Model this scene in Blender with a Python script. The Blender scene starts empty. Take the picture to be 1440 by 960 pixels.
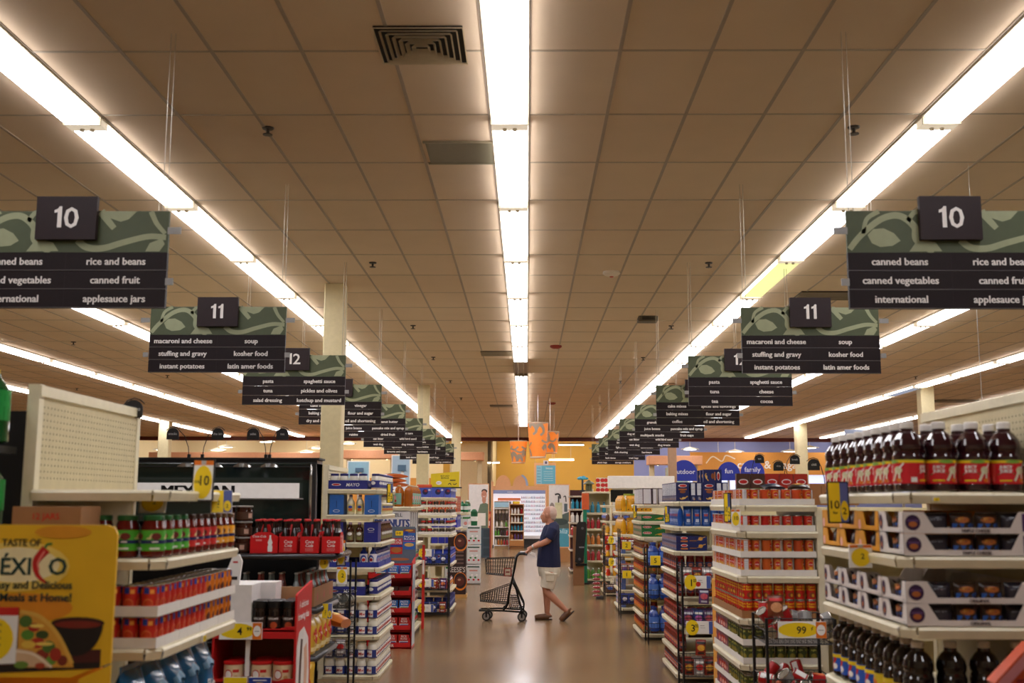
import bpy, math, random
from math import sin, cos, pi, radians
from mathutils import Vector, Matrix
random.seed(7)
S = bpy.context.scene
COL = S.collection

# ---------------------------------------------------------------- materials
def lin(c):
    c /= 255.0
    return c / 12.92 if c <= 0.04045 else ((c + 0.055) / 1.055) ** 2.4
def rgb(h):
    return (lin(int(h[0:2], 16)), lin(int(h[2:4], 16)), lin(int(h[4:6], 16)), 1.0)
_mats = {}
def M(h, rough=0.5, metal=0.0, var=0.10, scale=18.0, emit=0.0, trans=0.0, coat=0.0, ecol=None, spec=0.5):
    """procedural material: base colour mottled by a noise texture"""
    key = (h, rough, metal, var, scale, emit, trans, coat, ecol, spec)
    if key in _mats:
        return _mats[key]
    m = bpy.data.materials.new('paint_' + h)
    m.use_nodes = True
    nt = m.node_tree
    b = nt.nodes['Principled BSDF']
    b.inputs['Roughness'].default_value = rough
    b.inputs['Metallic'].default_value = metal
    b.inputs['Transmission Weight'].default_value = trans
    b.inputs['Coat Weight'].default_value = coat
    b.inputs['Coat Roughness'].default_value = 0.08
    b.inputs['Specular IOR Level'].default_value = spec
    c = rgb(h)
    tc = nt.nodes.new('ShaderNodeTexCoord')
    nz = nt.nodes.new('ShaderNodeTexNoise')
    nz.inputs['Scale'].default_value = scale
    nz.inputs['Detail'].default_value = 2.0
    mr = nt.nodes.new('ShaderNodeMapRange')
    mr.inputs['To Min'].default_value = 1.0 - var
    mr.inputs['To Max'].default_value = 1.0 + var
    mx = nt.nodes.new('ShaderNodeVectorMath'); mx.operation = 'SCALE'
    mx.inputs[0].default_value = c[:3]
    nt.links.new(tc.outputs['Object'], nz.inputs['Vector'])
    nt.links.new(nz.outputs['Fac'], mr.inputs['Value'])
    nt.links.new(mr.outputs['Result'], mx.inputs['Scale'])
    nt.links.new(mx.outputs['Vector'], b.inputs['Base Color'])
    if emit:
        b.inputs['Emission Color'].default_value = rgb(ecol or h)
        b.inputs['Emission Strength'].default_value = emit
    _mats[key] = m
    return m

# ---------------------------------------------------------------- surfaces to draw on: (u, v, n) -> point
def flat(o, u, v):
    o, u, v = Vector(o), Vector(u).normalized(), Vector(v).normalized()
    n = u.cross(v)
    return lambda a, b, c=0.0: o + u * a + v * b + n * c
def front(y, z=0.0, x=0.0):            # a face that looks towards -Y
    return flat((x, y, z), (1, 0, 0), (0, 0, 1))
def back(y, z=0.0, x=0.0):
    return flat((x, y, z), (-1, 0, 0), (0, 0, 1))
def sideL(x, z=0.0, y=0.0):            # looks towards -X
    return flat((x, y, z), (0, -1, 0), (0, 0, 1))
def sideR(x, z=0.0, y=0.0):            # looks towards +X
    return flat((x, y, z), (0, 1, 0), (0, 0, 1))
def topf(z, x=0.0, y=0.0):
    return flat((x, y, z), (1, 0, 0), (0, 1, 0))
def cyl(r, a0=0.0, z=0.0, cx=0.0, cy=0.0):
    def f(a, b, c=0.0):
        t = a / r + a0
        return Vector((cx + (r + c) * sin(t), cy - (r + c) * cos(t), z + b))
    return f

_txt = {}
def text_mesh(s):
    if s not in _txt:
        cu = bpy.data.curves.new('lettering', 'FONT')
        cu.body = s; cu.resolution_u = 2; cu.size = 1.0; cu.offset = 0.012
        ob = bpy.data.objects.new('lettering', cu)
        COL.objects.link(ob)
        bpy.context.view_layer.update()
        me = bpy.data.meshes.new_from_object(ob.evaluated_get(bpy.context.evaluated_depsgraph_get()))
        vs = [(v.co.x, v.co.y) for v in me.vertices]
        fs = [tuple(p.vertices) for p in me.polygons]
        bpy.data.objects.remove(ob); bpy.data.curves.remove(cu); bpy.data.meshes.remove(me)
        x0 = min(v[0] for v in vs); x1 = max(v[0] for v in vs)
        _txt[s] = (vs, fs, x0, x1)
    return _txt[s]

# ---------------------------------------------------------------- mesh builder
class MB:
    def __init__(self):
        self.v, self.f, self.mi, self.sm, self.mats = [], [], [], [], []
    def mid(self, m):
        if m not in self.mats:
            self.mats.append(m)
        return self.mats.index(m)
    def add(self, vs, fs, m, smooth=False):
        b = len(self.v); k = self.mid(m)
        self.v += [tuple(p) for p in vs]
        for f in fs:
            self.f.append(tuple(b + i for i in f)); self.mi.append(k); self.sm.append(smooth)
        return self
    def box(self, x0, x1, y0, y1, z0, z1, m):
        vs = [(x0, y0, z0), (x1, y0, z0), (x1, y1, z0), (x0, y1, z0), (x0, y0, z1), (x1, y0, z1), (x1, y1, z1), (x0, y1, z1)]
        return self.add(vs, [(3, 2, 1, 0), (4, 5, 6, 7), (0, 1, 5, 4), (1, 2, 6, 5), (2, 3, 7, 6), (3, 0, 4, 7)], m)
    def cbox(self, x0, x1, y0, y1, z0, z1, m, c=0.01):      # plan corners and rims cut
        def ring(q, z):
            return [(x0 + c, y0 + q, z), (x1 - c, y0 + q, z), (x1 - q, y0 + c, z), (x1 - q, y1 - c, z), (x1 - c, y1 - q, z), (x0 + c, y1 - q, z), (x0 + q, y1 - c, z), (x0 + q, y0 + c, z)]
        rs = ring(c * .5, z0) + ring(0, z0 + c) + ring(0, z1 - c) + ring(c * .5, z1)
        fs = [tuple(range(7, -1, -1)), tuple(range(24, 32))]
        for k in range(3):
            for i in range(8):
                j = (i + 1) % 8
                fs.append((k * 8 + i, k * 8 + j, k * 8 + 8 + j, k * 8 + 8 + i))
        return self.add(rs, fs, m)
    def lathe(self, prof, ms, n=14, c=(0, 0, 0), smooth=True, sx=1.0, sy=1.0, ax='z'):
        """prof: [(r, z)]; ms: one material or one for each segment"""
        def P(r, a, z):
            x, y = r * sin(a) * sx, -r * cos(a) * sy
            if ax == 'x': return (c[0] + z, c[1] + x, c[2] + y)
            if ax == 'y': return (c[0] + x, c[1] + z, c[2] - y)
            return (c[0] + x, c[1] + y, c[2] + z)
        if not isinstance(ms, (list, tuple)): ms = [ms] * (len(prof) - 1)
        for k in range(len(prof) - 1):
            (r0, z0), (r1, z1) = prof[k], prof[k + 1]
            vs = [P(r0, 2 * pi * i / n, z0) for i in range(n)] + [P(r1, 2 * pi * i / n, z1) for i in range(n)]
            fs = [(i, (i + 1) % n, n + (i + 1) % n, n + i) for i in range(n)]
            self.add(vs, fs, ms[k], smooth)
        if prof[0][0] > 1e-6:
            self.add([P(prof[0][0], 2 * pi * i / n, prof[0][1]) for i in range(n)], [tuple(range(n - 1, -1, -1))], ms[0])
        if prof[-1][0] > 1e-6:
            self.add([P(prof[-1][0], 2 * pi * i / n, prof[-1][1]) for i in range(n)], [tuple(range(n))], ms[-1])
        return self
    def loft(self, secs, m, n=14, smooth=True):
        """secs: [(centre, rx_vec, ry_vec)] closed tube through ellipses"""
        vs = []
        for c, a, b in secs:
            c, a, b = Vector(c), Vector(a), Vector(b)
            vs += [c + a * cos(2 * pi * i / n) + b * sin(2 * pi * i / n) for i in range(n)]
        fs = [(k * n + i, k * n + (i + 1) % n, (k + 1) * n + (i + 1) % n, (k + 1) * n + i) for k in range(len(secs) - 1) for i in range(n)]
        fs += [tuple(range(n - 1, -1, -1)), tuple(range((len(secs) - 1) * n, len(secs) * n))]
        return self.add(vs, fs, m, smooth)
    def tube(self, pts, r, m, n=6, closed=False):
        pts = [Vector(p) for p in pts]
        rs = r if isinstance(r, (list, tuple)) else [r] * len(pts)
        N = len(pts); vs = []; up = None
        for i, p in enumerate(pts):
            a = pts[(i - 1) % N] if (i > 0 or closed) else p
            b = pts[(i + 1) % N] if (i < N - 1 or closed) else p
            t = (b - a).normalized()
            if up is None:
                up = Vector((0, 0, 1)) if abs(t.z) < .9 else Vector((0, 1, 0))
            s = t.cross(up).normalized(); up = s.cross(t).normalized()
            vs += [p + (s * cos(2 * pi * k / n) + up * sin(2 * pi * k / n)) * rs[i] for k in range(n)]
        fs = []
        for i in range(N if closed else N - 1):
            j = (i + 1) % N
            fs += [(i * n + k, i * n + (k + 1) % n, j * n + (k + 1) % n, j * n + k) for k in range(n)]
        if not closed:
            fs += [tuple(range(n - 1, -1, -1)), tuple(range((N - 1) * n, N * n))]
        return self.add(vs, fs, m, n > 4)
    def rod(self, a, b, r, m, n=6):
        return self.tube([a, b], r, m, n)
    def sphere(self, c, r, m, n=12, k=8):
        rr = r if isinstance(r, (tuple, list)) else (r, r, r)
        prof = [(sin(pi * i / k), -cos(pi * i / k)) for i in range(k + 1)]
        vs = []; fs = []
        for i, (q, z) in enumerate(prof):
            vs += [(c[0] + rr[0] * q * sin(2 * pi * j / n), c[1] - rr[1] * q * cos(2 * pi * j / n), c[2] + rr[2] * z) for j in range(n)]
        for i in range(k):
            fs += [(i * n + j, i * n + (j + 1) % n, (i + 1) * n + (j + 1) % n, (i + 1) * n + j) for j in range(n)]
        return self.add(vs, fs, m, True)
    def prism(self, pts, F, d, m, rim=None):
        """polygon pts (u, v) on F, with thickness d behind it"""
        n = len(pts)
        vs = [F(a, b, 0) for a, b in pts] + [F(a, b, -d) for a, b in pts]
        self.add(vs, [tuple(range(n))], m)
        self.add(vs, [tuple(range(2 * n - 1, n - 1, -1))] + [(i, n + i, n + (i + 1) % n, (i + 1) % n) for i in range(n)], rim or m)
        return self
    def poly(self, F, pts, m, n=.0008):
        return self.add([F(a, b, n) for a, b in pts], [tuple(range(len(pts)))], m)
    def rect(self, F, x0, y0, x1, y1, m, n=.0008, k=1):
        vs = []
        for i in range(k + 1):
            x = x0 + (x1 - x0) * i / k
            vs += [F(x, y0, n), F(x, y1, n)]
        return self.add(vs, [(2 * i, 2 * i + 2, 2 * i + 3, 2 * i + 1) for i in range(k)], m, k > 1)
    def oval(self, F, cx, cy, rx, ry, m, n=.0012, k=18, a0=0, a1=2 * pi):
        vs = [F(cx, cy, n)]
        for q in (.5, 1.0):
            vs += [F(cx + q * rx * cos(a0 + (a1 - a0) * i / k), cy + q * ry * sin(a0 + (a1 - a0) * i / k), n) for i in range(k + 1)]
        fs = [(0, 1 + i, 2 + i) for i in range(k)] + [(1 + i, k + 2 + i, k + 3 + i, 2 + i) for i in range(k)]
        return self.add(vs, fs, m)
    def ribbon(self, F, pts, w, m, n=.0012, k=14):
        """a painted stroke along a smooth curve; w: width or widths"""
        P = [Vector((a, b)) for a, b in pts]; Q = []
        for i in range(len(P) - 1):
            p0, p1, p2, p3 = P[max(i - 1, 0)], P[i], P[i + 1], P[min(i + 2, len(P) - 1)]
            for j in range(k):
                t = j / k
                Q.append(.5 * ((2 * p1) + (p2 - p0) * t + (2 * p0 - 5 * p1 + 4 * p2 - p3) * t * t + (3 * p1 - p0 - 3 * p2 + p3) * t ** 3))
        Q.append(P[-1]); vs = []
        for i, q in enumerate(Q):
            t = (Q[min(i + 1, len(Q) - 1)] - Q[max(i - 1, 0)]).normalized(); s = Vector((-t.y, t.x))
            ww = w if not isinstance(w, (list, tuple)) else w[0] + (w[1] - w[0]) * i / (len(Q) - 1)
            a, b = q + s * ww / 2, q - s * ww / 2
            vs += [F(b.x, b.y, n), F(a.x, a.y, n)]
        return self.add(vs, [(2 * i, 2 * i + 2, 2 * i + 3, 2 * i + 1) for i in range(len(Q) - 1)], m)
    def text(self, F, s, x, y, h, m, n=.0016, w=None, al='c', ital=0.0, cond=1.0, bold=0.0):
        if bold:
            for k, q in enumerate((-bold, bold)):
                self.text(F, s, x + q, y, h, m, n + .0004 * (k + 1), w, al, ital, cond)
        vs, fs, x0, x1 = text_mesh(s)
        k = h / 0.73
        wx = (x1 - x0) * k * cond
        sx = k * cond * (min(1.0, w / wx) if w and wx > 0 else 1.0)
        W = (x1 - x0) * sx
        off = x - {'c': W / 2, 'l': 0, 'r': W}[al]
        return self.add([F(off + (a - x0 + ital * b) * sx, y + b * k, n) for a, b in vs], fs, m)
    def number(self, F, s, x, y, h, m, n=.0016):
        """bold figures; the 1 has a flag"""
        W = [.50 * h if c == '1' else .70 * h for c in s]; a = x - sum(W) / 2
        for c, w in zip(s, W):
            if c == '1':
                self.poly(F, [(a + q * h, y + r * h) for q, r in ((.20, 0), (.40, 0), (.40, 1), (.27, 1), (.24, .93), (.16, .86), (.05, .83), (.05, .69), (.20, .73))], m, n)
            else:
                self.text(F, c, a + w / 2, y, h, m, n, cond=1.08)
            a += w
        return self
    def mesh(self, name):
        me = bpy.data.meshes.new(name)
        me.from_pydata(self.v, [], self.f)
        for m in self.mats: me.materials.append(m)
        me.polygons.foreach_set('material_index', self.mi)
        me.polygons.foreach_set('use_smooth', self.sm)
        me.update()
        return me
    def build(self, name, parent=None, loc=None, rz=0.0):
        o = bpy.data.objects.new(name, self.mesh(name))
        COL.objects.link(o)
        if parent is not None: o.parent = parent
        if loc is not None: o.location = loc
        o.rotation_euler.z = rz
        return o

# ---------------------------------------------------------------- things
def tag(o, label=None, cat=None, group=None, kind=None):
    if label: o['label'] = label
    if cat: o['category'] = cat
    if group: o['group'] = group
    if kind or cat: o['kind'] = kind or 'thing'
    return o
def empty(name, loc=(0, 0, 0), rz=0.0):
    o = bpy.data.objects.new(name, None); COL.objects.link(o)
    o.empty_display_size = .1
    o.location = loc; o.rotation_euler.z = rz
    return o
def struct(o):
    o['kind'] = 'structure'; return o
class Proto:
    """one of a kind: a root mesh, its parts and their sub-parts; put() links a copy"""
    def __init__(self, name, root, parts=()):
        self.name = name
        self.root = root.mesh(name) if root else None
        self.parts = [(p[0], p[1].mesh(p[0]), [(q[0], q[1].mesh(q[0])) for q in (p[2] if len(p) > 2 else ())]) for p in parts]
        self.first = None
    def make(self):
        o = bpy.data.objects.new(self.name, self.root); COL.objects.link(o)
        for nm, me, subs in self.parts:
            c = bpy.data.objects.new(nm, me); COL.objects.link(c); c.parent = o
            for sn, sme in subs:
                d = bpy.data.objects.new(sn, sme); COL.objects.link(d); d.parent = c
        return o
    def put(self, loc, rz=0.0, label=None, cat=None, group=None, rot=None):
        if self.first is None:
            o = self.first = self.make()
        else:
            o = self.first.copy(); COL.objects.link(o)
            for ch in self.first.children:
                c = ch.copy(); COL.objects.link(c); c.parent = o
                for g in ch.children:
                    d = g.copy(); COL.objects.link(d); d.parent = c
        o.location = loc
        o.rotation_euler = rot if rot else (0, 0, rz)
        for k in ('label', 'category', 'group', 'kind'):
            if k in o: del o[k]
        return tag(o, label, cat, group)
ORD = 'first second third fourth fifth sixth seventh eighth ninth tenth eleventh twelfth thirteenth fourteenth fifteenth sixteenth seventeenth eighteenth nineteenth twentieth'.split()
ORD += ['twenty-' + x for x in ORD[:9]] + ['thirtieth'] + ['thirty-' + x for x in ORD[:9]]
EXPOSURE = 1.02; GLOW = 9.0; AMBIENT = 0.05; SIDE = .42; NEARL = 2.0
# ================================================================ camera
def set_camera():
    f, yaw, pitch, roll = 1545.6, .0140, .1462, .0034
    fw = Vector((sin(-yaw) * cos(pitch), cos(yaw) * cos(pitch), sin(pitch)))
    r = Vector((cos(yaw), sin(yaw), 0)); u = r.cross(fw)
    r2 = r * cos(roll) + u * sin(roll); u2 = u * cos(roll) - r * sin(roll)
    cd = bpy.data.cameras.new('camera'); cam = bpy.data.objects.new('camera', cd); COL.objects.link(cam)
    m = Matrix((r2, u2, -fw)).transposed().to_4x4(); m.translation = (0, 0, 1.75)
    cam.matrix_world = m
    cd.sensor_width = 36; cd.lens = f / 1440 * 36; cd.clip_start = .05; cd.clip_end = 200
    cd.dof.use_dof = True; cd.dof.focus_distance = 17.0; cd.dof.aperture_fstop = 2.8
    S.camera = cam
set_camera()
S.view_settings.view_transform = 'Standard'; S.view_settings.look = 'None'
S.view_settings.gamma = 1.0; S.view_settings.use_curve_mapping = False
S.view_settings.exposure = EXPOSURE
S.cycles.use_denoising = True
S.cycles.max_bounces = 7; S.cycles.diffuse_bounces = 4; S.cycles.glossy_bounces = 3
S.cycles.transmission_bounces = 4; S.cycles.transparent_max_bounces = 6
S.cycles.sample_clamp_indirect = 6.0
S.cycles.caustics_reflective = False; S.cycles.caustics_refractive = False
w = bpy.data.worlds.new('store_air'); S.world = w; w.use_nodes = True
w.node_tree.nodes['Background'].inputs[0].default_value = (1.0, .80, .58, 1)
w.node_tree.nodes['Background'].inputs[1].default_value = AMBIENT

# ================================================================ room shell
CZ = 4.75                                   # ceiling height
CREAM = M('d9cda9', .55); CREAM2 = M('cfc39c', .45); WHITE = M('e9e6df', .5); BLACK = M('0c0b0b', .4)
def floor_material():
    m = bpy.data.materials.new('polished_concrete'); m.use_nodes = True
    nt = m.node_tree; b = nt.nodes['Principled BSDF']; L = nt.links.new
    tc = nt.nodes.new('ShaderNodeTexCoord')
    n1 = nt.nodes.new('ShaderNodeTexNoise'); n1.inputs['Scale'].default_value = .7; n1.inputs['Detail'].default_value = 6; n1.inputs['Roughness'].default_value = .65
    n2 = nt.nodes.new('ShaderNodeTexNoise'); n2.inputs['Scale'].default_value = 9; n2.inputs['Detail'].default_value = 5
    r = nt.nodes.new('ShaderNodeValToRGB')
    r.color_ramp.elements[0].position = .30; r.color_ramp.elements[0].color = rgb('6c5236')
    r.color_ramp.elements[1].position = .72; r.color_ramp.elements[1].color = rgb('94764f')
    mx = nt.nodes.new('ShaderNodeMath'); mx.operation = 'MULTIPLY_ADD'; mx.inputs[1].default_value = .35
    L(tc.outputs['Object'], n1.inputs['Vector']); L(tc.outputs['Object'], n2.inputs['Vector'])
    ad = nt.nodes.new('ShaderNodeMath'); ad.operation = 'MULTIPLY'; ad.inputs[1].default_value = .68
    L(n1.outputs['Fac'], ad.inputs[0]); L(n2.outputs['Fac'], mx.inputs[0]); L(ad.outputs[0], mx.inputs[2])
    L(mx.outputs[0], r.inputs['Fac']); L(r.outputs['Color'], b.inputs['Base Color'])
    rr = nt.nodes.new('ShaderNodeMapRange'); rr.inputs['To Min'].default_value = .20; rr.inputs['To Max'].default_value = .26
    L(n1.outputs['Fac'], rr.inputs['Value']); L(rr.outputs['Result'], b.inputs['Roughness'])
    b.inputs['Specular IOR Level'].default_value = .55
    return m
X0, X1, Y0, Y1 = -26.0, 26.0, -2.0, 58.0
fl = MB()
fl.box(X0, X1, Y0, Y1, -.2, 0, floor_material())
struct(fl.build('floor'))
YE = 50.6                                                   # the dropped ceiling ends here
TILE = M('dccab6', .92, var=.05, scale=2.2); BAR = M('a3968a', .5); BARL = M('a89c8c', .4)
ce = MB()
ce.box(X0, X1, Y0, YE, CZ, CZ + .15, TILE)
for k in range(-8, 8):                                      # lengthwise tees, five tiles between two light rows
    for j in range(6):
        x = .01 + 3.355 * k + .61 * j
        ce.box(x - .013, x + .013, Y0, YE, CZ - .006, CZ + .01, BAR)
for j in range(-7, 36):
    y = 7.0 + 1.22 * j
    ce.box(X0, X1, y - .011, y + .011, CZ - .004, CZ + .01, BARL)
struct(ce.build('ceiling'))
OCHRE = M('c39a47', .8, var=.05, scale=1.0)
PALE = M('ead7a6', .8, var=.04, scale=1.0)
bk = MB(); bk.box(X0, X1, Y0 - .2, Y0, 0, CZ + .2, M('d8c8a8', .9)); struct(bk.build('wall_back'))
for nm, x in (('wall_left', X0), ('wall_right', X1)):
    b = MB(); b.box(x - .1, x + .1, Y0, Y1, 0, CZ + 1.4, PALE); struct(b.build(nm))
fw_ = MB()
fw_.box(-4.4, 5.6, Y1, Y1 + .2, 0, 6.1, OCHRE)
fw_.box(X0, -4.4, Y1, Y1 + .2, 0, 3.05, M('d89b4f', .8, var=.05)); fw_.box(X0, -4.4, Y1, Y1 + .2, 3.05, 6.1, M('f3e6c6', .8, var=.04))
fw_.box(5.6, X1, Y1, Y1 + .2, 0, 6.1, M('8c98d8', .8, var=.06, scale=.4))
struct(fw_.build('wall_far'))
up = MB(); up.box(X0, X1, YE + .12, Y1, 5.55, 5.7, M('c7ab6e', .9)); struct(up.build('ceiling_rear'))
tr = MB(); tr.box(X0, X1, YE, YE + .12, CZ - .10, 5.6, M('c7ab6e', .8)); tr.box(X0, X1, YE - .03, YE + .15, CZ - .17, CZ + .02, M('5a1d10', .5)); struct(tr.build('trim_1'))
bs = MB(); bs.box(X0, X1, Y1 - .03, Y1, 0, .12, M('4c3524', .5)); struct(bs.build('baseboard_far'))
cn = 0
for (x, y, w_) in ((-2.66, 15.0, .28), (-2.66, 28.2, .3), (-2.66, 41.4, .34), (10.2, 28.2, .34), (10.2, 41.2, .4), (-13.6, 41.2, .4)):
    c = MB(); c.cbox(-w_ / 2, w_ / 2, -w_ / 2, w_ / 2, 0, CZ - .001, M('d6c79c', .6), .015); c.box(-w_ / 2 - .01, w_ / 2 + .01, -w_ / 2 - .01, w_ / 2 + .01, 0, .15, M('5b4632', .5))
    cn += 1; struct(c.build('column', loc=(x, y, 0)))

# ================================================================ strip lights
TUBE_HOT = M('ffffff', .5, var=0.0, emit=GLOW, ecol='f8f8ff')
LAMPEND = M('d8ccb4', .4, emit=GLOW * .030, ecol='fff0d8')
LENSIDE = M('f4efe6', .4, emit=GLOW * SIDE, ecol='fff4e8')  # side glow added to throw light up onto the ceiling tiles
def strip_proto(lens):
    W = .148
    h = MB()
    h.box(-W, W, -1.215, 1.215, -.022, -.007, M('efe9dc', .4))                       # housing against the ceiling
    d = MB()
    d.cbox(-W + .010, W - .010, -1.05, 1.20, -.066, -.022, LENSIDE, .012)
    d.rect(topf(-.066), -W + .016, -1.044, W - .016, 1.194, lens, -.0015)
    d.f[-1] = d.f[-1][::-1]
    e = MB()
    e.box(-W + .006, W - .006, -1.205, -1.055, -.073, -.022, LAMPEND)
    e.box(-W, W, -1.217, -1.205, -.08, -.022, M('b9ae98', .4))
    k = []
    for s in (-.04, .04):
        q = MB(); q.lathe([(0, -.092), (.016, -.092), (.018, -.073)], M('cdbfa4', .4), 10, (s, -1.10, 0)); k.append(('lamp_holder', q))
    return Proto('fluorescent_downlight', h, [('diffuser', d), ('end_plate', e, k)])
SL = strip_proto(TUBE_HOT)
SL_OFF = None
def strip_off():
    h = MB(); W = .148
    h.box(-W, W, -1.215, 1.215, -.022, -.007, M('8a7f6d', .4)); h.box(-W, -W + .012, -1.215, 1.215, -.07, -.022, M('b9ae98', .4)); h.box(W - .012, W, -1.215, 1.215, -.07, -.022, M('b9ae98', .4))
    ps = []
    for s in (-.06, .06):
        q = MB(); q.rod((s, -1.1, -.045), (s, 1.15, -.045), .014, M('d8d3c8', .2), 8); ps.append(('tube', q))
    return Proto('fluorescent_downlight', h, ps)
SL_OFF = strip_off()
SL_GREEN = strip_proto(M('e9f2b0', .4, emit=GLOW * .055, ecol='e6eca0'))
SL_BLUE = strip_proto(M('9fb0c4', .3, emit=GLOW * .025, ecol='a8bfe0'))
ROWN = {-3: 'third row left of the walkway', -2: 'second row left of the walkway', -1: 'first row left of the walkway', 0: 'row above the walkway', 1: 'first row right of the walkway', 2: 'second row right of the walkway', 3: 'third row right of the walkway', 4: 'fourth row right of the walkway', -4: 'fourth row left of the walkway'}
for k in range(-4, 5):
    n = 0
    for j in range(-3, 18):
        y = 8.22 + 2.44 * j - 1.22 + .005
        # the in-view stretch of each row, plus unseen nearer fixtures added for frontal light
        px = abs(-.14 + 3.355 * k) / max(y, .1)
        seen = y > 4.5 and px < .62
        if not seen and not (abs(k) <= 1 and NEARL < y < 5): continue
        p = SL; st = 'lit white'
        if k == 0 and y > 43: continue
        if k == 0 and j == 7: p, st = SL_OFF, 'unlit grey'
        if k == 1 and j == 3: p, st = SL_GREEN, 'dim greenish'
        if k == 3 and j == 9: p, st = SL_BLUE, 'dim bluish'
        p.put((-.14 + 3.355 * k, y, CZ), 0, '%s fluorescent ceiling light, %s, %s from the camera' % (st, ROWN[k], ORD[n]), 'ceiling light', 'fluorescent lights in rows')
        n += 1

# ================================================================ ceiling fittings
def fitting(name, mb, px, label, cat, group=None):
    o = mb.build(name, loc=px); return tag(o, label, cat, group)
v = empty('ceiling_vent', (-.70, 6.28 + 1.22 * .5, CZ - .012))
tag(v, 'square louvred air vent in the ceiling beside the nearest walkway light', 'air vent')
for i in range(7):
    a = .47 - i * .062
    f = MB(); z = -.012 - .004 * i
    cm = M('e6dac4', .5)
    ay = a * 1.0
    for (p, q) in (((-a, -ay), (a, -ay)), ((a, -ay), (a, ay)), ((a, ay), (-a, ay)), ((-a, ay), (-a, -ay))):
        dx, dy = (0, 1) if p[1] == q[1] else (1, 0)
        s = -1 if (p[1] + q[1] < 0 and dy) or (p[0] + q[0] < 0 and dx) else 1
        w_ = .036
        A = Vector((p[0], p[1], z)); B = Vector((q[0], q[1], z)); ins = Vector((-dx * s * w_, -dy * s * w_, .05))
        sh = Vector((w_ if not dx and p[0] < q[0] else (-w_ if not dx else 0), w_ if dx and p[1] < q[1] else (-w_ if dx else 0), 0))
        f.add([A * .62 + Vector((0, 0, z * .38)), B * .62 + Vector((0, 0, z * .38)), (B + ins - sh) * .62 + Vector((0, 0, z * .38)), (A + ins + sh) * .62 + Vector((0, 0, z * .38))], [(0, 1, 2, 3), (3, 2, 1, 0)], cm)
    f.build('louvre' if i else 'frame', v)
b = MB(); b.box(-.285, .285, -.285, .285, .0, .01, M('171411', .9)); b.build('duct', v)
r_ = empty('ceiling_grille', (-.60, 9.15, CZ)); tag(r_, 'flat grey grille panel in the ceiling beyond the square vent', 'air vent')
g = MB(); g.box(-.26, .30, -.28, .28, -.012, -.001, M('6d6a58', .4)); g.build('panel', r_)
g = MB(); g.box(-.28, .32, -.30, -.28, -.018, -.001, M('8a836e', .4)); g.box(-.28, .32, .28, .30, -.018, -.001, M('8a836e', .4)); g.build('frame', r_)
for (x, y, wd, lb) in ((-.62, 21.95, .62, 'dark louvred air vent beside the walkway light row, mid store'), (-5.9, 15.5, .9, 'long dark air vent between the left light rows'), (4.35, 15.7, .9, 'long grey air vent beside the first light row right of the walkway'), (12.4, 32.0, 1.2, 'dark square air vent between the far right light rows'), (-.8, 34.0, .7, 'far louvred air vent left of the orange lamps')):
    e = empty('ceiling_vent', (x, y, CZ)); tag(e, lb, 'air vent', 'ceiling air vents')
    g = MB(); g.box(-wd / 2, wd / 2, -.3, .3, -.02, -.001, M('4b4133', .6)); g.build('duct', e)
    g = MB()
    for i in range(8): g.box(-wd / 2, wd / 2, -.29 + i * .075, -.26 + i * .075, -.032, -.02, M('8f836d', .5))
    g.build('louvre', e)
sp = MB(); sp.lathe([(.05, 0), (.045, -.012), (.014, -.014), (.012, -.05), (.04, -.056), (.04, -.062), (0, -.064)], M('37302a', .4, .4), 10)
SPR = Proto('ceiling_sprinkler', sp)
SPX = [(-2.10, 8.52), (2.62, 8.52), (-1.95, 13.55), (2.28, 13.55), (-1.95, 18.5), (2.45, 18.5), (-1.95, 22.6), (2.4, 22.6), (-1.9, 27.0), (2.3, 27.0), (-1.9, 31.5), (2.2, 33.0), (-5.2, 13.6), (5.9, 14.2), (-5.3, 19.0), (6.1, 19.5), (-8.6, 20.5), (9.0, 19.5), (-8.6, 26.0), (-5.3, 25.0), (6.0, 25.5), (9.2, 26.0), (12.0, 26.5), (-12.0, 29.0)]
for i, (x, y) in enumerate(SPX):
    sd = 'left' if x < 0 else 'right'
    n = sum(1 for q in SPX[:i] if (q[0] < 0) == (x < 0))
    SPR.put((x, y, CZ), 0, 'small dark sprinkler head in the ceiling, %s on the %s side' % (ORD[n], sd), 'sprinkler', 'ceiling sprinkler heads')
for (x, y, cc, lb) in ((1.1, 14.1, 'e6ddd0', 'white round smoke alarm with a red light, right of the walkway lights'), (1.95, 17.6, '5c5344', 'dark boxy sensor on the ceiling right of the smoke alarm'), (.55, 20.9, '8e1f14', 'red round fire alarm on the ceiling beside the walkway lights'), (.75, 33.0, '8e2f24', 'small red alarm above the orange lamps')):
    e = MB()
    if cc == '5c5344': e.cbox(-.16, .16, -.12, .12, -.09, 0, M(cc, .5), .02); e.box(-.1, .1, -.125, -.119, -.07, -.02, M('2a251f', .4))
    else:
        e.lathe([(.11, 0), (.115, -.03), (.085, -.05), (.04, -.065), (0, -.067)], M(cc, .5), 16)
        e.lathe([(.03, -.066), (.02, -.075), (0, -.077)], M('c03020' if cc == 'e6ddd0' else 'd8d0c8', .4), 10)
    tag(e.build('smoke_alarm', loc=(x, y, CZ)), lb, 'alarm', 'ceiling alarms and sensors')

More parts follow.
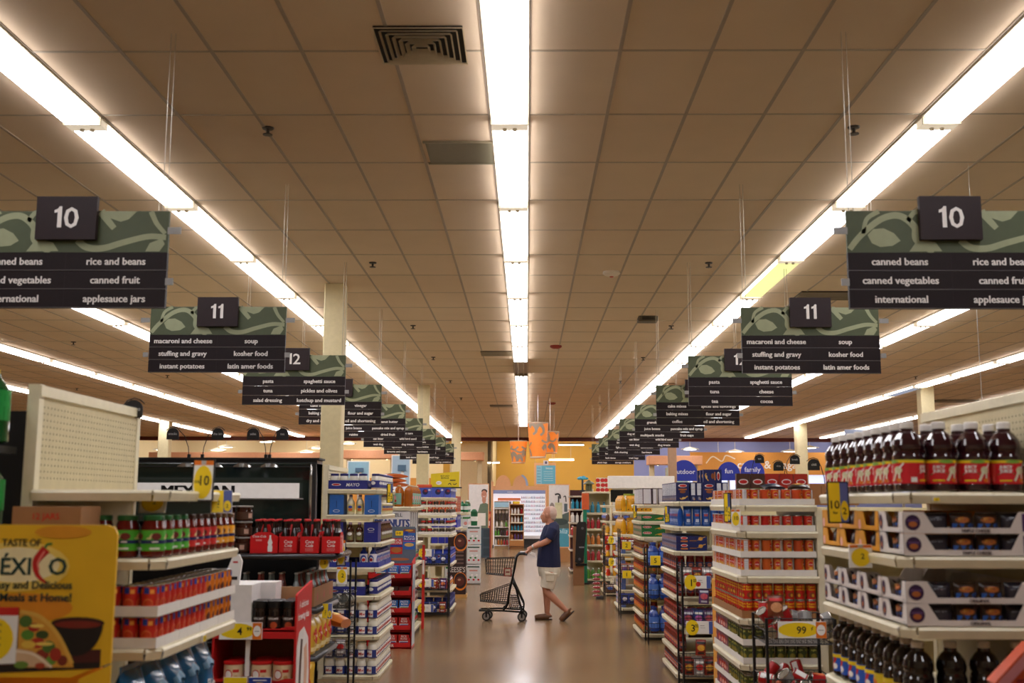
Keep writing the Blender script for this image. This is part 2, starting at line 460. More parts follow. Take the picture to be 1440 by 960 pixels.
# ================================================================ hanging aisle signs
SG = M('485035', .6); SLEAF = M('949876', .6); SDK = M('261e1f', .5, spec=.15); SPL = M('2c2021', .5, spec=.2); SLT = M('e4ddd6', .5); SEDGE = M('5b5452', .4)
def aisle_sign(num, x, rows, side):
    y = 10.1 + 3.4 * (num - 11)
    wd, zb = 1.27, 2.94
    e = empty('aisle_sign', (x, y, zb))
    tag(e, 'green and black hanging aisle sign numbered %s, %s row of signs' % (ORDW[num], side), 'aisle sign', 'hanging aisle signs')
    h = wd / 2; n = 0
    g = MB(); g.box(-h, h, -.012, .012, .355, .62, SG)
    for F in (front(-.0125), back(.0125)):
        P = lambda a: (-h + a[0] * wd, .355 + a[1] * .265)
        rb = lambda pts, w: g.ribbon(F, [P(p) for p in pts], w, SLEAF)
        rb([(.01, .08), (.07, .42), (.17, .80), (.26, .88), (.33, .62), (.34, .30), (.42, .02)], (.035, .05))
        rb([(.16, .99), (.10, .80), (.08, .45)], (.03, .025))
        rb([(.30, .75), (.33, .95), (.36, .99)], .03)
        g.poly(F, [P(p) for p in ((.10, .42), (.13, .56), (.18, .58), (.23, .46), (.26, .28), (.22, .16), (.16, .13), (.12, .22))], SLEAF, .0014)
        g.poly(F, [P(p) for p in ((.30, .02), (.33, .22), (.37, .30), (.43, .24), (.46, .03))], SLEAF, .0013)
        rb([(.55, .30), (.60, .12), (.68, .10), (.78, .24), (.90, .38), (.99, .36)], (.045, .035))
        rb([(.66, .99), (.70, .75), (.73, .58)], (.05, .035))
        g.poly(F, [P(p) for p in ((.68, .995), (.70, .84), (.76, .74), (.80, .80), (.84, .995))], SLEAF, .0014)
        rb([(.91, .99), (.94, .70), (.985, .45)], (.035, .025))
        g.poly(F, [P(p) for p in ((.89, .02), (.91, .22), (.97, .34), (.985, .20), (.96, .02))], SLEAF, .0014)
    g.build('vine_panel', e)
    p = MB(); p.box(-.19, .19, -.05, -.014, .43, .705, SPL)
    po = p.build('number_plate', e)
    q = MB(); q.number(front(-.0505), str(num), 0, .505, .135, SLT); q.build('number', po)
    for i, (a, b) in enumerate(rows):
        z = .355 - .1183 * (i + 1)
        r = MB(); r.box(-h, h, -.016, .016, z + .002, z + .1165, SDK)
        r.box(-h, h, -.0175, -.0155, z + .002, z + .006, SEDGE)
        r.box(-.001, .001, -.0166, -.0155, z + .006, z + .1165, M('2e2728', .5, spec=.15))
        for F in (front(-.0165), back(.0165)):
            r.text(F, a, -h / 2, z + .038, .047, SLT, w=h * .92, bold=.0012); r.text(F, b, h / 2, z + .038, .047, SLT, w=h * .92, bold=.0012)
        r.build('category_board', e)
    for (sx, z, l) in ((-1, .49, .085), (1, .49, .085), (-1, .165, .05), (1, .165, .05)):
        t = MB(); t.box(min(sx * h, sx * (h + l)), max(sx * h, sx * (h + l)), -.03, -.024, z - .022, z + .022, M('8d8a86', .4)); t.build('side_tab', e)
    for sx in (-1, 1):
        wv = MB(); wv.rod((sx * (h - .02), 0, .62), (sx * (h - .02), 0, CZ - zb - (.09 if abs(x + sx * h) > 3 else .007)), .0025, M('a89f92', .4, .6), 4)
        wv.rod((sx * (h - .05), 0, .62), (sx * (h - .05), 0, CZ - zb - (.09 if abs(x + sx * h) > 3 else .007)), .0025, M('a89f92', .4, .6), 4); wv.build('hanging_wire', e)
ORDW = {10: 'ten', 11: 'eleven', 12: 'twelve', 13: 'thirteen', 14: 'fourteen', 15: 'fifteen', 16: 'sixteen', 17: 'seventeen', 18: 'eighteen'}
R10 = [('canned beans', 'rice and beans'), ('canned vegetables', 'canned fruit'), ('international', 'applesauce jars')]
R11 = [('macaroni and cheese', 'soup'), ('stuffing and gravy', 'kosher food'), ('instant potatoes', 'latin amer foods')]
LROWS = {10: R10, 11: R11, 12: [('pasta', 'spaghetti sauce'), ('tuna', 'pickles and olives'), ('salad dressing', 'ketchup and mustard')],
 13: [('cake mixes', 'vinegar'), ('baking mixes', 'flour and sugar'), ('dry and canned', 'oil and shortening')], 14: [('granola', 'peanut butter'), ('juice boxes', 'pancake mix and syrup'), ('raisins', 'dried fruit')],
 15: [('dog and cat', 'pet care'), ('cat litter', 'wild bird seed'), ('wet dog', 'dog treats')], 16: [('cleaners', 'filters'), ('lightbulbs', 'automotive'), ('brooms and mops', 'hardware')],
 17: [('water', 'paper towels'), ('facial tissue', 'and'), ('bath tissue', 'trash bags')], 18: [('towels', 'foil and wrap'), ('napkins', 'bags'), ('plastic bags', 'storage containers')]}
RROWS = dict(LROWS)
RROWS.update({12: [('pasta', 'spaghetti sauce'), ('tuna', 'cheese'), ('tea', 'cocoa')], 13: [('cake mixes', 'spices and flavorings'), ('baking mixes', 'flour and sugar'), ('coffee', 'oil and shortening')],
 14: [('granola', 'cereal'), ('juice boxes', 'pancake mix and syrup'), ('multipack snacks', 'fruit cups')], 16: [('brooms', 'filters'), ('lightbulbs', 'automotive'), ('dish cleaning', 'hardware')]})
for n_ in range(10, 19):
    aisle_sign(n_, -2.885, LROWS[n_], 'left'); aisle_sign(n_, 2.62, RROWS[n_], 'right')
# ================================================================ shelf units
SHELF = M('d8cca6', .4); RAIL = M('e2d8b8', .35); PEG = M('cbbd95', .55); HOLE = M('3b3224', .9); BLK = M('100f0f', .45, .2); DARK = M('191614', .6)
FX = 1.50
class Unit:
    def __init__(s, side, y0, nm, w=1.22, dep=.55, fx=1.50):
        s.side, s.y0, s.nm, s.w, s.dep, s.fx = side, y0, nm, w, dep, fx
        s.rz = -pi / 2 if side > 0 else pi / 2
    def P(s, a, d, z):
        return Vector((s.side * (s.fx + d), s.y0 + a, z))
def endcap(u, zs, hb=1.80, peg=False, label='', holes=None, chamfer=.05, base=.10, lip=.045, run=True, mat=None, railm=None, slat=False):
    """cream metal shelf unit: back panel with posts, base, shelves with a price rail"""
    sh = mat or SHELF; rl = railm or RAIL; sd = u.side
    e = empty('shelf_unit', u.P(0, 0, 0)); tag(e, label, 'shelf unit', 'shelf units along the walkway')
    W, D = u.w, u.dep
    X = lambda d: sd * d
    def bx(mb, a0, a1, d0, d1, z0, z1, m):
        x0, x1 = sorted((X(d0), X(d1))); return mb.box(x0, x1, a0, a1, z0, z1, m)
    b = MB(); bx(b, 0, W, D, D + .03, 0, hb - .03, PEG if peg else sh); bx(b, -.0, W, D - .012, D + .04, hb - .03, hb + .015, rl)
    if peg:
        F = (sideL(X(D)) if sd > 0 else sideR(X(D)))
        for i in range(int(W / .0345)):
            for j in range(int((hb - zs[0] - .08) / .027)):
                y = .03 + i * .034
                uu = -y if sd > 0 else y
                zz = zs[0] + .05 + j * .027
                b.rect(F, uu - .0038, zz - .0035, uu + .0038, zz + .0035, HOLE, .001)
    if slat:
        F = (sideL(X(D)) if sd > 0 else sideR(X(D)))
        for j in range(int((hb - zs[0] - .04) / .026)):
            zz = zs[0] + .03 + j * .026
            for a in (0,): b.rect(F, *((-W, zz, 0, zz + .005) if sd > 0 else (0, zz, W, zz + .005)), M('8f8466', .6), .001)
    b.build('back_panel', e)
    for a in (0, W - .045):
        p = MB(); bx(p, a - .001, a + .045, D - .004, D + .045, 0, hb + .02, rl); p.build('post', e)
    base = min(base, zs[-1] - .022)
    if base > 0:
        q = MB(); bx(q, .02, W - .02, .02, D, 0, base, M('4a443a', .6)); q.build('kick_base', e)
    for z in zs:
        c = chamfer
        pts = [(0, D), (0, c), (c, 0), (W - c, 0), (W, c), (W, D)]       # (a, d)
        m = MB(); o = [(X(d), a) for a, d in pts]
        if sd < 0: o = o[::-1]
        F = topf(z)
        m.prism(o[::-1] if sd < 0 else o[::-1], F, .02, sh)
        so = m.build('shelf', e)
        r = MB()
        for (a0, d0), (a1, d1) in zip(pts[:-1], pts[1:]):
            A, B = Vector((X(d0), a0, 0)), Vector((X(d1), a1, 0)); t = (B - A).normalized(); nrm = Vector((t.y, -t.x, 0))
            if nrm.dot(Vector((X(-1) * 1.0, 0, 0)) + Vector((0, (a0 + a1) / 2 - W / 2, 0))) < 0: nrm = -nrm
            vs = []
            for (k, zz) in ((0, z - .0005), (.008, z - .002), (.014, z - .012), (.006, z - lip), (0, z - lip)):
                vs += [A + nrm * k + Vector((0, 0, zz)), B + nrm * k + Vector((0, 0, zz))]
            r.add(vs, [(2 * i, 2 * i + 1, 2 * i + 3, 2 * i + 2) for i in range(4)], rl)
        r.build('price_rail', so)
    return e
def gondola(u, ln=5.5, hb=1.7, label=''):
    """the run of double-sided shelving behind an end display"""
    sd = u.side; e = empty('shelving_run', u.P(0, u.dep + .05, 0)); tag(e, label, 'shelving')
    def bx(a0, a1, d0, d1, z0, z1, m, nm):
        x0, x1 = sorted((sd * d0, sd * d1)); q = MB(); q.box(x0, x1, a0, a1, z0, z1, m); q.build(nm, e)
    bx(.58, .64, 0, ln, 0, hb, SHELF, 'back_panel')
    for z in (.12, .48, .84, 1.2, 1.5):
        bx(.08, .58, 0, ln, z - .035, z, SHELF, 'shelf'); bx(.64, 1.14, 0, ln, z - .035, z, SHELF, 'shelf')
def rowF(u, p, z, sp, n, d, a0, desc, where, cat, group, jit=0.0, turn=None, skip=()):
    """goods along the walkway edge of a shelf, facing the walkway"""
    for i in range(n):
        if i in skip: continue
        q = p[i] if isinstance(p, list) else p
        de = desc[i] if isinstance(desc, list) else desc
        t = turn[i % len(turn)] if turn else 0
        lb = '%s, %s, walkway row, %s from near corner' % (de, where, ORD[i])
        q.put(u.P(a0 + i * sp + random.uniform(-jit, jit) * .3, d + random.uniform(0, jit), z), u.rz + t + random.uniform(-jit, jit) * 6, lb, cat, group)
def rowS(u, p, z, sp, n, a, d0, desc, where, cat, group, jit=0.0, turn=None, skip=(), row='aisle row'):
    """goods along the near side of a shelf, facing the camera's aisle"""
    for i in range(n):
        if i in skip: continue
        q = p[i] if isinstance(p, list) else p
        de = desc[i] if isinstance(desc, list) else desc
        t = turn[i % len(turn)] if turn else 0
        lb = '%s, %s, %s, %s from walkway' % (de, where, row, ORD[i])
        q.put(u.P(a + random.uniform(0, jit), d0 + i * sp + random.uniform(-jit, jit) * .3, z), t + random.uniform(-jit, jit) * 6, lb, cat, group)

# ---------------------------------------------------------------- kinds of goods
STEEL = M('b9b4aa', .25, .9); GLASSY = .1
def can_p(name, r, h, lab, deco=None, top=STEEL, n=16):
    b = MB(); L = M(lab, .35)
    b.lathe([(0, .002), (r * .9, .002), (r, 0), (r * 1.02, .003), (r, .006), (r, h - .006), (r * 1.02, h - .003), (r, h), (r * .92, h - .001), (r * .90, h - .005), (0, h - .005)],
            [top, top, top, top, L, top, top, top, top, top], n)
    if deco: deco(b, lambda a=0: cyl(r, a), r, h)
    return Proto(name, b)
def jar_p(name, r, h, body, lid, lab, deco=None, lz=(.15, .70), neck=.74, lidh=.14, n=16, span=None, rough=.08):
    b = MB(); B = M(body, rough, spec=.6)
    b.lathe([(0, .001), (r * .9, 0), (r, .01), (r, h * .62), (r * .97, h * .70), (r * neck, h * (1 - lidh)), (r * neck, h * .99)], B, n)
    l = MB(); l.lathe([(r * neck * 1.06, h * (1 - lidh)), (r * neck * 1.08, h * (1 - lidh) + .003), (r * neck * 1.08, h - .003), (r * neck, h), (0, h)], M(lid, .35), n)
    g = MB(); L = M(lab, .45); hw = (span or pi) * r
    g.rect(cyl(r), -hw, h * lz[0], hw, h * lz[1] * .9, L, .0008, 18)
    if deco: deco(g, lambda a=0: cyl(r + .0006, a), r, h)
    return Proto(name, b, [('lid', l), ('label', g)])
def bottle_p(name, r, h, body, cap, lab, deco=None, lz=(.1, .46), prof=None, n=16, caph=.1, capr=.42, rough=.08, span=pi):
    b = MB(); B = M(body, rough, spec=.6, coat=.5)
    pr = prof or [(0, .004), (.85, 0), (1, .03), (1, .48), (.96, .52), (1, .56), (1, .64), (.86, .74), (.60, .82), (.40, .87), (.38, .93)]
    b.lathe([(r * q, h * z) for q, z in pr], B, n)
    c = MB(); c.lathe([(r * capr, h * (1 - caph)), (r * capr * 1.04, h * (1 - caph) + .002), (r * capr * 1.04, h - .004), (r * capr * .9, h), (0, h)], M(cap, .4), n)
    ps = [('cap', c)]
    if lab:
        g = MB(); g.rect(cyl(r), -span * r, h * lz[0], span * r, h * lz[1], M(lab, .4), .0008, 18)
        if deco: deco(g, lambda a=0: cyl(r + .0006, a), r, h)
        ps.append(('label', g))
    return Proto(name, b, ps)
def box_p(name, w, d, h, col, deco=None, c=.0, rough=.45):
    b = MB()
    if c: b.cbox(-w / 2, w / 2, -d / 2, d / 2, 0, h, M(col, rough), c)
    else: b.box(-w / 2, w / 2, -d / 2, d / 2, 0, h, M(col, rough))
    if deco: deco(b, front(-d / 2), sideL(-w / 2), sideR(w / 2), topf(h))
    return Proto(name, b)
def bag_p(name, w, d, h, col, deco=None, rough=.3, flatseam=True):
    b = MB(); m = M(col, rough, coat=.3)
    def dep(t): return d / 2 * ((.72 + .28 * sin(pi * min(1, t / .8))) if t < .72 else max(.04, .97 * (1 - (t - .72) / .28) ** .7))
    def half(t): return w / 2 * (1 - .06 * sin(pi * t))
    def S_(sgn):
        def F(a, z, c=0.0):
            t = max(0, min(1, z / h)); q = max(0.0, 1 - abs(a / half(t)) ** 2.6) ** .6 if abs(a) < half(t) else 0
            wr = 1 + .07 * sin(a * 40 / w * .6 + t * 9) * sin(t * 11)
            return Vector((a, sgn * (dep(t) * q * wr + c), z))
        return F
    nu, nv = 10, 9
    for sgn in (-1, 1):
        F = S_(sgn); vs = []
        for j in range(nv + 1):
            for i in range(nu + 1):
                t = j / nv; vs.append(F((i / nu * 2 - 1) * half(t) * .9999, t * h))
        fs = [(j * (nu + 1) + i, j * (nu + 1) + i + 1, (j + 1) * (nu + 1) + i + 1, (j + 1) * (nu + 1) + i) for j in range(nv) for i in range(nu)]
        if sgn > 0: fs = [f[::-1] for f in fs]
        b.add(vs, fs, m, True)
    b.add([S_(s)(half(0) * q * .9999, 0) for s, qs in ((-1, range(-10, 11)), (1, range(10, -11, -1))) for q in [k / 10 for k in qs]], [tuple(range(41, -1, -1))], m)
    if flatseam:
        b.box(-w / 2 * .97, w / 2 * .97, -.002, .002, h * .985, h * 1.05, m)
    if deco: deco(b, S_(-1), w, h)
    return Proto(name, b)
def tray_p(name, w, d, h, col, deco=None, t=.0025):
    b = MB(); m = M(col, .6)
    b.box(-w / 2, w / 2, -d / 2, d / 2, 0, t, m); b.box(-w / 2, w / 2, -d / 2, -d / 2 + t, t, h, m); b.box(-w / 2, w / 2, d / 2 - t, d / 2, t, h, m)
    b.box(-w / 2, -w / 2 + t, -d / 2 + t, d / 2 - t, t, h, m); b.box(w / 2 - t, w / 2, -d / 2 + t, d / 2 - t, t, h, m)
    if deco: deco(b, front(-d / 2), sideL(-w / 2), sideR(w / 2), None)
    return Proto(name, b)
Y_ = M('f2cf12', .5, var=.03); R_ = M('c4201c', .45); W_ = M('efece6', .5, var=.03); K_ = M('141212', .5); B_ = M('1f3a93', .45); G_ = M('2f7a36', .45); GREY = M('b4b0ac', .5); O_ = M('e0741c', .45); TAN = M('a97a4c', .6); PUR = M('4a1f5c', .5); NAVY = M('1b2259', .4); LBLUE = M('5e97c8', .5); CRM = M('eadfc4', .5); GOLD = M('d39a2a', .4); BRN = M('5a3420', .5); GRN2 = M('7fae3a', .5); DKR = M('7a1c14', .5); PINK = M('d98f96', .5)

def price_sign(loc, rz, w, h, big, label, sup='', style='v', left='', blk=True, tilt=0.0):
    """price card in a black holder"""
    e = empty('price_sign', loc); e.rotation_euler = (tilt, 0, rz); tag(e, label, 'price sign', 'price signs')
    f = MB(); bw = .006 if blk else .002
    f.box(-w / 2, w / 2, -.004, .004, 0, h, BLK if blk else W_); f.build('holder', e)
    c = MB(); F = front(-.005)
    c.rect(F, -w / 2 + bw, bw, w / 2 - bw, h - bw, W_, 0)
    if style == 'v':
        c.rect(F, -w / 2 + bw, h * .86, w / 2 - bw, h - bw, O_, .0006); c.rect(F, -w * .12, h * .87, w * .1, h - bw, GREY, .0009)
        c.oval(F, 0, h * .45, w * .42, h * .40, Y_, .0008); c.text(F, big, w * .08, h * .38, h * .24, K_, w=w * .42, n=.0016)
        if left: c.text(F, left, -w * .27, h * .43, h * .07, K_, w=w * .25)
    elif style == 'h':                     # yellow oval card with an orange end
        c.oval(F, -w * .08, h * .5, w * .42, h * .44, Y_, .0008); c.rect(F, w * .28, bw, w / 2 - bw, h - bw, O_, .0012); c.oval(F, w * .385, h * .5, w * .09, h * .32, W_, .0016)
        c.text(F, big, -w * .02, h * .28, h * .45, K_, n=.002, w=w * .34)
        if sup: c.text(F, sup, w * .20, h * .52, h * .22, K_, n=.002, w=w * .15)
        c.rect(F, w * .33, h * .46, w * .44, h * .52, GREY, .002)
    elif style == 'r':                     # yellow price on a white card with a blue end
        c.oval(F, -w * .27, h * .5, w * .24, h * .60, Y_, .0006, 18); c.rect(F, w * .34, bw, w / 2 - bw, h - bw, M('4a5fa8', .5), .0012)
        c.text(F, big, -w * .24, h * .2, h * .55, K_, n=.0016, w=w * .15); c.text(F, sup, -w * .11, h * .5, h * .28, K_, n=.0016, w=w * .12)
        c.rect(F, w * .02, h * .62, w * .18, h * .68, GREY, .0012); c.rect(F, w * .02, h * .46, w * .2, h * .50, GREY, .0012)
        if left: c.oval(F, w * .02, h * .35, h * .2, h * .2, R_, .0014)
    elif style == 'b':                     # blue card with a yellow oval
        c.rect(F, -w / 2 + bw, bw, w / 2 - bw, h - bw, B_, .0005); c.oval(F, 0, h * .42, w * .44, h * .38, Y_, .0008); c.text(F, big, 0, h * .3, h * .28, K_, w=w * .6); c.rect(F, -w * .3, h * .86, w * .3, h * .9, W_, .001)
    elif style == 'y':
        c.rect(F, -w / 2 + bw, bw, w / 2 - bw, h - bw, Y_, .0006); c.text(F, big, 0, h * .25, h * .5, K_, w=w * .8)
    elif style == 'd':                     # two tall columns, yellow and blue
        c.rect(F, -w / 2 + bw, bw, w * .08, h - bw, Y_, .0006); c.rect(F, w * .08, bw, w / 2 - bw, h - bw, M('54609a', .5), .0006)
        c.oval(F, w * .27, h * .3, w * .18, h * .24, Y_, .0010); c.text(F, '2', w * .26, h * .22, h * .16, K_); c.text(F, big, -w * .16, h * .35, h * .2, K_, w=w * .4); c.text(F, 'for', -w * .16, h * .22, h * .07, K_)
    c.build('card', e)
    return e
def wire_rack(loc, w, d, H, bz, label, bh=.16, posts=True, price=None):
    """black wire rack with baskets at heights bz"""
    e = empty('wire_rack', loc); tag(e, label, 'wire rack', 'black wire racks')
    for x, y in ((0, 0), (w, 0), (0, d), (w, d)):
        p = MB(); p.box(x - .009, x + .009, y - .009, y + .009, 0, H, BLK); p.build('post', e)
    for z in bz:
        b = MB()
        for k in range(3):
            zz = z + bh * k / 2; b.tube([(0, 0, zz), (w, 0, zz), (w, d, zz), (0, d, zz)], .0035, BLK, 4, True)
        n = max(4, int(w / .035))
        for i in range(n + 1):
            x = w * i / n; b.tube([(x, 0, z + bh), (x, 0, z), (x, d, z), (x, d, z + bh)], .0018, BLK, 4)
        for i in range(1, max(3, int(d / .045))):
            y = d * i / max(3, int(d / .045)); b.tube([(0, y, z + bh), (0, y, z), (w, y, z), (w, y, z + bh)], .0018, BLK, 4)
        b.build('basket', e)
    return e
# ================================================================ R1: juice and noodle cups, nearest display on the right
R1 = Unit(1, 4.50, 'r1'); R2 = Unit(1, 7.90, 'r2'); R3 = Unit(1, 11.30, 'r3'); R4 = Unit(1, 14.70, 'r4'); R5 = Unit(1, 18.10, 'r5'); R6 = Unit(1, 21.50, 'r6'); R7 = Unit(1, 24.90, 'r7')
endcap(R1, [1.80, 1.545, 1.27, .92, .55], 2.20, True, 'cream pegboard shelf unit holding juice bottles and noodle cartons')
JB = [(0, .004), (.86, 0), (1, .025), (1, .10), (.985, .11), (.985, .44), (1, .45), (1, .50), (.93, .53), (.90, .57), (.97, .61), (.99, .66), (.90, .745), (.62, .83), (.42, .865), (.40, .91)]
def juice_deco(g, C, r, h):
    F = C()
    g.rect(F, -r * pi, h * .405, r * pi, h * .44, Y_, .0012, 18); g.rect(F, -r * pi, h * .44, r * pi, h * .448, GRN2, .0012, 18)
    g.oval(F, 0, h * .42, r * .5, h * .022, GRN2, .0016)
    for a in (-.5, 2.2):
        A = C(a)
        g.text(A, 'JUICY', 0, h * .325, h * .046, W_, .0022, ital=.1, bold=.0008); g.text(A, 'JUICE', 0, h * .268, h * .046, W_, .0022, ital=.1, bold=.0008)
        g.poly(A, [(-r * .55, h * .232), (r * .55, h * .245), (r * .5, h * .262), (-r * .5, h * .25)], G_, .002)
        g.rect(A, -r * .4, h * .145, r * .35, h * .165, Y_, .002, 3)
    for a in (.42, 3.1):
        A = C(a)
        g.oval(A, 0, h * .30, r * .30, h * .055, M('d8d3a8', .5), .002); g.ribbon(A, [(-r * .1, h * .30), (-r * .25, h * .22), (-r * .42, h * .15)], r * .16, M('e4dfc4', .5), .0022); g.ribbon(A, [(r * .1, h * .33), (r * .3, h * .37), (r * .42, h * .40)], r * .10, W_, .0022)
        g.ribbon(A, [(r * .12, h * .26), (r * .1, h * .2), (r * .22, h * .14)], r * .14, M('e4dfc4', .5), .0022); g.oval(A, r * .05, h * .16, r * .2, h * .025, O_, .0024)
    A = C(-1.45); g.rect(A, -r * .35, h * .14, r * .3, h * .39, M('d9534a', .5), .0012, 4)
    A = C(1.35); g.rect(A, -r * .1, h * .13, r * .3, h * .20, W_, .0014, 3)
JUICE = bottle_p('juice_bottle', .062, .285, '2e1016', 'e9e4dc', 'd3202a', juice_deco, (.11, .45), JB, 20, .10, .43, .07)
rowF(R1, JUICE, 1.804, .129, 9, .068, .07, 'large red-labelled dark juice bottle', 'top shelf', 'juice bottle', 'juice bottles on the top right shelf', .003, (.12, -.1, .2, 0))
rowS(R1, JUICE, 1.804, .134, 3, .075, .202, 'large red-labelled dark juice bottle', 'top shelf', 'juice bottle', 'juice bottles on the top right shelf', .003, (.05, -.05, .1))
rowS(R1, JUICE, 1.804, .134, 3, .215, .202, 'large red-labelled dark juice bottle', 'top shelf', 'juice bottle', 'juice bottles on the top right shelf', .003, None, (), 'second row')
def dark_deco(g, C, r, h):
    F = C()
    g.rect(F, -r * pi, h * .30, r * pi, h * .36, Y_, .0012, 18)
    for a in (0, 1.57, 3.1, -1.57):
        A = C(a); g.ribbon(A, [(-r * .3, h * .1), (0, h * .2), (r * .3, h * .3)], r * .3, R_, .0016); g.oval(A, r * .2, h * .16, r * .3, h * .05, W_, .002)
def dark_deco2(g, C, r, h):
    for a in (0, 1.57, 3.1, -1.57):
        A = C(a); g.oval(A, 0, h * .22, r * .55, h * .07, O_, .0016); g.text(A, 'APPLE', 0, h * .2, h * .035, G_, .0026)
DJ1 = bottle_p('dark_juice_bottle', .060, .285, '120a0a', 'ded8d0', '2a59b8', dark_deco, (.08, .37), JB, 18, .09, .40, .06)
DJ2 = bottle_p('dark_juice_bottle', .060, .285, '120a0a', 'ded8d0', 'd8b92a', dark_deco2, (.08, .37), JB, 18, .09, .40, .06)
rowF(R1, [DJ2] * 4 + [DJ1] * 6, .924, .128, 9, .068, .07, ['white-capped dark bottle with yellow label'] * 4 + ['white-capped dark bottle with blue label'] * 6, 'fourth shelf', 'juice bottle', 'dark juice bottles on the lower right shelf', .003, (.1, -.1))
rowS(R1, DJ2, .924, .134, 3, .075, .202, 'white-capped dark bottle with yellow label', 'fourth shelf', 'juice bottle', 'dark juice bottles on the lower right shelf', .003)
# noodle cartons: open windows on the narrow end and on the long side
def carton_p(col, badge, word, w=.303, l=.50, h=.086):
    b = MB(); m = M(col, .6); t = .004
    b.box(-w / 2, w / 2, -l / 2, l / 2, 0, t, m); b.box(-w / 2, w / 2, l / 2 - t, l / 2, t, h, m)
    Fe = front(-l / 2)
    def cut(F, W, a0, b0, b1, a1, rim):
        z0 = h * .26
        b.prism([(-W / 2, 0), (W / 2, 0), (W / 2, z0), (-W / 2, z0)], F, t, m)
        b.prism([(-W / 2, z0), (-W / 2 + W * b0, z0), (-W / 2 + W * a0, h), (-W / 2, h)], F, t, m)
        b.prism([(-W / 2 + W * b1, z0), (W / 2, z0), (W / 2, h), (-W / 2 + W * a1, h)], F, t, m)
    cut(Fe, w, .26, .36, .80, .86, 0)
    for F, q in ((sideR(w / 2), 1), (sideL(-w / 2), -1)):
        cut(F, l, .17, .25, .86, .93, 0)
        if badge:
            b.oval(F, -l * .42, h * .5, h * .36, h * .36, M('33153f', .5)); b.oval(F, -l * .42, h * .42, h * .20, h * .13, M('b0622c', .5), .002); b.rect(F, -l * .42 - h * .26, h * .54, -l * .42 + h * .26, h * .64, M('5a3a6a', .5), .002); b.text(F, word, l * .08, h * .06, h * .15, M('3a2c34', .5), bold=.0006); b.rect(F, l * .455, h * .1, l * .495, h * .92, PUR)
        else: b.oval(F, -l * .42, h * .5, h * .3, h * .3, M('f0b49a', .5))
    if badge: b.oval(Fe, -w * .40, h * .5, h * .26, h * .36, M('33153f', .5)); b.oval(Fe, -w * .40, h * .42, h * .14, h * .13, M('b0622c', .5), .002); b.rect(Fe, w * .36, h * .1, w * .42, h * .16, GREY); b.rect(Fe, w * .36, h * .3, w * .42, h * .34, GREY)
    else: b.oval(Fe, -w * .40, h * .3, h * .24, h * .26, M('f0b0a0', .5))
    return Proto('food_carton', b)
CW1 = carton_p('dcd2cb', True, 'TRIPLE CHEESE'); CW2 = carton_p('dcd2cb', True, 'ORIGINAL'); CY = carton_p('e0981c', False, '')
def cup_deco(b, F, w, h):
    b.oval(F, 0, h * .66, w * .30, h * .16, M('b8641c', .5), .001); b.oval(F, -w * .1, h * .70, w * .12, h * .07, M('d8a040', .5), .0016); b.rect(F, -w * .42, h * .06, w * .42, h * .46, M('2f66c0', .4), .001, 6); b.oval(F, w * .15, h * .45, w * .1, h * .07, K_, .0018)
POUCH = bag_p('noodle_pouch', .095, .05, .074, '3b2417', cup_deco)
def cup_deco2(b, F, w, h):
    b.rect(F, -w * .30, h * .1, w * .2, h * .7, M('8a8f9c', .4), .001, 6); b.rect(F, w * .24, h * .1, w * .40, h * .85, M('2a2a5a', .4), .001, 3)
POUCH2 = bag_p('noodle_pouch', .095, .05, .074, '2a2430', cup_deco2)
for z, nm, cols in ((1.549, 'second shelf', [CW1, CY, CY, CY]), (1.274, 'third shelf', [CW2] * 4)):
    for tier in (0, 1):
        for i, p in enumerate(cols):
            a = .003 + .152 + i * .3045; zz = z + tier * .0875
            aa = a - (0.05 if i else 0) * 0
            p.put(R1.P(a, .262, zz), R1.rz, '%s open carton of noodle pouches, %s, %s tier, %s from near corner' % ('white' if p is not CY else 'orange-yellow', nm, ('lower', 'upper')[tier], ORD[i]), 'carton', 'noodle cartons on the right display')
            q = POUCH2 if p is CY else POUCH
            q.put(R1.P(a + .02, .055, zz + .005), R1.rz, 'dark snack pouch in the end of the %s carton, %s, %s tier, %s column' % ('white' if p is not CY else 'orange', nm, ('lower', 'upper')[tier], ORD[i]), 'pouch', 'pouches in the cartons')
            if i == 0:
                for k in range(4):
                    (POUCH if k % 3 else POUCH2).put(R1.P(.048, .16 + k * .102, zz + .005), 0, 'dark and orange pouch in the nearest carton side, %s, %s tier, %s from walkway' % (nm, ('lower', 'upper')[tier], ORD[k]), 'pouch', 'pouches in the cartons')
price_sign((1.43, 5.12, 1.665), 0, .10, .19, '10', 'yellow and blue price card in a black frame under the juice bottles', style='d', tilt=-.06)
price_sign((1.455, 4.90, 1.478), 0, .10, .10, '2', 'clear-topped yellow price card below the second right shelf', style='v', blk=False)
price_sign((1.50, 4.70, 1.765), R1.rz, .05, .03, '.99', 'small yellow price tag under the juice shelf, farther one', style='y', blk=False)
price_sign((1.64, 4.474, 1.763), 0, .03, .018, '2', 'small yellow price tag under the juice shelf, nearer one', style='y', blk=False)
LB = box_p('tilted_food_box', .20, .05, .13, 'c8502a', lambda b, F, l, r, t: (b.rect(F, -.09, .085, .09, .122, PINK), b.oval(F, .03, .045, .04, .03, M('b8863a', .5)), b.text(F, 'TACO', -.05, .03, .02, W_)))
LB.put((1.83, 4.16, 1.095), 0, 'orange and pink box tilted on its corner, lower right edge of the photo', 'box', 'tilted boxes', (0.15, -.75, .1))
LB.put((1.93, 4.20, 1.065), 0, 'second tilted orange box, leaning on the first at the lower right edge', 'box', 'tilted boxes', (0.2, -.4, -.1))
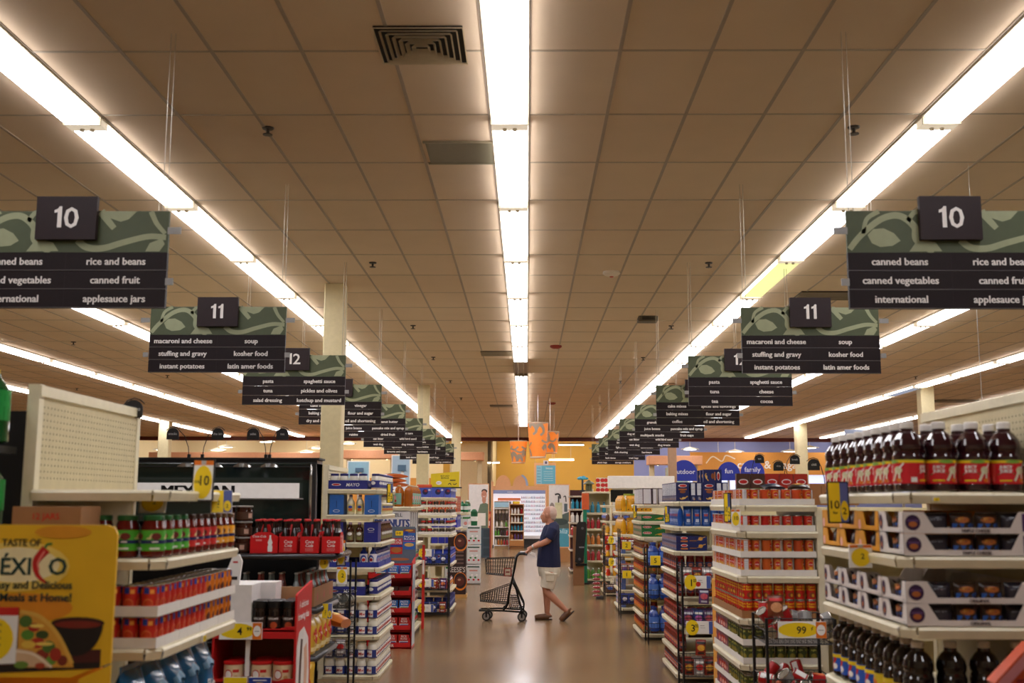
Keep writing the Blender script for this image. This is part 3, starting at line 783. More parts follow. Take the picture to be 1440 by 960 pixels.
BAGR = bag_p('red_snack_bag', .22, .08, .17, '7c1518', lambda b, F, w, h: (b.oval(F, .02, h * .6, w * .3, h * .2, B_, .002), b.text(F, 'CHILI', 0, h * .3, .03, W_, .003)))
BAGR.put((1.86, 4.10, .955), .1, 'red and blue bag under the tilted boxes, lower right edge', 'bag')
wire_rack((1.70, 4.0, 0), .55, .36, 1.02, [.94, .5], 'black wire rack with tilted boxes before the nearest right display', .10)

# ================================================================ R2: canned soup
endcap(R2, [1.745, 1.56, 1.25, .96, .65, .33, .10], 1.70, True, 'cream shelf unit of canned soup in white trays')
gondola(R2, label='cream shelving run behind the canned soup display')
def soup_deco(band, oval, txt='soup'):
    def f(b, C, r, h):
        F = C(); b.rect(F, -r * pi, h * .08, r * pi, h * .26, band, .0006, 16)
        for a in (0, 2.1):
            A = C(a); b.oval(A, 0, h * .64, r * .62, h * .22, oval, .0012); b.oval(A, 0, h * .64, r * .5, h * .16, R_, .0016); b.text(A, txt, 0, h * .60, h * .09, W_, .003)
            b.oval(A, 0, h * .33, r * .55, h * .10, M('d9a23a', .5), .0014)
        A = C(1.05); b.rect(A, -r * .42, h * .08, r * .42, h * .93, M('d8d6d8', .5), .0011, 5)
        for k in range(6): b.rect(A, -r * .34, h * (.16 + k * .12), r * .3, h * (.19 + k * .12), GREY, .0015, 4)
    return f
SOUP1 = can_p('soup_can', .0345, .105, 'cf4a1c', soup_deco(B_, GOLD)); SOUP2 = can_p('soup_can', .0345, .105, 'c42318', soup_deco(R_, M('e2683a', .5)))
SOUP3 = can_p('soup_can', .0345, .118, 'c85a1e', soup_deco(O_, M('e07a30', .5))); SOUP4 = can_p('soup_can', .0345, .118, 'bf4a1c', soup_deco(G_, GOLD))
def ybean_deco(b, C, r, h):
    for a in (0, 1.6, 3.14, -1.6):
        A = C(a); b.text(A, 'Ranch', 0, h * .74, h * .13, Y_, .0015); b.text(A, 'Beans', 0, h * .58, h * .13, Y_, .0015); b.oval(A, 0, h * .3, r * .6, h * .16, M('8a3a12', .5), .0014); b.oval(A, r * .2, h * .28, r * .25, h * .1, GOLD, .002)
BEAN = can_p('bean_can', .0345, .115, 'c01a12', ybean_deco)
def green_deco(b, C, r, h):
    F = C(); b.rect(F, -r * pi, h * .72, r * pi, h * .9, M('3a3a14', .5), .0008, 16)
    for a in (0, 1.6, 3.14, -1.6):
        A = C(a); b.text(A, 'Light', 0, h * .74, h * .12, M('d0d060', .5), .0015); b.oval(A, 0, h * .4, r * .6, h * .18, M('8a7a2a', .5), .0014); b.rect(A, -r * .5, h * .1, r * .5, h * .2, DKR, .0012, 4)
GREEN = can_p('vegetable_soup_can', .0345, .112, '39431a', green_deco)
def pink_deco(b, C, r, h):
    for a in (0, 1.6, 3.14, -1.6):
        A = C(a); b.oval(A, 0, h * .55, r * .6, h * .25, M('c0392b', .5), .0012); b.oval(A, r * .2, h * .5, r * .3, h * .14, M('e8b0a0', .5), .0016)
PINKC = can_p('vegetable_soup_can', .0345, .112, '8a5a68', pink_deco)
TRAY = tray_p('can_tray', .30, .24, .042, 'e3ddd3'); TRAYB = tray_p('can_tray', .30, .24, .05, '9a6a3c')
def trays(u, p, z, where, desc, na=4, ns=2, wd=.30, dp=.24):
    for i in range(na):
        p.put(u.P(.155 + i * .302, dp / 2 + .006, z), u.rz, '%s, %s, %s from near corner' % (desc, where, ORD[i]), 'tray', 'can trays')
    for i in range(1, ns):
        p.put(u.P(dp / 2 + .006, dp + .008 + wd / 2 - .008 + (i - 1) * .302, z), 0, '%s, %s, aisle side' % (desc, where), 'tray', 'can trays')
def cans(u, z, pf, ps, desc_f, desc_s, where, cat, grp, sp=.0755, n=16, ns=7, d=.052, tf=None):
    rowF(u, pf, z, sp, n, d, .0428, desc_f, where, cat, grp, .002, tf or (.3, 0, .9, -.2, 0, .5))
    rowS(u, ps, z, sp, ns - 1, .052, .048 + sp, desc_s, where, cat, grp, .002, (0, .9, -.15, .1, 1.0, 0, -.1))
W1 = 'top white tray'
trays(R2, TRAY, 1.747, 'top shelf', 'low white cardboard tray of soup cans')
cans(R2, 1.753, SOUP1, SOUP1, 'orange-red soup can with a gold oval', 'orange-red soup can with a gold oval', 'top shelf', 'can', 'soup cans')
trays(R2, TRAY, 1.562, 'second shelf', 'low white cardboard tray of red cans')
cans(R2, 1.568, SOUP2, SOUP2, 'red soup can with tomato picture', 'red soup can with tomato picture', 'second shelf', 'can', 'soup cans')
for t, nm in ((0, 'lower tier'), (1, 'upper tier')):
    trays(R2, TRAY, 1.252 + t * .128, 'third shelf ' + nm, 'low white tray of orange cans')
    cans(R2, 1.258 + t * .128, [SOUP3] * 5 + [SOUP4] * 3 + [SOUP3] * 8, [SOUP3, SOUP3, SOUP4, SOUP4, SOUP4, SOUP4], ['orange soup can'] * 5 + ['green and orange soup can'] * 3 + ['orange soup can'] * 8, ['orange soup can'] * 2 + ['green and orange soup can'] * 4, 'third shelf ' + nm, 'can', 'soup cans')
    cans(R2, .968 + t * .118, BEAN, BEAN, 'red bean can with yellow lettering', 'red bean can with yellow lettering', 'fourth shelf ' + nm, 'can', 'bean cans')
    if t == 0: trays(R2, TRAYB, .962, 'fourth shelf', 'brown cardboard tray of bean cans')
    for z, wh in ((.652, 'fifth shelf '), (.332, 'sixth shelf ')):
        trays(R2, TRAY, z + t * .125, wh + nm, 'low white tray of dark green cans')
        cans(R2, z + .006 + t * .125, [GREEN] * 9 + [PINKC] * 7, GREEN, ['dark green soup can'] * 9 + ['pink and red soup can'] * 7, 'dark green soup can', wh + nm, 'can', 'light soup cans')
def dinner_deco(col2):
    def f(b, F, l, r, t):
        for A, w in ((F, .098), (l, .05), (r, .05)):
            b.oval(A, 0, .165, w * .36, .02, W_ if w > .06 else R_, .0012); b.oval(A, 0, .165, w * .3, .014, R_, .0018); b.oval(A, 0, .06, w * .36, .035, M('d98a2a', .5), .0012); b.rect(A, -w * .4, .11, w * .4, .118, M(col2, .5), .001)
    return f
DB1 = box_p('dinner_box', .100, .05, .225, '4a2a18', dinner_deco('6a7a3a')); DB2 = box_p('dinner_box', .100, .05, .225, 'b02a1a', dinner_deco('f0d060'))
rowS(R2, [DB1, DB1, DB2, DB2, DB2], 1.749, .106, 5, .34, .10, ['tall brown dinner box'] * 2 + ['tall red dinner box'] * 3, 'behind the top soup cans', 'box', 'dinner boxes', .002)
WB = box_p('side_on_box', .055, .12, .17, 'c9ccd4', lambda b, F, l, r, t: (b.rect(F, -.02, .03, .02, .15, W_), b.rect(r, -.05, .01, .05, .16, NAVY)))
rowF(R2, WB, 1.749, .07, 4, .20, .55, 'white and navy dry-mix box', 'behind the top soup cans', 'box', 'dry mix boxes', .002)
PK1 = bag_p('foil_packet', .16, .05, .10, '1d2733', lambda b, F, w, h: b.oval(F, 0, h * .5, w * .3, h * .2, M('3a5a78', .4), .002)); PK2 = bag_p('foil_packet', .16, .05, .10, '241f14', lambda b, F, w, h: b.oval(F, 0, h * .5, w * .3, h * .25, GOLD, .002))
PK1.put(R2.P(.16, .30, 1.862), 0, 'dark blue foil packet lying on the top soup cans', 'packet', None, (-1.35, 0, .2)); PK2.put(R2.P(.16, .47, 1.862), 0, 'black and gold foil packet lying on the top soup cans', 'packet', None, (-1.35, 0, -.2))
CBX = box_p('cardboard_box', .17, .2, .16, 'a9764a', lambda b, F, l, r, t: (b.rect(F, -.004, .02, .004, .14, M('8a5c36', .6)), b.oval(F, .04, .08, .02, .02, M('7a5030', .6))))
CBX.put(R2.P(.52, .70, 1.745), 0, 'brown cardboard box on top of the shelving right of the dinner boxes', 'box')
CBX.put(R2.P(.52, .89, 1.745), 0, 'second brown cardboard box on top of the shelving, half hidden by juice', 'box')
for (x, y, z, h) in ((1.45, 8.05, 1.62, .21), (1.46, 7.80, 1.595, .12)):
    price_sign((x, y, z), -.9 if h > .2 else -.5, .065, h, '10', 'narrow yellow price card hanging at the %s of the soup display' % ('top corner' if h > .2 else 'second shelf corner'), style='d' if h > .2 else 'v', blk=h > .2)
sp_ = MB(); sp_.cbox(-.09, .09, -.04, .04, .0, 1.14, M('dd951a', .5), .008); sp_.cbox(-.07, .07, -.03, .03, 1.14, 1.52, M('c8a878', .5), .006); sp_.box(-.10, .10, -.07, .05, 0, .06, M('b87812', .5))
tag(sp_.build('display_post', loc=(1.575, 9.26, 0), rz=pi / 2), 'tall narrow orange-yellow post standing at the far side of the soup cans', 'cardboard panel')
# wire rack of dented cans before R2
wire_rack((1.545, 7.30, 0), .44, .42, 1.02, [.86, .48, .2], 'black wire rack of reduced cans before the soup display', .16)
price_sign((1.77, 7.285, .90), 0, .31, .105, '99', 'yellow ninety-nine cent card on the wire rack of cans', '¢', 'h', blk=False)
REDC = can_p('loose_can', .037, .10, 'b8181a', lambda b, C, r, h: [b.rect(C(a), -r * .5, h * .15, r * .5, h * .85, W_ if a else M('d86a30', .5), .0012, 5) for a in (0, 2.4)])
SILC = can_p('loose_can', .045, .06, '8d8a86', lambda b, C, r, h: b.rect(C(0), -r, h * .2, r, h * .8, M('6a6664', .4), .001, 8))
BAGP = bag_p('snack_packet', .11, .05, .13, '7a3a22', lambda b, F, w, h: (b.oval(F, 0, h * .45, w * .35, h * .25, M('e0a070', .4), .002), b.rect(F, -w * .4, h * .75, w * .4, h * .9, R_, .002, 6)))
rnd = random.Random(5)
def heap(ps, x, y, z, w, d, n, name, cat, grp, tall=.09):
    k = 0
    for lay in range(2):
        m = n // 2 if lay == 0 else n - n // 2
        nx = max(1, int(math.ceil(m / 2.0)))
        for i in range(m):
            px = x + w * ((i % nx) + .5) / nx + rnd.uniform(-.008, .008); py = y + d * (.27 + .46 * (i // nx)) + rnd.uniform(-.015, .015)
            p = ps[rnd.randrange(len(ps))]
            p.put((px, py, z + .055 + lay * tall), 0, '%s, %s from the walkway in the %s layer' % (name, ORD[i], ('bottom', 'top')[lay]), cat, grp, (rnd.uniform(-1.7, 1.7), rnd.uniform(-.5, .5), rnd.uniform(-3, 3))); k += 1
heap([REDC, SILC, REDC], 1.545, 7.30, .86, .44, .42, 14, 'loose can in the upper wire basket', 'can', 'loose cans in the baskets', .08)
heap([REDC, REDC, SILC], 1.545, 7.30, .48, .44, .42, 14, 'loose red can in the lower wire basket', 'can', 'loose cans in the baskets', .085)
BAGP.put((1.62, 7.36, 1.03), .1, 'brown nut packet standing in the upper wire basket of cans', 'packet')

# ================================================================ R3: pasta and sauce
endcap(R3, [1.775, 1.525, 1.28, 1.07, .83, .555, .29, .08], 1.75, True, 'cream shelf unit of blue pasta boxes and sauce jars')
gondola(R3, label='cream shelving run behind the blue pasta display')
NV = '16205c'
def pasta_deco(b, F, l, r, t):
    b.oval(F, 0, .155, .045, .016, W_, .001); b.oval(F, .004, .155, .036, .012, R_, .0016); b.rect(F, -.042, .112, .042, .125, M('b4682a', .5)); b.oval(F, 0, .095, .03, .016, M('8a4a20', .5)); b.ribbon(F, [(-.03, .03), (0, .02), (.05, .05)], .01, M('e0a84a', .5)); b.oval(F, .01, .03, .02, .01, M('e8c070', .5), .002)
    for A in (l, r):
        b.rect(A, -.02, .06, .02, .18, M('d9dbe2', .5)); b.rect(A, -.02, .12, .02, .1215, NAVY, .0012); b.rect(A, -.01, .015, .012, .045, M('8a8fa8', .5)); b.rect(A, .004, .012, .016, .03, M('d8a860', .5), .0012)
PBOX = box_p('pasta_box', .135, .056, .19, NV, pasta_deco)
q90 = pi / 2
rowF(R3, PBOX, 1.779, .064, 18, .085, .05, 'upright navy pasta box', 'top shelf', 'box', 'pasta boxes', .001, (q90,))
for i, (d, t) in enumerate(((.19, q90), (.25, q90), (.352, 0), (.452, q90), (.512, q90))):
    PBOX.put(R3.P(.075 if t else .04, d, 1.779), t, '%s navy pasta box, top shelf, aisle side, %s from walkway' % ('face-out' if not t else 'side-on', ORD[i]), 'box', 'pasta boxes')
for i in range(3): PBOX.put(R3.P(.30 + i * .2, .34, 2.039), 0, 'navy pasta box lying above the top row, %s from the aisle' % ORD[i], 'box', 'pasta boxes', (0, q90, 0))
for i in range(3): PBOX.put(R3.P(.30 + i * .2, .34 , 1.779), 0, 'inner navy pasta box under the lying one, %s from the aisle' % ORD[i], 'box', 'pasta boxes')
def pbag_deco(b, F, w, h):
    b.rect(F, -w * .26, h * .10, w * .26, h * .68, M('7a93c4', .35), .0015, 5); b.rect(F, -w * .22, h * .5, w * .22, h * .62, M('b04a4a', .4), .002, 4); b.rect(F, -w * .18, h * .2, w * .2, h * .36, M('c8cfe0', .4), .002, 4)
PBAG = bag_p('pasta_bag', .090, .07, .195, '1f4fa0', pbag_deco)
rowF(R3, PBAG, 1.529, .105, 11, .06, .07, 'shiny blue pasta bag', 'second shelf', 'bag', 'pasta bags', .003)
rowS(R3, PBAG, 1.529, .089, 5, .06, .139, 'shiny blue pasta bag', 'second shelf', 'bag', 'pasta bags', .003)
def spag_deco(b, F, l, r, t):
    for A, s in ((r, 1), (l, 1)):
        b.oval(A, -.075, .052, .035, .014, W_, .001); b.oval(A, -.075, .052, .029, .010, R_, .0016); b.rect(A, -.11, .012, -.04, .028, M('b4682a', .5)); b.rect(A, -.02, .02, .05, .03, M('8a5a30', .5)); b.oval(A, .09, .045, .022, .018, M('e0a84a', .5)); b.ribbon(A, [(.06, .03), (.1, .05), (.14, .065)], .006, M('e0a84a', .5))
    b.rect(F, -.018, .01, .018, .06, M('9aa0b8', .5)); b.oval(F, 0, .04, .013, .016, M('c8825a', .5), .0014)
SPAG = box_p('spaghetti_box', .062, .31, .072, NV, spag_deco)
for t in (0, 1):
    rowF(R3, SPAG, 1.284 + t * .0735, .066, 18, .165, .045, 'long navy spaghetti box end-on', 'third shelf ' + ('lower', 'upper')[t] + ' tier', 'box', 'spaghetti boxes', .0005)
def sauce_deco(c1, c2):
    def f(g, C, r, h):
        for a in (0, 1.57, 3.14, -1.57):
            A = C(a); g.oval(A, 0, h * .42, r * .55, h * .10, c1, .001); g.rect(A, -r * .6, h * .24, r * .6, h * .30, c2, .001, 5); g.oval(A, r * .3, h * .22, r * .2, h * .05, R_, .0014)
    return f
SJ1 = jar_p('sauce_jar', .042, .165, '5a120c', '8a1f14', '2a2a4a', sauce_deco(M('c06a50', .5), M('d8d0c8', .5)), (.18, .66), .86, .13)
SJ2 = jar_p('sauce_jar', .042, .165, '6a1a0e', 'a02c1a', '7c4a50', sauce_deco(M('d88a60', .5), NAVY), (.18, .66), .86, .13)
for z, p, wh in ((1.074, SJ1, 'fourth shelf'), (.834, SJ2, 'fifth shelf'), (.559, SJ2, 'sixth shelf'), (.294, SJ2, 'seventh shelf'), (.084, SJ1, 'bottom shelf')):
    rowF(R3, p, z, .092, 13, .055, .06, 'red sauce jar with a dark lid', wh, 'jar', 'pasta sauce jars', .002, (0, .2))
    if z > .5: rowS(R3, p, z, .095, 4, .055, .152, 'red sauce jar with a dark lid', wh, 'jar', 'pasta sauce jars', .002)
wire_rack((1.50, 10.86, 0), .42, .36, 1.22, [.98, .58, .12], 'black wire rack of bagged snacks before the pasta display', .17)
def pk(col, c1, c2):
    return bag_p('snack_packet', .10, .05, .14, col, lambda b, F, w, h: (b.oval(F, 0, h * .5, w * .36, h * .2, c1, .002), b.rect(F, -w * .4, h * .76, w * .4, h * .9, c2, .002, 6), b.rect(F, -w * .3, h * .1, w * .3, h * .22, c2, .002, 6)))
PKA = pk('9a8f8c', R_, W_); PKB = pk('5a3a6a', M('c04a5a', .5), M('b8b8c0', .5)); PKC = pk('8a2a1c', GOLD, K_); PKD = pk('3a4a8a', M('c05aa0', .5), W_)
for z, ps, nm in ((.985, [PKA, PKC, PKA, PKA], 'upper'), (.585, [PKB, PKD, PKB, PKD], 'middle'), (.125, [PKC, PKA, PKC, PKC], 'lowest')):
    for r_ in range(3):
        for i, p in enumerate(ps):
            p.put((1.557 + i * .1, 10.925 + r_ * .09, z + .004), 0, 'snack packet in the %s basket before the pasta, row %s, %s from walkway' % (nm, ('one', 'two', 'three')[r_], ORD[i]), 'packet', 'snack packets in the wire rack', (-.07, rnd.uniform(-.06, .06), 0))
PKB.put((1.70, 10.845, .80), 0, 'purple packet hung on the front of the wire rack before the pasta', 'packet', None, (-.1, .05, 0))
PKC.put((1.66, 10.845, .32), 0, 'orange packet hung low on the wire rack before the pasta', 'packet', None, (-.1, .05, 0))
price_sign((1.645, 10.84, .945), 0, .25, .12, '1', 'yellow and white one dollar card on the pasta wire rack', '00', 'r', 'x', blk=False)
price_sign((1.655, 10.84, .52), 0, .26, .12, '3', 'yellow and white three dollar card on the pasta wire rack', '00', 'r', blk=False)
price_sign((1.44, 11.45, 1.56), -.6, .05, .17, '10', 'narrow yellow price card at the corner of the pasta display', style='d')

# ================================================================ R4: lasagne boxes and yellow-lidded jars
endcap(R4, [1.74, 1.525, 1.32, 1.075, .83, .59, .32, .08], 1.70, True, 'cream shelf unit of green lasagne boxes and yellow-lidded jars')
gondola(R4, label='cream shelving run behind the green lasagne display')
WBX = box_p('white_panel_box', .055, .12, .21, '3f1626', lambda b, F, l, r, t: [b.rect(A, -w, .01, w, .2, M('dcd8dc', .5)) or b.rect(A, -w, .07, w, .073, M('5a2a3a', .5), .0012) or b.rect(A, -w, .14, w, .143, M('5a2a3a', .5), .0012) for A, w in ((F, .022), (l, .05), (r, .05))])
rowF(R4, WBX, 1.744, .062, 18, .09, .045, 'white-panelled maroon box', 'top shelf', 'box', 'white-panelled boxes', .001)
rowS(R4, WBX, 1.744, .075, 5, .065, .19, 'white-panelled maroon box', 'top shelf', 'box', 'white-panelled boxes', .001)
def las_deco(b, F, l, r, t):
    for A in (r, l):
        b.oval(A, -.08, .048, .06, .016, W_, .0008); b.oval(A, -.08, .048, .056, .013, R_, .0014); b.text(A, 'creamette', -.08, .043, .012, W_, .002); b.oval(A, .09, .03, .035, .012, GOLD, .001); b.ribbon(A, [(.02, .02), (.08, .04), (.14, .05)], .006, GOLD)
    b.rect(F, -.035, .01, .035, .062, M('8a6a5a', .5)); b.oval(F, .0, .036, .02, .016, M('d8b090', .5), .0014)
LAS = box_p('lasagne_box', .09, .31, .075, '1c6a2c', las_deco)
for z, tiers, wh in ((1.529, 1, 'second shelf'), (1.324, 2, 'third shelf')):
    for t in range(tiers):
        rowF(R4, LAS, z + t * .0765, .096, 12, .165, .06, 'long green lasagne box end-on', wh + (' upper tier' if t else ' lower tier'), 'box', 'lasagne boxes', .0005)
TJ = jar_p('sauce_jar', .047, .17, '6a2a14', '8a5a2a', '8f8a84', sauce_deco(GOLD, M('b09060', .5)), (.15, .62), .86, .14)
YJ = jar_p('sauce_jar', .047, .185, '6a1a0c', 'b8862a', '8a6a3a', lambda g, C, r, h: [(g.oval(C(a), 0, h * .36, r * .55, h * .13, GOLD, .001), g.oval(C(a), r * .1, h * .34, r * .3, h * .09, M('d8602a', .5), .0016), g.rect(C(a), -r * .75, h * .5, r * .75, h * .58, R_, .0014, 6)) for a in (0, 1.57, 3.14, -1.57)], (.10, .66), .88, .13)
for z, p, de, wh in ((1.079, TJ, 'brown sauce jar with yellow picture', 'fourth shelf'), (.834, YJ, 'yellow-lidded red sauce jar', 'fifth shelf'), (.594, YJ, 'yellow-lidded red sauce jar', 'sixth shelf'), (.324, YJ, 'yellow-lidded red sauce jar', 'seventh shelf'), (.084, YJ, 'yellow-lidded red sauce jar', 'bottom shelf')):
    rowF(R4, p, z, .104, 12, .06, .06, de, wh, 'jar', 'yellow-lidded sauce jars', .002, (0, .2))
    rowS(R4, p, z, .104, 3 if z > .5 else 1, .06, .164, de, wh, 'jar', 'yellow-lidded sauce jars', .002)
wire_rack((1.53, 14.25, 0), .34, .34, 1.20, [.95, .55, .14], 'black wire rack of blue bottles before the lasagne display', .12)
BLUB = bottle_p('blue_jug', .06, .30, '1d3f94', '16307c', '4a72c0', lambda g, C, r, h: [g.text(C(a), 'SALT', 0, h * .34, h * .06, W_, .002) for a in (0, 2)], (.15, .6), None, 14, .1, .5)
for z, nm in ((.155, 'bottom'), (.56, 'middle'), (.96, 'top')):
    for i in range(2):
        for j in range(2):
            BLUB.put((1.62 + i * .135, 14.34 + j * .14, z), 0, 'dark blue plastic jug, %s basket before the lasagne, %s, %s' % (nm, ('walkway side', 'inner side')[i], ('front', 'rear')[j]), 'jug', 'blue jugs in the wire rack')
price_sign((1.63, 14.23, .98), 0, .13, .12, '5', 'yellow five dollar card on the rack of blue jugs', style='y', blk=False)
price_sign((1.44, 14.85, 1.56), -.5, .05, .17, '10', 'narrow yellow price card at the corner of the lasagne display', style='d')

# ================================================================ R5: yellow coffee bags
endcap(R5, [1.62, 1.26, .95, .66, .38, .10], 1.62, False, 'cream shelf unit of yellow coffee bags')
gondola(R5, label='cream shelving run behind the yellow coffee bags')
YBAG = bag_p('coffee_bag', .135, .10, .25, 'd99a12', lambda b, F, w, h: [b.rect(F, x - w * .09, h * .1, x + w * .09, h * .82, K_, .002, 3) or b.oval(F, x, h * .3, w * .04, h * .03, W_, .003) for x in (-w * .28, w * .28)])
for z, wh in ((1.624, 'top shelf'), (1.264, 'second shelf')):
    rowF(R5, YBAG, z, .15, 8, .07, .09, 'upright yellow coffee bag', wh, 'bag', 'yellow coffee bags', .004)
    rowS(R5, YBAG, z, .14, 3, .065, .19, 'upright yellow coffee bag', wh, 'bag', 'yellow coffee bags', .004)
LIME = box_p('cereal_box', .19, .06, .30, '9aa83a', lambda b, F, l, r, t: (b.rect(F, -.08, .20, .08, .27, M('e8e0d0', .5)), b.oval(F, 0, .235, .06, .025, R_, .0015), b.oval(F, .02, .12, .06, .05, LBLUE, .001)))
LIME2 = box_p('cereal_box', .19, .06, .30, '7fae5a', lambda b, F, l, r, t: (b.rect(F, -.08, .05, .08, .15, B_), b.rect(F, -.08, .18, .08, .26, W_), b.text(F, 'OATS', 0, .2, .03, R_)))
for i in range(3): (LIME, LIME2, LIME)[i].put(R5.P(.95, .25 + i * .12, 1.621), 0, 'lime green cereal box behind the top coffee bags, %s from walkway' % ORD[i], 'box', 'cereal boxes')
TBOX = box_p('tea_box', .15, .07, .085, '5a6aa0', lambda b, F, l, r, t: (b.rect(F, -.06, .02, .06, .065, M('c8ccd8', .5)), b.rect(F, -.03, .03, .04, .05, R_, .0015)))
TBOX2 = box_p('tea_box', .15, .07, .085, '8a5a3c', lambda b, F, l, r, t: (b.rect(F, -.06, .02, .06, .065, M('d8b890', .5)), b.oval(F, .03, .042, .02, .016, B_, .0015)))
for s, z in enumerate((.954, .664, .384, .104)):
    for t in range(2):
        rowF(R5, [TBOX, TBOX, TBOX2, TBOX, TBOX2, TBOX, TBOX], z + t * .088, .158, 7, .06, .10, ['blue tea box', 'blue tea box', 'brown tea box', 'blue tea box', 'brown tea box', 'blue tea box', 'blue tea box'], ORD[s + 2] + ' shelf ' + ('lower', 'upper')[t] + ' tier', 'box', 'tea boxes', .002)
wire_rack((1.46, 17.55, 0), .36, .34, 1.36, [1.05, .66, .2], 'black wire rack of red bags before the coffee display', .14)
RBAG = pk('8a1520', W_, W_); MBAG = pk('b07a6a', M('8a5aa0', .5), W_); BJAR = pk('2a3f94', W_, K_)
for z, p, nm, de in ((1.06, RBAG, 'upper', 'red'), (.67, MBAG, 'middle', 'tan and purple'), (.21, BJAR, 'lowest', 'dark blue')):
    for r_ in range(2):
        for i in range(3): p.put((1.53 + i * .11, 17.62 + r_ * .12, z), 0, '%s packet, %s basket before the coffee, %s row, %s from walkway' % (de, nm, ('front', 'rear')[r_], ORD[i]), 'packet', 'packets in the coffee wire rack')
price_sign((1.56, 17.53, 1.045), 0, .14, .12, '2', 'yellow two dollar card on the wire rack before the coffee', '00', 'y', blk=False)
price_sign((1.56, 17.53, .60), 0, .14, .12, '1', 'yellow one dollar card on the wire rack before the coffee', '00', 'y', blk=False)
pp = MB(); pp.cbox(-.02, .02, -.02, .02, 0, 1.05, M('c08a80', .5), .004); pp.box(-.10, .10, -.10, .10, 0, .02, M('c08a80', .5)); tag(pp.build('display_post', loc=(1.86, 17.42, 0)), 'thin pink post standing right of the coffee wire rack', 'post')

# ================================================================ R6: pet food
endcap(R6, [1.72, 1.42, 1.05, .72, .38, .08], 1.75, False, 'cream shelf unit of pet food bags with bright packets')
gondola(R6, label='cream shelving run behind the pet food')
PET1 = bag_p('pet_food_bag', .17, .09, .135, 'd8a01e', lambda b, F, w, h: (b.oval(F, 0, h * .55, w * .22, h * .24, M('d8602a', .5), .002), b.oval(F, .02, h * .5, w * .12, h * .14, K_, .003)))
PET2 = bag_p('pet_food_bag', .17, .09, .135, 'c83018', lambda b, F, w, h: (b.oval(F, 0, h * .55, w * .3, h * .2, W_, .002), b.rect(F, -w * .3, h * .1, w * .3, h * .25, Y_, .002, 5)))
PET3 = bag_p('pet_food_bag', .17, .09, .135, '6a4a3a', lambda b, F, w, h: (b.oval(F, 0, h * .55, w * .3, h * .2, M('3a5ab0', .5), .002), b.rect(F, -w * .4, h * .7, w * .4, h * .9, W_, .002, 5)))
cols = {0: ([PET3], ['brown and blue']), 1: ([PET3, PET3], ['brown and blue'] * 2), 2: ([PET1, PET1], ['yellow'] * 2), 3: ([PET1, PET2], ['yellow', 'red']), 4: ([PET2, PET1], ['red', 'yellow']), 5: ([PET2], ['red'])}
for s, z in enumerate((1.42, 1.05, .72, .38, .08)):
    for t in range(2 if 0 < s < 4 else 1):
        k = (1, 2, 3, 4, 4)[s]; ps, ds = cols[k]
        rowF(R6, [ps[(i + t) % len(ps)] for i in range(6)], z + .004 + t * .145, .195, 6, .06, .12, [ds[(i + t) % len(ds)] + ' pet food bag' for i in range(6)], ORD[s + 1] + ' shelf' + (' upper tier' if t else ''), 'bag', 'pet food bags', .004)
        rowS(R6, [ps[(i + t + 1) % len(ps)] for i in range(2)], z + .004 + t * .145, .185, 2, .07, .23, [ds[(i + t + 1) % len(ds)] + ' pet food bag' for i in range(2)], ORD[s + 1] + ' shelf' + (' upper tier' if t else ''), 'bag', 'pet food bags', .004)
gp = MB(); gp.cbox(-.04, .04, -.03, .03, 0, 1.62, M('14805c', .5), .008); gp.box(-.08, .08, -.08, .08, 0, .03, K_); gp.box(-.07, .09, -.04, .04, 1.62, 1.98, M('d8602a', .5))
tag(gp.build('display_post', loc=(1.29, 24.76, 0)), 'green upright post with an orange top beyond the pet food', 'post')
ln = empty('garden_lantern', (1.42, 25.45, 2.024)); ln.scale = (.5, .5, .72); tag(ln, 'olive green metal lantern with a wide roof beyond the pet food', 'lantern')
b = MB(); b.lathe([(0, 0), (.16, 0), (.17, .02), (.15, .04), (.14, .22), (.15, .24)], M('4a4a2a', .4), 8); 
for k in range(8): b.box(.14 * sin(k * pi / 4) - .01, .14 * sin(k * pi / 4) + .01, -.14 * cos(k * pi / 4) - .01, -.14 * cos(k * pi / 4) + .01, .03, .23, M('6a6a3c', .4))
b.build('body', ln); b = MB(); b.lathe([(.26, .23), (.27, .25), (.18, .30), (.09, .33), (.05, .36), (0, .37)], M('5a5a3c', .4), 16); b.build('roof', ln)
tv = empty('monitor', R6.P(.3, .36, 1.722)); tag(tv, 'small black monitor standing on the pet food shelf', 'monitor')
b = MB(); b.cbox(-.22, .22, -.02, .02, .06, .30, M('0d0d10', .25), .008); b.build('screen', tv); b = MB(); b.box(-.02, .02, -.015, .015, .01, .08, BLK); b.cbox(-.12, .12, -.07, .07, 0, .015, BLK, .004); b.build('stand', tv)
fl_ = empty('teal_plant', (1.30, 26.0, 2.024)); fl_.scale = (.8, .8, .85); tag(fl_, 'teal artificial flower head on a dark stem behind the lantern', 'artificial flower')
b = MB(); b.rod((0, 0, 0), (0, 0, .38), .03, M('23303a', .5), 8); b.cbox(-.07, .07, -.07, .07, 0, .05, M('23303a', .5), .01); b.build('stem', fl_)
b = MB()
for k in range(16):
    a = k * 2.4; rr = .03 + .10 * (k / 16) ** .5; b.sphere((rr * cos(a), rr * sin(a), .42 - rr * .5), (.06, .06, .035), M('3f9ab4', .5), 8, 5)
b.build('flower_head', fl_)
bc = MB(); bc.box(-.14, .14, -.02, .02, 0, .34, M('d8d0c4', .6)); F = front(-.02)
for k in range(9): bc.oval(F, -.09 + .09 * (k % 3) + rnd.uniform(-.02, .02), .06 + .11 * (k // 3), .05, .045, R_, .001 + .0004 * k)
tag(bc.build('red_pattern_board', loc=(1.74, 25.6, 2.024 - .02)), 'red and white patterned board standing behind the lantern', 'board')
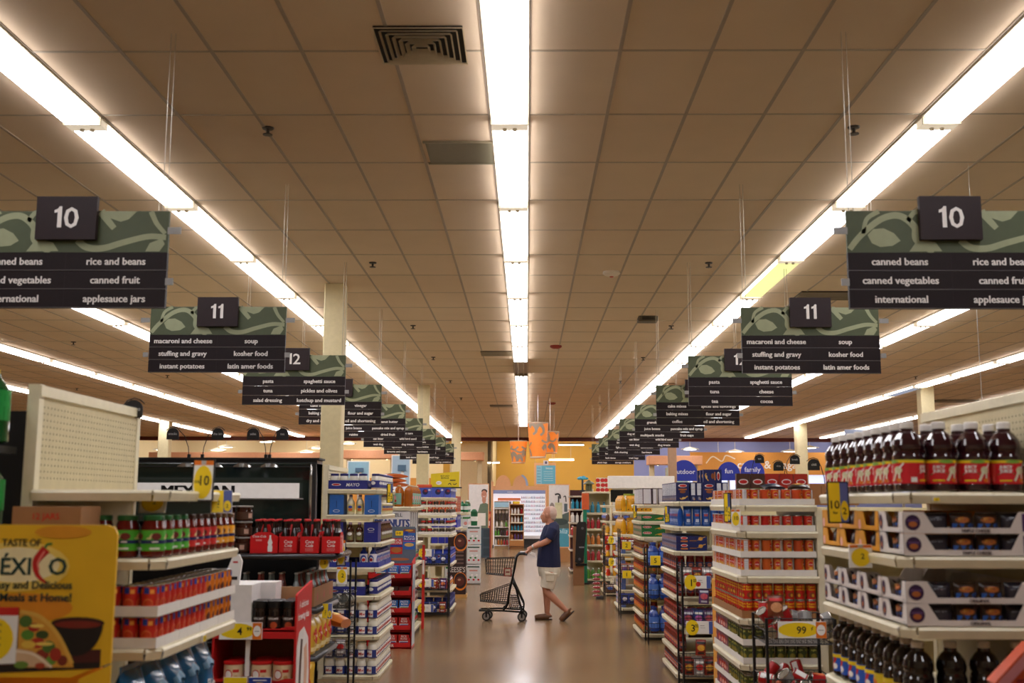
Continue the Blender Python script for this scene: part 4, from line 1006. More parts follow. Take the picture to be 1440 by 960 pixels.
wp = MB(); wp.cbox(-.69, .69, -.15, .15, 0, .26, M('e6e0da', .5), .01); wp.box(-.6, .6, -.1, .1, -2.05, 0, M('d8d0c0', .6))
tag(wp.build('white_header_panel', loc=(2.40, 23.4, 2.07)), 'long white header box on a stand beyond the pet food and lasagne', 'header box')
wire_rack((1.44, 20.75, 0), .36, .34, 1.35, [1.0, .62, .12], 'black wire rack of pet treats before the pet food', .16)
for z, p, nm in ((1.01, PET2, 'upper'), (.63, PET3, 'middle'), (.13, PET3, 'lowest')):
    for i in range(2):
        for r_ in range(2): p.put((1.54 + i * .17, 20.83 + r_ * .16, z), 0, 'pet treat bag, %s basket, %s row, %s from walkway' % (nm, ('front', 'rear')[r_], ORD[i]), 'bag', 'pet treat bags')
price_sign((1.62, 20.73, 1.02), 0, .22, .13, '7', 'white and yellow price card on the upper pet treat basket', '79', 'r', blk=False)
price_sign((1.62, 20.73, .62), 0, .22, .13, '10', 'white and yellow price card on the middle pet treat basket', '00', 'r', blk=False)
RSTK = pk('9a1a2a', W_, W_)
for t in range(6): RSTK.put((1.36, 20.92, .06 + t * .075), 0, 'red and white bag lying in the low stack, %s from the floor' % ORD[t], 'bag', 'stacked red bags', (-1.57, 0, rnd.uniform(1.3, 1.8)))
sb = MB(); sb.cbox(-.075, .06, -.12, .12, 0, .055, M('3a3a3c', .5), .01); tag(sb.build('floor_pallet', loc=(1.36, 20.96, 0)), 'low dark plinth under the stacked red bags', 'plinth')
# ================================================================ L1: salsa jars, canned chili, nearest display on the left
L1 = Unit(-1, 4.57, 'l1'); L2 = Unit(-1, 7.97, 'l2'); L3 = Unit(-1, 11.37, 'l3'); L4 = Unit(-1, 14.77, 'l4'); L5 = Unit(-1, 17.75, 'l5', fx=1.20); L6 = Unit(-1, 21.57, 'l6', fx=1.32); L7 = Unit(-1, 24.97, 'l7', fx=1.3)
endcap(L1, [1.80, 1.52, 1.16, .62, .12], 2.22, True, 'cream pegboard shelf unit with an empty upper shelf above salsa jars')
def salsa_deco(c1):
    def f(g, C, r, h):
        g.rect(C(), -pi * r, h * .33, pi * r, h * .41, NAVY, .0012, 18)
        for a in (0, 1.57, 3.14, -1.57):
            A = C(a); g.oval(A, r * .1, h * .50, r * .42, h * .085, M('6a1f14', .5), .001); g.poly(A, [(-r * .75, h * .44), (-r * .2, h * .58), (-r * .35, h * .43)], M('e0c88a', .5), .0014); g.rect(A, -r * .4, h * .19, r * .4, h * .235, W_, .0012, 4); g.rect(A, -r * .25, h * .355, r * .25, h * .385, W_, .0018, 4)
    return f
SAL = {}
for nm, lab, lid in (('green', '4ca82c', '1f5a2a'), ('red', 'cc2420', '3a1a10'), ('orange', 'e8a01e', '5a3a14')):
    SAL[nm] = jar_p('salsa_jar', .050, .172, '5e140c', lid, lab, salsa_deco(lab), (.16, .72), .80, .12)
seq = ['green'] * 4 + ['red'] * 4 + ['orange'] * 3
rowF(L1, [SAL[q] for q in seq], 1.524, .1095, 11, .058, .062, [q + '-labelled salsa jar' for q in seq], 'second shelf', 'jar', 'salsa jars', .002, (.5, .3, .6))
rowS(L1, SAL['green'], 1.524, .108, 4, .062, .168, 'green-labelled salsa jar', 'second shelf', 'jar', 'salsa jars', .002, (.1,))
JX = box_p('cardboard_box', .27, .20, .17, '9a6f4a', lambda b, F, l, r, t: (b.text(F, '12 JARS', .0, .12, .025, R_), b.rect(F, -.14, .02, .14, .022, M('7a5636', .6))))
JX.put((-1.885, 4.44, 1.562), 0, 'brown cardboard jar box with red printing above the yellow display', 'box')
jst = MB(); jst.box(-.2, .2, -.11, .11, 1.14, 1.56, M('6a4a2c', .6)); jst.box(-.22, .22, -.11, .11, 0, 1.14, M('7a5834', .6))
tag(jst.build('carton_stack', loc=(-1.92, 4.435, 0)), 'plain brown cardboard carton standing behind the yellow taco display', 'box')
def chili_deco(orange):
    def f(b, C, r, h):
        for a in (0, 1.57, 3.14, -1.57):
            A = C(a); b.rect(A, -r * .5, h * .72, r * .1, h * .93, B_, .0012, 3); b.oval(A, 0, h * .36, r * .62, h * .20, M('8a3414' if orange else 'd86a3a', .5), .0012); b.oval(A, 0, h * .38, r * .5, h * .13, M('5a2010' if orange else 'c8401c', .5), .0016); b.rect(A, r * .2, h * .72, r * .7, h * .86, M('f0a040', .5), .001, 3); b.rect(A, -r * .7, h * .04, r * .7, h * .12, R_, .001, 5)
    return f
CH1 = can_p('chili_can', .0345, .118, 'c8281c', chili_deco(False)); CH2 = can_p('chili_can', .0345, .118, 'e07c1c', chili_deco(True))
for t, nm in ((0, 'lower tier'), (1, 'upper tier')):
    trays(L1, TRAY, 1.162 + t * .126, 'third shelf ' + nm, 'low white cardboard tray of chili cans')
    p = [CH1] * 10 + [CH2] * 6
    rowF(L1, p, 1.168 + t * .126, .0755, 16, .052, .0428, ['red chili can'] * 10 + ['orange chili can'] * 6, 'third shelf ' + nm, 'can', 'chili cans', .002, (.1, -.1, .2))
    rowS(L1, CH1, 1.168 + t * .126, .0755, 5, .052, .13, 'red chili can', 'third shelf ' + nm, 'can', 'chili cans', .002)
    rowF(L1, p, 1.168 + t * .126, .0755, 16, .13, .0428, ['rear-row red chili can'] * 10 + ['rear-row orange chili can'] * 6, 'third shelf ' + nm, 'can', 'chili cans', .002) if t else None
RICE = bag_p('rice_bag', .225, .17, .44, '1c5d8c', lambda b, F, w, h: (b.text(F, 'Rice', .0, h * .5, .05, W_, .004, ital=.15), b.rect(F, -w * .3, h * .12, w * .3, h * .3, M('c8b898', .5), .003, 6), b.ribbon(F, [(-w * .3, h * .75), (0, h * .8), (w * .3, h * .72)], .03, M('7ab0d8', .4), .003)), .18)
rowF(L1, RICE, .625, .232, 5, .14, .12, 'large shiny blue rice bag', 'lower shelf', 'bag', 'rice bags', .008)
RICE.put(L1.P(.13, .37, .625), 0, 'large shiny blue rice bag, lower shelf, aisle side', 'bag', 'rice bags')
price_sign((-1.475, 5.02, 1.755), 0, .10, .19, '10', 'black-framed yellow ten for card hung from the empty left shelf', left='10/$', tilt=-.08)
price_sign((-1.60, 4.72, 1.705), -.15, .12, .095, '2', 'tilted yellow price card under the left end of the empty shelf', blk=False, tilt=-.2)
price_sign((-1.475, 5.35, 1.70), .4, .10, .11, '2', 'pale yellow and blue price card under the empty shelf', style='d', blk=False, tilt=-.15)
price_sign((-1.478, 5.15, 1.12), L1.rz, .05, .03, '.99', 'small yellow price tag under the chili shelf', style='y', blk=False)
def flag_sign(x, y, z, word, lean, label, sweep):
    e = empty('shelf_flag_sign', (x, y, z)); tag(e, label, 'flag sign', 'black flag signs on bent wires')
    sg = 1 if sweep > 0 else -1; zc = .14
    w_ = MB(); pts = [(sweep, 0, 0), (sweep * .93, 0, .08), (sweep * .68, 0, .17), (sg * .035, 0, zc + .092), (0, 0, zc + .104), (-sg * .03, 0, zc + .096), (-sg * .055, 0, zc + .075)]
    w_.tube(pts, .0035, BLK, 5); w_.box(sweep - .012, sweep + .012, -.012, .012, -.02, .02, BLK); w_.build('wire', e)
    b = MB(); pts = [(-.05, zc), (.05, zc)] + [(.05 * cos(a), zc + .045 + .05 * sin(a)) for a in [pi * i / 12 for i in range(13)]]
    b.prism(pts, front(-.008), .006, K_); b.text(front(-.0085), word, 0, zc + .038, .020, GREY, w=.075); b.build('flag', e)
    return e
flag_sign(-2.06, 5.72, 2.185 - .14 + .0, 'pickles', 0, 'black half-round flag sign above the empty pegboard on the left', -.12)
# lime green bottle at the far left edge
GB = bottle_p('green_bottle', .07, .31, '0d4a22', 'd8c81e', '0f8a34', None, (.3, .7), None, 16, .08, .3)
for z in (1.622, 1.985): GB.put((-2.20, 4.48, z), 0, 'large dark green bottle with a yellow cap, left edge of the photo, %s' % ('lower' if z < 1.8 else 'upper'), 'bottle', 'green bottles at the left edge')
gsh = MB(); gsh.box(-2.75, -2.125, 4.40, 4.565, 1.58, 1.615, BLK); gsh.box(-2.75, -2.125, 4.40, 4.565, 1.945, 1.975, BLK); gsh.box(-2.75, -2.2, 4.56, 4.9, 1.58, 1.615, BLK); gsh.box(-2.75, -2.22, 4.86, 4.9, 0, 2.15, BLK); gsh.box(-2.75, -2.72, 4.53, 4.86, 0, 2.15, BLK)
tag(gsh.build('black_bottle_shelf'), 'black shelf holding the green bottles at the left edge', 'shelf')

# ---------------------------------------------------------------- yellow cardboard taco display
TD = empty('taco_display', (-1.475, 4.0, 0)); tag(TD, 'yellow and orange cardboard taco shell display with a large header card', 'cardboard display')
YL = M('e8b51c', .5, var=.12, scale=6); OR1 = M('e08a18', .5)
b = MB()
b.prism([(-1.0, 1.135), (-.14, 1.135), (-.06, 1.165), (0, 1.185), (0, 1.635), (-.012, 1.66), (-.04, 1.668), (-1.0, 1.668)], front(0), .012, YL); hd = b.build('header_card', TD)
F = front(-.0008)
q = MB()
P = lambda px, py: ((px - 166) / 386.0, 1.668 - (py - 735) / 386.0)
def blob(px, py, rx, ry, m, n=.0006): q.oval(F, *P(px, py), rx / 386.0, ry / 386.0, m, n, 20)
blob(40, 848, 70, 20, M('dd8a1a', .5)); blob(90, 745, 40, 9, M('dd941c', .5))
blob(30, 792, 72, 34, M('f0cf60', .5), .0009); blob(28, 790, 60, 24, M('f6e6b0', .5), .0012)
DT = M('2a3a30', .5)
def pt(s, px, py, hpx, m, al='r', w=None, n=.002, cond=1.0): x, y = P(px, py); q.text(F, s, x, y, hpx / 386.0, m, n, w=w, al=al, cond=cond, bold=.0010)
pt('TASTE OF', 60, 764, 10, M('5a4a24', .5), cond=.9)
pt('MÉXI', 48, 803, 24, M('123a34', .5), cond=.95); pt('O', 98, 803, 24, M('123a34', .5))
q.ribbon(F, [P(68, 768), P(55, 785), P(58, 803), P(72, 815)], (.036, .006), R_, .0024); q.ribbon(F, [P(66, 771), P(58, 786), P(60, 797)], .006, M('f08a7a', .4), .0028); q.ribbon(F, [P(66, 767), P(69, 762), P(76, 761)], .008, G_, .0028)
pt('Easy and Delicious', 107, 822, 11, DT); pt('Meals at Home!', 107, 839, 11.5, DT)
# picture of tacos and a bowl
q.poly(F, [P(0, 848), P(36, 848), P(38, 925), P(0, 931)], M('5a2a14', .5), .0009)
q.poly(F, [P(60, 905), P(152, 903), P(152, 922), P(60, 926)], M('4a1610', .5), .0010)
q.poly(F, [P(-10, 926), P(152, 920), P(152, 928), P(-10, 936)], M('1c0e0a', .5), .0012)
q.poly(F, [P(117 + 36 * cos(a), 868 + 44 * sin(a)) for a in [pi * k / 16 for k in range(17)]], M('120a0a', .4), .0013); blob(118, 868, 37, 8, M('3a120c', .4), .0016); blob(118, 870, 32, 5, M('7a2014', .35), .0019)
q.poly(F, [P(36, 852), P(56, 853), P(78, 866), P(98, 890), P(112, 912), P(116, 927), P(38, 928)], M('d89a34', .5), .0022)
for (px, py, rx, ry, c) in ((46, 866, 9, 8, '4a6a24'), (58, 874, 8, 6, 'a82a1a'), (50, 884, 9, 7, '5a8a2a'), (70, 884, 9, 6, '3a4a1c'), (64, 895, 10, 7, 'b8321e'), (80, 900, 9, 8, '4a6a24'), (52, 897, 10, 5, 'e8c048'), (90, 910, 8, 9, 'a8301c'), (72, 910, 9, 7, '8a2a18'), (62, 872, 10, 2.5, 'f0d060'), (74, 896, 12, 2.5, 'f0d060'), (100, 918, 7, 7, '7a2a14'), (84, 918, 8, 6, '6a9a34')):
    blob(px, py, rx, ry, M(c, .5), .0025 + .0001 * (px % 7))
q.ribbon(F, [P(38, 853), P(66, 860), P(92, 884), P(114, 922)], .014, M('e0ae48', .5), .0036)
q.poly(F, [P(36, 902), P(58, 906), P(74, 914), P(88, 927), P(36, 926)], M('d8b48a', .5), .0036); q.ribbon(F, [P(36, 906), P(60, 910), P(86, 927)], .008, M('efdcc0', .5), .004)
blob(44, 924, 10, 5, M('6a8a34', .5), .0042); blob(70, 925, 7, 4, M('b8482a', .5), .0042)
q.poly(F, [P(-10, 848), P(36, 848), P(36, 922), P(-10, 924)], W_, .005); q.poly(F, [P(-10, 847), P(36, 847), P(36, 858), P(-10, 858)], R_, .0054); q.oval(F, *P(4, 890), .07, .075, Y_, .0054)
for k in range(4): q.rect(F, P(-4, 0)[0], P(0, 872 + k * 9)[1], P(14, 0)[0], P(0, 869 + k * 9)[1], M('b89a2a', .5), .0058)
q.build('printed_picture', hd)
for x0, x1 in ((-.11, 0), (-1.0, -.9)):
    c = MB(); c.prism([(x0, 0), (x1, 0), (x1, 1.18 if x1 == 0 else 1.13), (x0, 1.13)], front(0), .012, YL); c.build('side_wall', TD)
c = MB(); c.box(-.9, -.11, .26, .28, 0, 1.13, OR1); c.box(-.12, -.11, .012, .26, 0, 1.12, OR1); c.box(-.9, -.89, .012, .26, 0, 1.12, OR1); c.build('rear_wall', TD)
for z in (.12, .50, .88):
    c = MB(); c.box(-.89, -.12, .02, .26, z - .02, z, OR1); c.box(-.9, -.11, 0, .02, z - .03, z + .05, M('c8a018', .5)); c.build('tray', TD)
TKB = box_p('taco_kit_box', .17, .06, .20, '8a1a12', lambda b, F, l, r, t: (b.rect(F, -.084, .155, .084, .198, GOLD), b.oval(F, 0, .09, .06, .04, M('d8a83a', .5)), b.text(F, 'TACO', 0, .125, .02, Y_, .0016), b.rect(t, -.085, -.03, .085, .03, M('d8a02a', .5), .0006)))
for r_, z in enumerate((.885, .505, .125)):
    for i in range(4): TKB.put((-1.475 - .212 - i * .18, 4.07, z), 0, 'red and gold taco kit box in the yellow display, %s tray, %s from the edge' % (('top', 'middle', 'bottom')[r_], ORD[i]), 'box', 'taco kit boxes')

# ================================================================ L2: dark green cooler case with the MEXICAN header
MC = empty('cooler_case', (-1.68, 7.97, 0)); tag(MC, 'dark green cooler case with a black and white lettered header', 'cooler case')
DG = M('1c2c26', .25, coat=.5); DG2 = M('16221e', .3); BL2 = M('0b0b0b', .18, coat=.6)
b = MB()
pr = [(1.09, 0), (1.09, 2.09), (.86, 2.09), (.84, 2.055), (.885, 1.93), (.90, 1.60), (1.0, 1.56), (1.0, 0)]   # (y, z) canopy section
n = len(pr); vs = [(-2.1, y, z) for y, z in pr] + [(0, y, z) for y, z in pr]
b.add(vs, [tuple(range(n - 1, -1, -1)), tuple(range(n, 2 * n))] + [(i, (i + 1) % n, n + (i + 1) % n, n + i) for i in range(n)], DG); b.build('canopy', MC)
c = MB(); c.box(-2.1, .02, .83, 1.1, 2.09, 2.105, K_); c.box(-2.1, 0, .845, .86, 2.03, 2.09, K_); c.build('top_rim', MC)
c = MB(); F = flat((0, .884, 0), (1, 0, 0), (0, -.03, 1)); c.rect(F, -1.46, 1.785, -.13, 1.905, W_, .004); 
c.box(-1.48, -.11, .879, .895, 1.775, 1.786, GREY)
s_ = c.build('light_box', MC); s_.data.materials[0] = M('d9d4d2', .4, emit=.12 * GLOW / 9, ecol='fff4e6')
c = MB(); c.text(F, 'MEXICAN', -.94, 1.80, .088, K_, .006, cond=1.12, bold=.006); c.text(F, 'MEXICAN', -.94, 1.80, .088, K_, .006, cond=1.12, bold=.003); c.build('lettering', s_)
c = MB(); c.box(-.035, .0, .82, 1.09, 1.38, 2.06, K_); c.tube([(-.04, .835, 1.40), (-.04, .825, 1.75), (-.04, .82, 1.95), (-.04, .83, 2.03), (-.04, .86, 2.07)], .014, M('c8c6c2', .15, .9), 8); c.build('end_panel', MC)
c = MB(); c.box(-2.1, 0.28, .10, .80, 1.35, 1.385, BL2); c.tube([(-2.1, .10, 1.363), (.28, .10, 1.363), (.28, .80, 1.363)], .022, M('3a3a3c', .25, .6), 8); c.build('deck_shelf', MC)
for z, m in ((1.00, M('4a4a4c', .35, .5)), (.66, M('4a4a4c', .35, .5)), (.30, M('4a4a4c', .35, .5))):
    c = MB(); c.box(-2.1, .16, .16, .98, z - .03, z, BLK); c.tube([(-2.1, .16, z - .026), (.16, .16, z - .026), (.16, .98, z - .026)], .022, m, 6); c.build('shelf', MC)
for x in (-1.05, -.83, -.60, -.38):
    c = MB(); c.lathe([(.10, -.03), (.085, .0), (.04, .018), (0, .02)], M('c4c2be', .15, .9), 16, (x, .875, 2.06), sy=.45); c.build('reflector', MC)
c = MB(); c.box(-2.1, 0, .98, 1.09, .0, 1.36, BLK); c.box(-2.1, 0.02, .2, .98, 0, .12, BLK); c.build('body', MC)
for i, (x, w_, sw, ww) in enumerate(((-2.90, 'snacks', .14, 0), (-2.53, 'the bin', -.12, 0), (-2.24, 'salsa', .11, 0), (-2.00, 'tea', -.10, 0))):
    e = flag_sign(x, 8.98, 2.118, w_, 0, 'black half-round flag sign on a bent wire above the green cooler, %s from the pegboard' % ORD[i], sw)
# cola carriers
CR = empty  # (kept simple: a carrier is a red carton with a gabled handle)
def carrier_proto():
    b = MB(); R = M('d01418', .4)
    w, d, h = .20, .135, .150
    b.box(-w / 2, w / 2, -d / 2, d / 2, 0, .004, R)
    for F, L_ in ((front(-d / 2), w), (back(d / 2), w)):
        b.prism([(-L_ / 2, 0), (L_ / 2, 0), (L_ / 2, h * .8), (L_ * .22, h), (-L_ * .22, h), (-L_ / 2, h * .8)], F, .003, R)
    for F in (sideL(-w / 2), sideR(w / 2)):
        b.prism([(-d / 2, 0), (d / 2, 0), (d / 2, h * .8), (-d / 2, h * .8)], F, .003, R)
    for F in (front(-d / 2), back(d / 2)):
        b.text(F, 'Coca-Cola', -.035, .112, .017, W_, .0012, ital=.25); b.rect(F, -.06, .085, -.015, .098, M('e88a86', .5))
        b.poly(F, [(.03, .01), (.062, .01), (.064, .045), (.058, .06), (.064, .075), (.053, .105), (.052, .128), (.040, .128), (.039, .105), (.028, .075), (.034, .06), (.028, .045)], W_)
    for F in (sideL(-w / 2), sideR(w / 2)):
        b.text(F, 'Coca', 0, .072, .022, W_, .0012, ital=.25); b.text(F, 'Cola', 0, .045, .022, W_, .0012, ital=.25)
        for k in range(3): b.rect(F, -.03, .015 + k * .008, .03, .018 + k * .008, M('e88a86', .5))
    g = MB(); g.prism([(-.06, .06), (.06, .06), (.04, .16), (.025, .205), (-.025, .205), (-.04, .16)], front(-.002), .004, R)
    return Proto('bottle_carrier', b, [('handle', g)])
CAR = carrier_proto()
CLA = bottle_p('cola_bottle', .0275, .235, '1a0e0b', 'c41a1c', None, None, prof=[(0, .004), (.95, 0), (1, .02), (.98, .16), (.88, .26), (.98, .38), (1, .48), (.80, .60), (.52, .74), (.42, .86), (.40, .96)], n=10, caph=.055, capr=.5)
for j, row in enumerate(((-.42, -.215, -.01, .02), (-.40, -.2, 0.0))):
    for i, x in enumerate((-1.90, -1.715, -1.575, -1.46) if j == 0 else (-1.95, -1.74, -1.54)):
        y = 8.20 + j * .27; rz = (0, .15, .9, -.35)[i] if j == 0 else 0
        if j == 0: rz = (0, 1.52, 1.57, 1.62)[i]; y = (8.17, 8.21, 8.21, 8.23)[i]; x = (-1.915, -1.735, -1.585, -1.435)[i]
        CAR.put((x, y, 1.387), rz, 'red six-bottle cola carrier on the black shelf, %s row, %s from the jars' % (('front', 'rear')[j], ORD[i]), 'bottle carrier', 'cola carriers')
        for k in range(6):
            lx, ly = -.062 + .062 * (k % 3), (-.034, .034)[k // 3]
            CLA.put((x + lx * cos(rz) - ly * sin(rz), y + lx * sin(rz) + ly * cos(rz), 1.393), rz, 'cola bottle in the %s-row carrier %s from the jars, %s slot, %s side' % (('front', 'rear')[j], ORD[i], ORD[k % 3], ('near', 'far')[k // 3]), 'bottle', 'cola bottles in carriers')
BJ = jar_p('brown_jar', .056, .112, '3a1c10', '9a948c', '4a2c1a', lambda g, C, r, h: [g.rect(C(a), -r * .3, h * .2, r * .3, h * .5, M('c8a08a', .5), .001, 3) for a in (0, 2.4)], (.12, .66), .97, .10)
for i, (x, y, n_) in enumerate(((-2.215, 8.20, 3), (-2.085, 8.20, 3), (-2.335, 8.28, 2), (-2.45, 8.22, 1), (-2.13, 8.33, 3))):
    for k in range(n_): BJ.put((x, y, 1.387 + k * .114), .5 * k, 'squat brown jar with a silver lid, %s stack from the cola, %s layer' % (ORD[i], ORD[k]), 'jar', 'stacked brown jars')
BBX = box_p('blue_drink_box', .075, .05, .12, '2c3580', lambda b, F, l, r, t: (b.oval(F, 0, .04, .025, .02, M('8ab83a', .5)), b.text(F, 'M', -.01, .085, .02, W_)))
for k in range(2):
    for i in range(2): BBX.put((-2.61 + i * .085, 8.11, 1.387 + k * .122), .1, 'small blue drink box left of the brown jars, %s column, %s layer' % (ORD[i], ORD[k]), 'box', 'blue drink boxes')
# glass soda bottles in brown cartons
SODA = bottle_p('soda_bottle', .030, .235, '6f7a78', 'b8b4ae', 'd8d4d0', lambda g, C, r, h: [g.oval(C(a), 0, h * .36, r * .6, h * .06, c, .001) for a, c in ((0, R_), (2, B_))], (.26, .46), [(0, .004), (.95, 0), (1, .02), (1, .50), (.86, .60), (.5, .74), (.42, .86), (.40, .96)], 12, .05, .48)
SODA2 = bottle_p('soda_bottle', .030, .235, '8a3a34', 'b8b4ae', 'e0dcd8', lambda g, C, r, h: [g.oval(C(a), 0, h * .36, r * .6, h * .06, B_, .001) for a in (0, 2)], (.26, .46), [(0, .004), (.95, 0), (1, .02), (1, .50), (.86, .60), (.5, .74), (.42, .86), (.40, .96)], 12, .05, .48)
KR = tray_p('bottle_carton', .26, .20, .135, '9a6c42', lambda b, F, l, r, t: [b.poly(A, [(-.02, .04), (0, .10), (.025, .06), (.01, .035)], c) for A, c in ((F, M('b83a44', .5)), (l, M('6a5a6a', .5)))])
for i in range(4):
    KR.put((-1.645, 8.275 + i * .262, 1.003), pi / 2, 'brown soda bottle carton on the walkway side of the cooler, %s from near' % ORD[i], 'carton', 'soda cartons') if i < 3 else None
for i in range(3): KR.put((-1.885 - i * .265, 8.26, 1.003), 0, 'brown soda bottle carton on the near side of the cooler, %s from walkway' % ORD[i], 'carton', 'soda cartons')
k = 0
for i in range(3):
    for a in range(3):
        for c_ in range(2): (SODA, SODA2)[(i + a) % 2].put((-1.60 - c_ * .09, 8.197 + i * .262 + a * .078, 1.008), 0, 'soda bottle in the %s walkway carton, %s place, %s row' % (ORD[i], ORD[a], ('outer', 'inner')[c_]), 'bottle', 'soda bottles in cartons')
        for c_ in range(2): (SODA, SODA2)[(i + a + 1) % 2].put((-1.807 - i * .265 - a * .078, 8.215 + c_ * .09, 1.008), 0, 'soda bottle in the %s near-side carton, %s place, %s row' % (ORD[i], ORD[a], ('outer', 'inner')[c_]), 'bottle', 'soda bottles in cartons')
price_sign((-1.475, 8.12, 1.27), 0, .075, .10, '3', 'small pale yellow card hanging at the corner of the black cola shelf', blk=False, tilt=-.1)
price_sign((-1.435, 8.62, 1.27), .15, .07, .20, '3', 'narrow black-framed yellow price card right of the cola carriers', left='2/', tilt=-.05)
price_sign((-1.485, 8.35, .90), 0, .075, .11, '2', 'pale yellow and blue price card under the soda cartons', style='d', blk=False, tilt=-.2)
CHP = bag_p('chip_bag', .19, .10, .25, 'd0a83a', lambda b, F, w, h: (b.oval(F, 0, h * .5, w * .34, h * .22, R_, .002), b.text(F, 'CHIPS', 0, h * .46, .022, W_, .004), b.rect(F, -w * .4, h * .08, w * .4, h * .2, M('e8d8a0', .4), .002, 6)))
CHP2 = bag_p('chip_bag', .19, .10, .25, 'c8702a', lambda b, F, w, h: (b.oval(F, 0, h * .5, w * .34, h * .22, M('e8c878', .4), .002), b.rect(F, -w * .3, h * .75, w * .3, h * .9, M('8a2a1a', .5), .002, 6)))
for i in range(4):
    for t in range(2): (CHP, CHP2)[(i * t) % 2].put((-1.585 - .11 * t, 8.235 + i * .195, .664), pi / 2, '%s chip bag on the walkway side of the cooler, %s row, %s from near' % (('yellow', 'orange')[(i * t) % 2], ('outer', 'inner')[t], ORD[i]), 'bag', 'chip bags')
CHP2.put((-1.44, 8.97, .80), 0, 'orange chip bag sticking out from the shelf towards the walkway', 'bag', 'chip bags', (-1.3, .1, 1.3))
CHP.put((-1.60, 8.03, .37), 0, 'large yellow chip bag hanging below the near corner of the cooler shelf', 'bag', 'chip bags', (.05, 0, .3))

# ---------------------------------------------------------------- red coffee shipper before the cooler
SH = empty('coffee_display', (-1.37, 6.70, 0)); tag(SH, 'red and white cardboard coffee display with two trays and a curved side panel', 'cardboard display')
RD = M('c4181a', .45); WC = M('e2dcd6', .5)
F = sideR(0.0)
c = MB(); c.prism([(0, 0), (.45, 0), (.45, 1.26), (.02, 1.21), (0, 1.20)], F, .012, RD); sp2 = c.build('side_panel', SH)
c = MB(); c.poly(F, [(.02, 0), (.40, 0), (.41, .7), (.36, .92), (.22, 1.0), (.08, .98), (.02, .9)], WC, .001)
c.ribbon(F, [(.12, .55), (.13, .75), (.16, .93)], .06, M('4a2c1c', .5), .002); c.oval(F, .22, .25, .16, .22, M('8a4a24', .5), .002); c.oval(F, .22, .27, .12, .16, M('c89a6a', .5), .0026); c.ribbon(F, [(.28, .6), (.30, .75), (.27, .88)], .09, M('d8a888', .5), .002)
c.text(F, 'A delicious', .2, 1.12, .045, W_, .002, w=.34); c.text(F, 'brewing idea', .2, 1.05, .045, W_, .002, w=.34); c.build('printed_panel', sp2)
for z, lip in ((1.02, .10), (.72, .08), (.40, .08)):
    c = MB(); c.box(-.50, -.012, 0, .45, z - .03, z - .02, RD); c.prism([(-.50, z - .07), (-.012, z - .07), (-.012, z + .0), (-.06, z - .0), (-.10, z - .012), (-.2, z - .012), (-.50, z + .0)], front(0), .006, RD); c.build('tray', SH)
c = MB(); c.box(-.50, -.012, .43, .45, 0, 1.22, M('a07850', .6)); c.box(-.50, -.488, 0, .45, 0, 1.0, RD); c.build('rear_wall', SH)
c = MB(); c.box(-.46, -.28, .02, .42, 1.0, 1.26, WC); c.box(-.28, -.19, .25, .42, 1.0, 1.26, WC); c.build('riser', SH)
c = MB(); c.prism([(-.46, 1.26), (-.36, 1.26), (-.345, 1.40), (-.365, 1.44), (-.40, 1.44), (-.43, 1.36)], front(.02), .02, W_); c.rect(front(.0195), -.45, 1.29, -.37, 1.31, K_); c.rect(front(.0195), -.40, 1.39, -.37, 1.40, R_); c.build('crest', SH)
c = MB(); c.box(-.305, -.28, .02, .04, .73, 1.0, WC); c.build('divider', SH)
COF = jar_p('coffee_jar', .042, .165, '221410', '120f0e', '2e1a12', lambda g, C, r, h: [(g.text(C(a), 'NESCAFE', 0, h * .34, h * .07, W_, .001, w=r * 1.5), g.oval(C(a), r * .1, h * .14, r * .5, h * .12, M('b8481c', .5), .001)) for a in (0, 2.1)], (.05, .5), .97, .26)
for i in range(3):
    for j in range(3): COF.put((-1.43 - i * .088, 6.765 + j * .088, 1.002), 0, 'coffee jar with black lid, %s column from the side panel, %s row' % (ORD[i], ORD[j]), 'jar', 'coffee jars') if not (i >= 1 and j > 1) else None
TUB = jar_p('creamer_tub', .062, .112, 'e2c8a0', 'c41c1c', 'dcc49a', lambda g, C, r, h: [(g.oval(C(a), -r * .35, h * .34, r * .42, h * .26, M('c8302a', .5), .001), g.oval(C(a), -r * .35, h * .34, r * .34, h * .2, W_, .0014), g.rect(C(a), r * .1, h * .45, r * .7, h * .6, R_, .001, 3), g.oval(C(a), r * .4, h * .2, r * .2, h * .1, M('c89a60', .5), .001)) for a in (0, 2.1)], (.03, .9), .98, .16)
for i in range(3):
    for j in range(2): TUB.put((-1.455 - i * .133 - (.03 if i == 2 else 0), 6.775 + j * .135, .702), 0, 'cream coloured creamer tub with red lid, %s from the side panel, %s row' % (ORD[i], ORD[j]), 'tub', 'creamer tubs')
price_sign((-1.70, 6.692, .945), 0, .255, .10, '4', 'yellow four ninety-nine card on the red coffee display', '99', 'h', blk=False)
price_sign((-1.72, 6.692, .60), 0, .14, .13, '99', 'lower yellow ninety-nine card on the red coffee display', style='y', blk=False)
price_sign((-1.575, 6.692, .585), 0, .135, .145, '3.99', 'blue and yellow price card on the red coffee display', style='b', blk=False)
wire_rack((-2.255, 6.55, 0), .36, .36, 1.10, [.80, .5], 'black wire rack of green snack bags left of the coffee display', .20)
MIX = bag_p('snack_mix_bag', .13, .07, .25, 'd8d4c0', lambda b, F, w, h: (b.text(F, 'MIXX', 0, h * .62, .03, G_, .003), b.oval(F, 0, h * .3, w * .32, h * .2, M('b08a5a', .5), .002), b.oval(F, .01, h * .28, w * .15, h * .1, M('e0c090', .5), .003), b.rect(F, -w * .42, h * .84, w * .42, h * .97, G_, .002, 6), b.rect(F, w * .2, h * .05, w * .42, h * .8, GRN2, .0015, 3)))
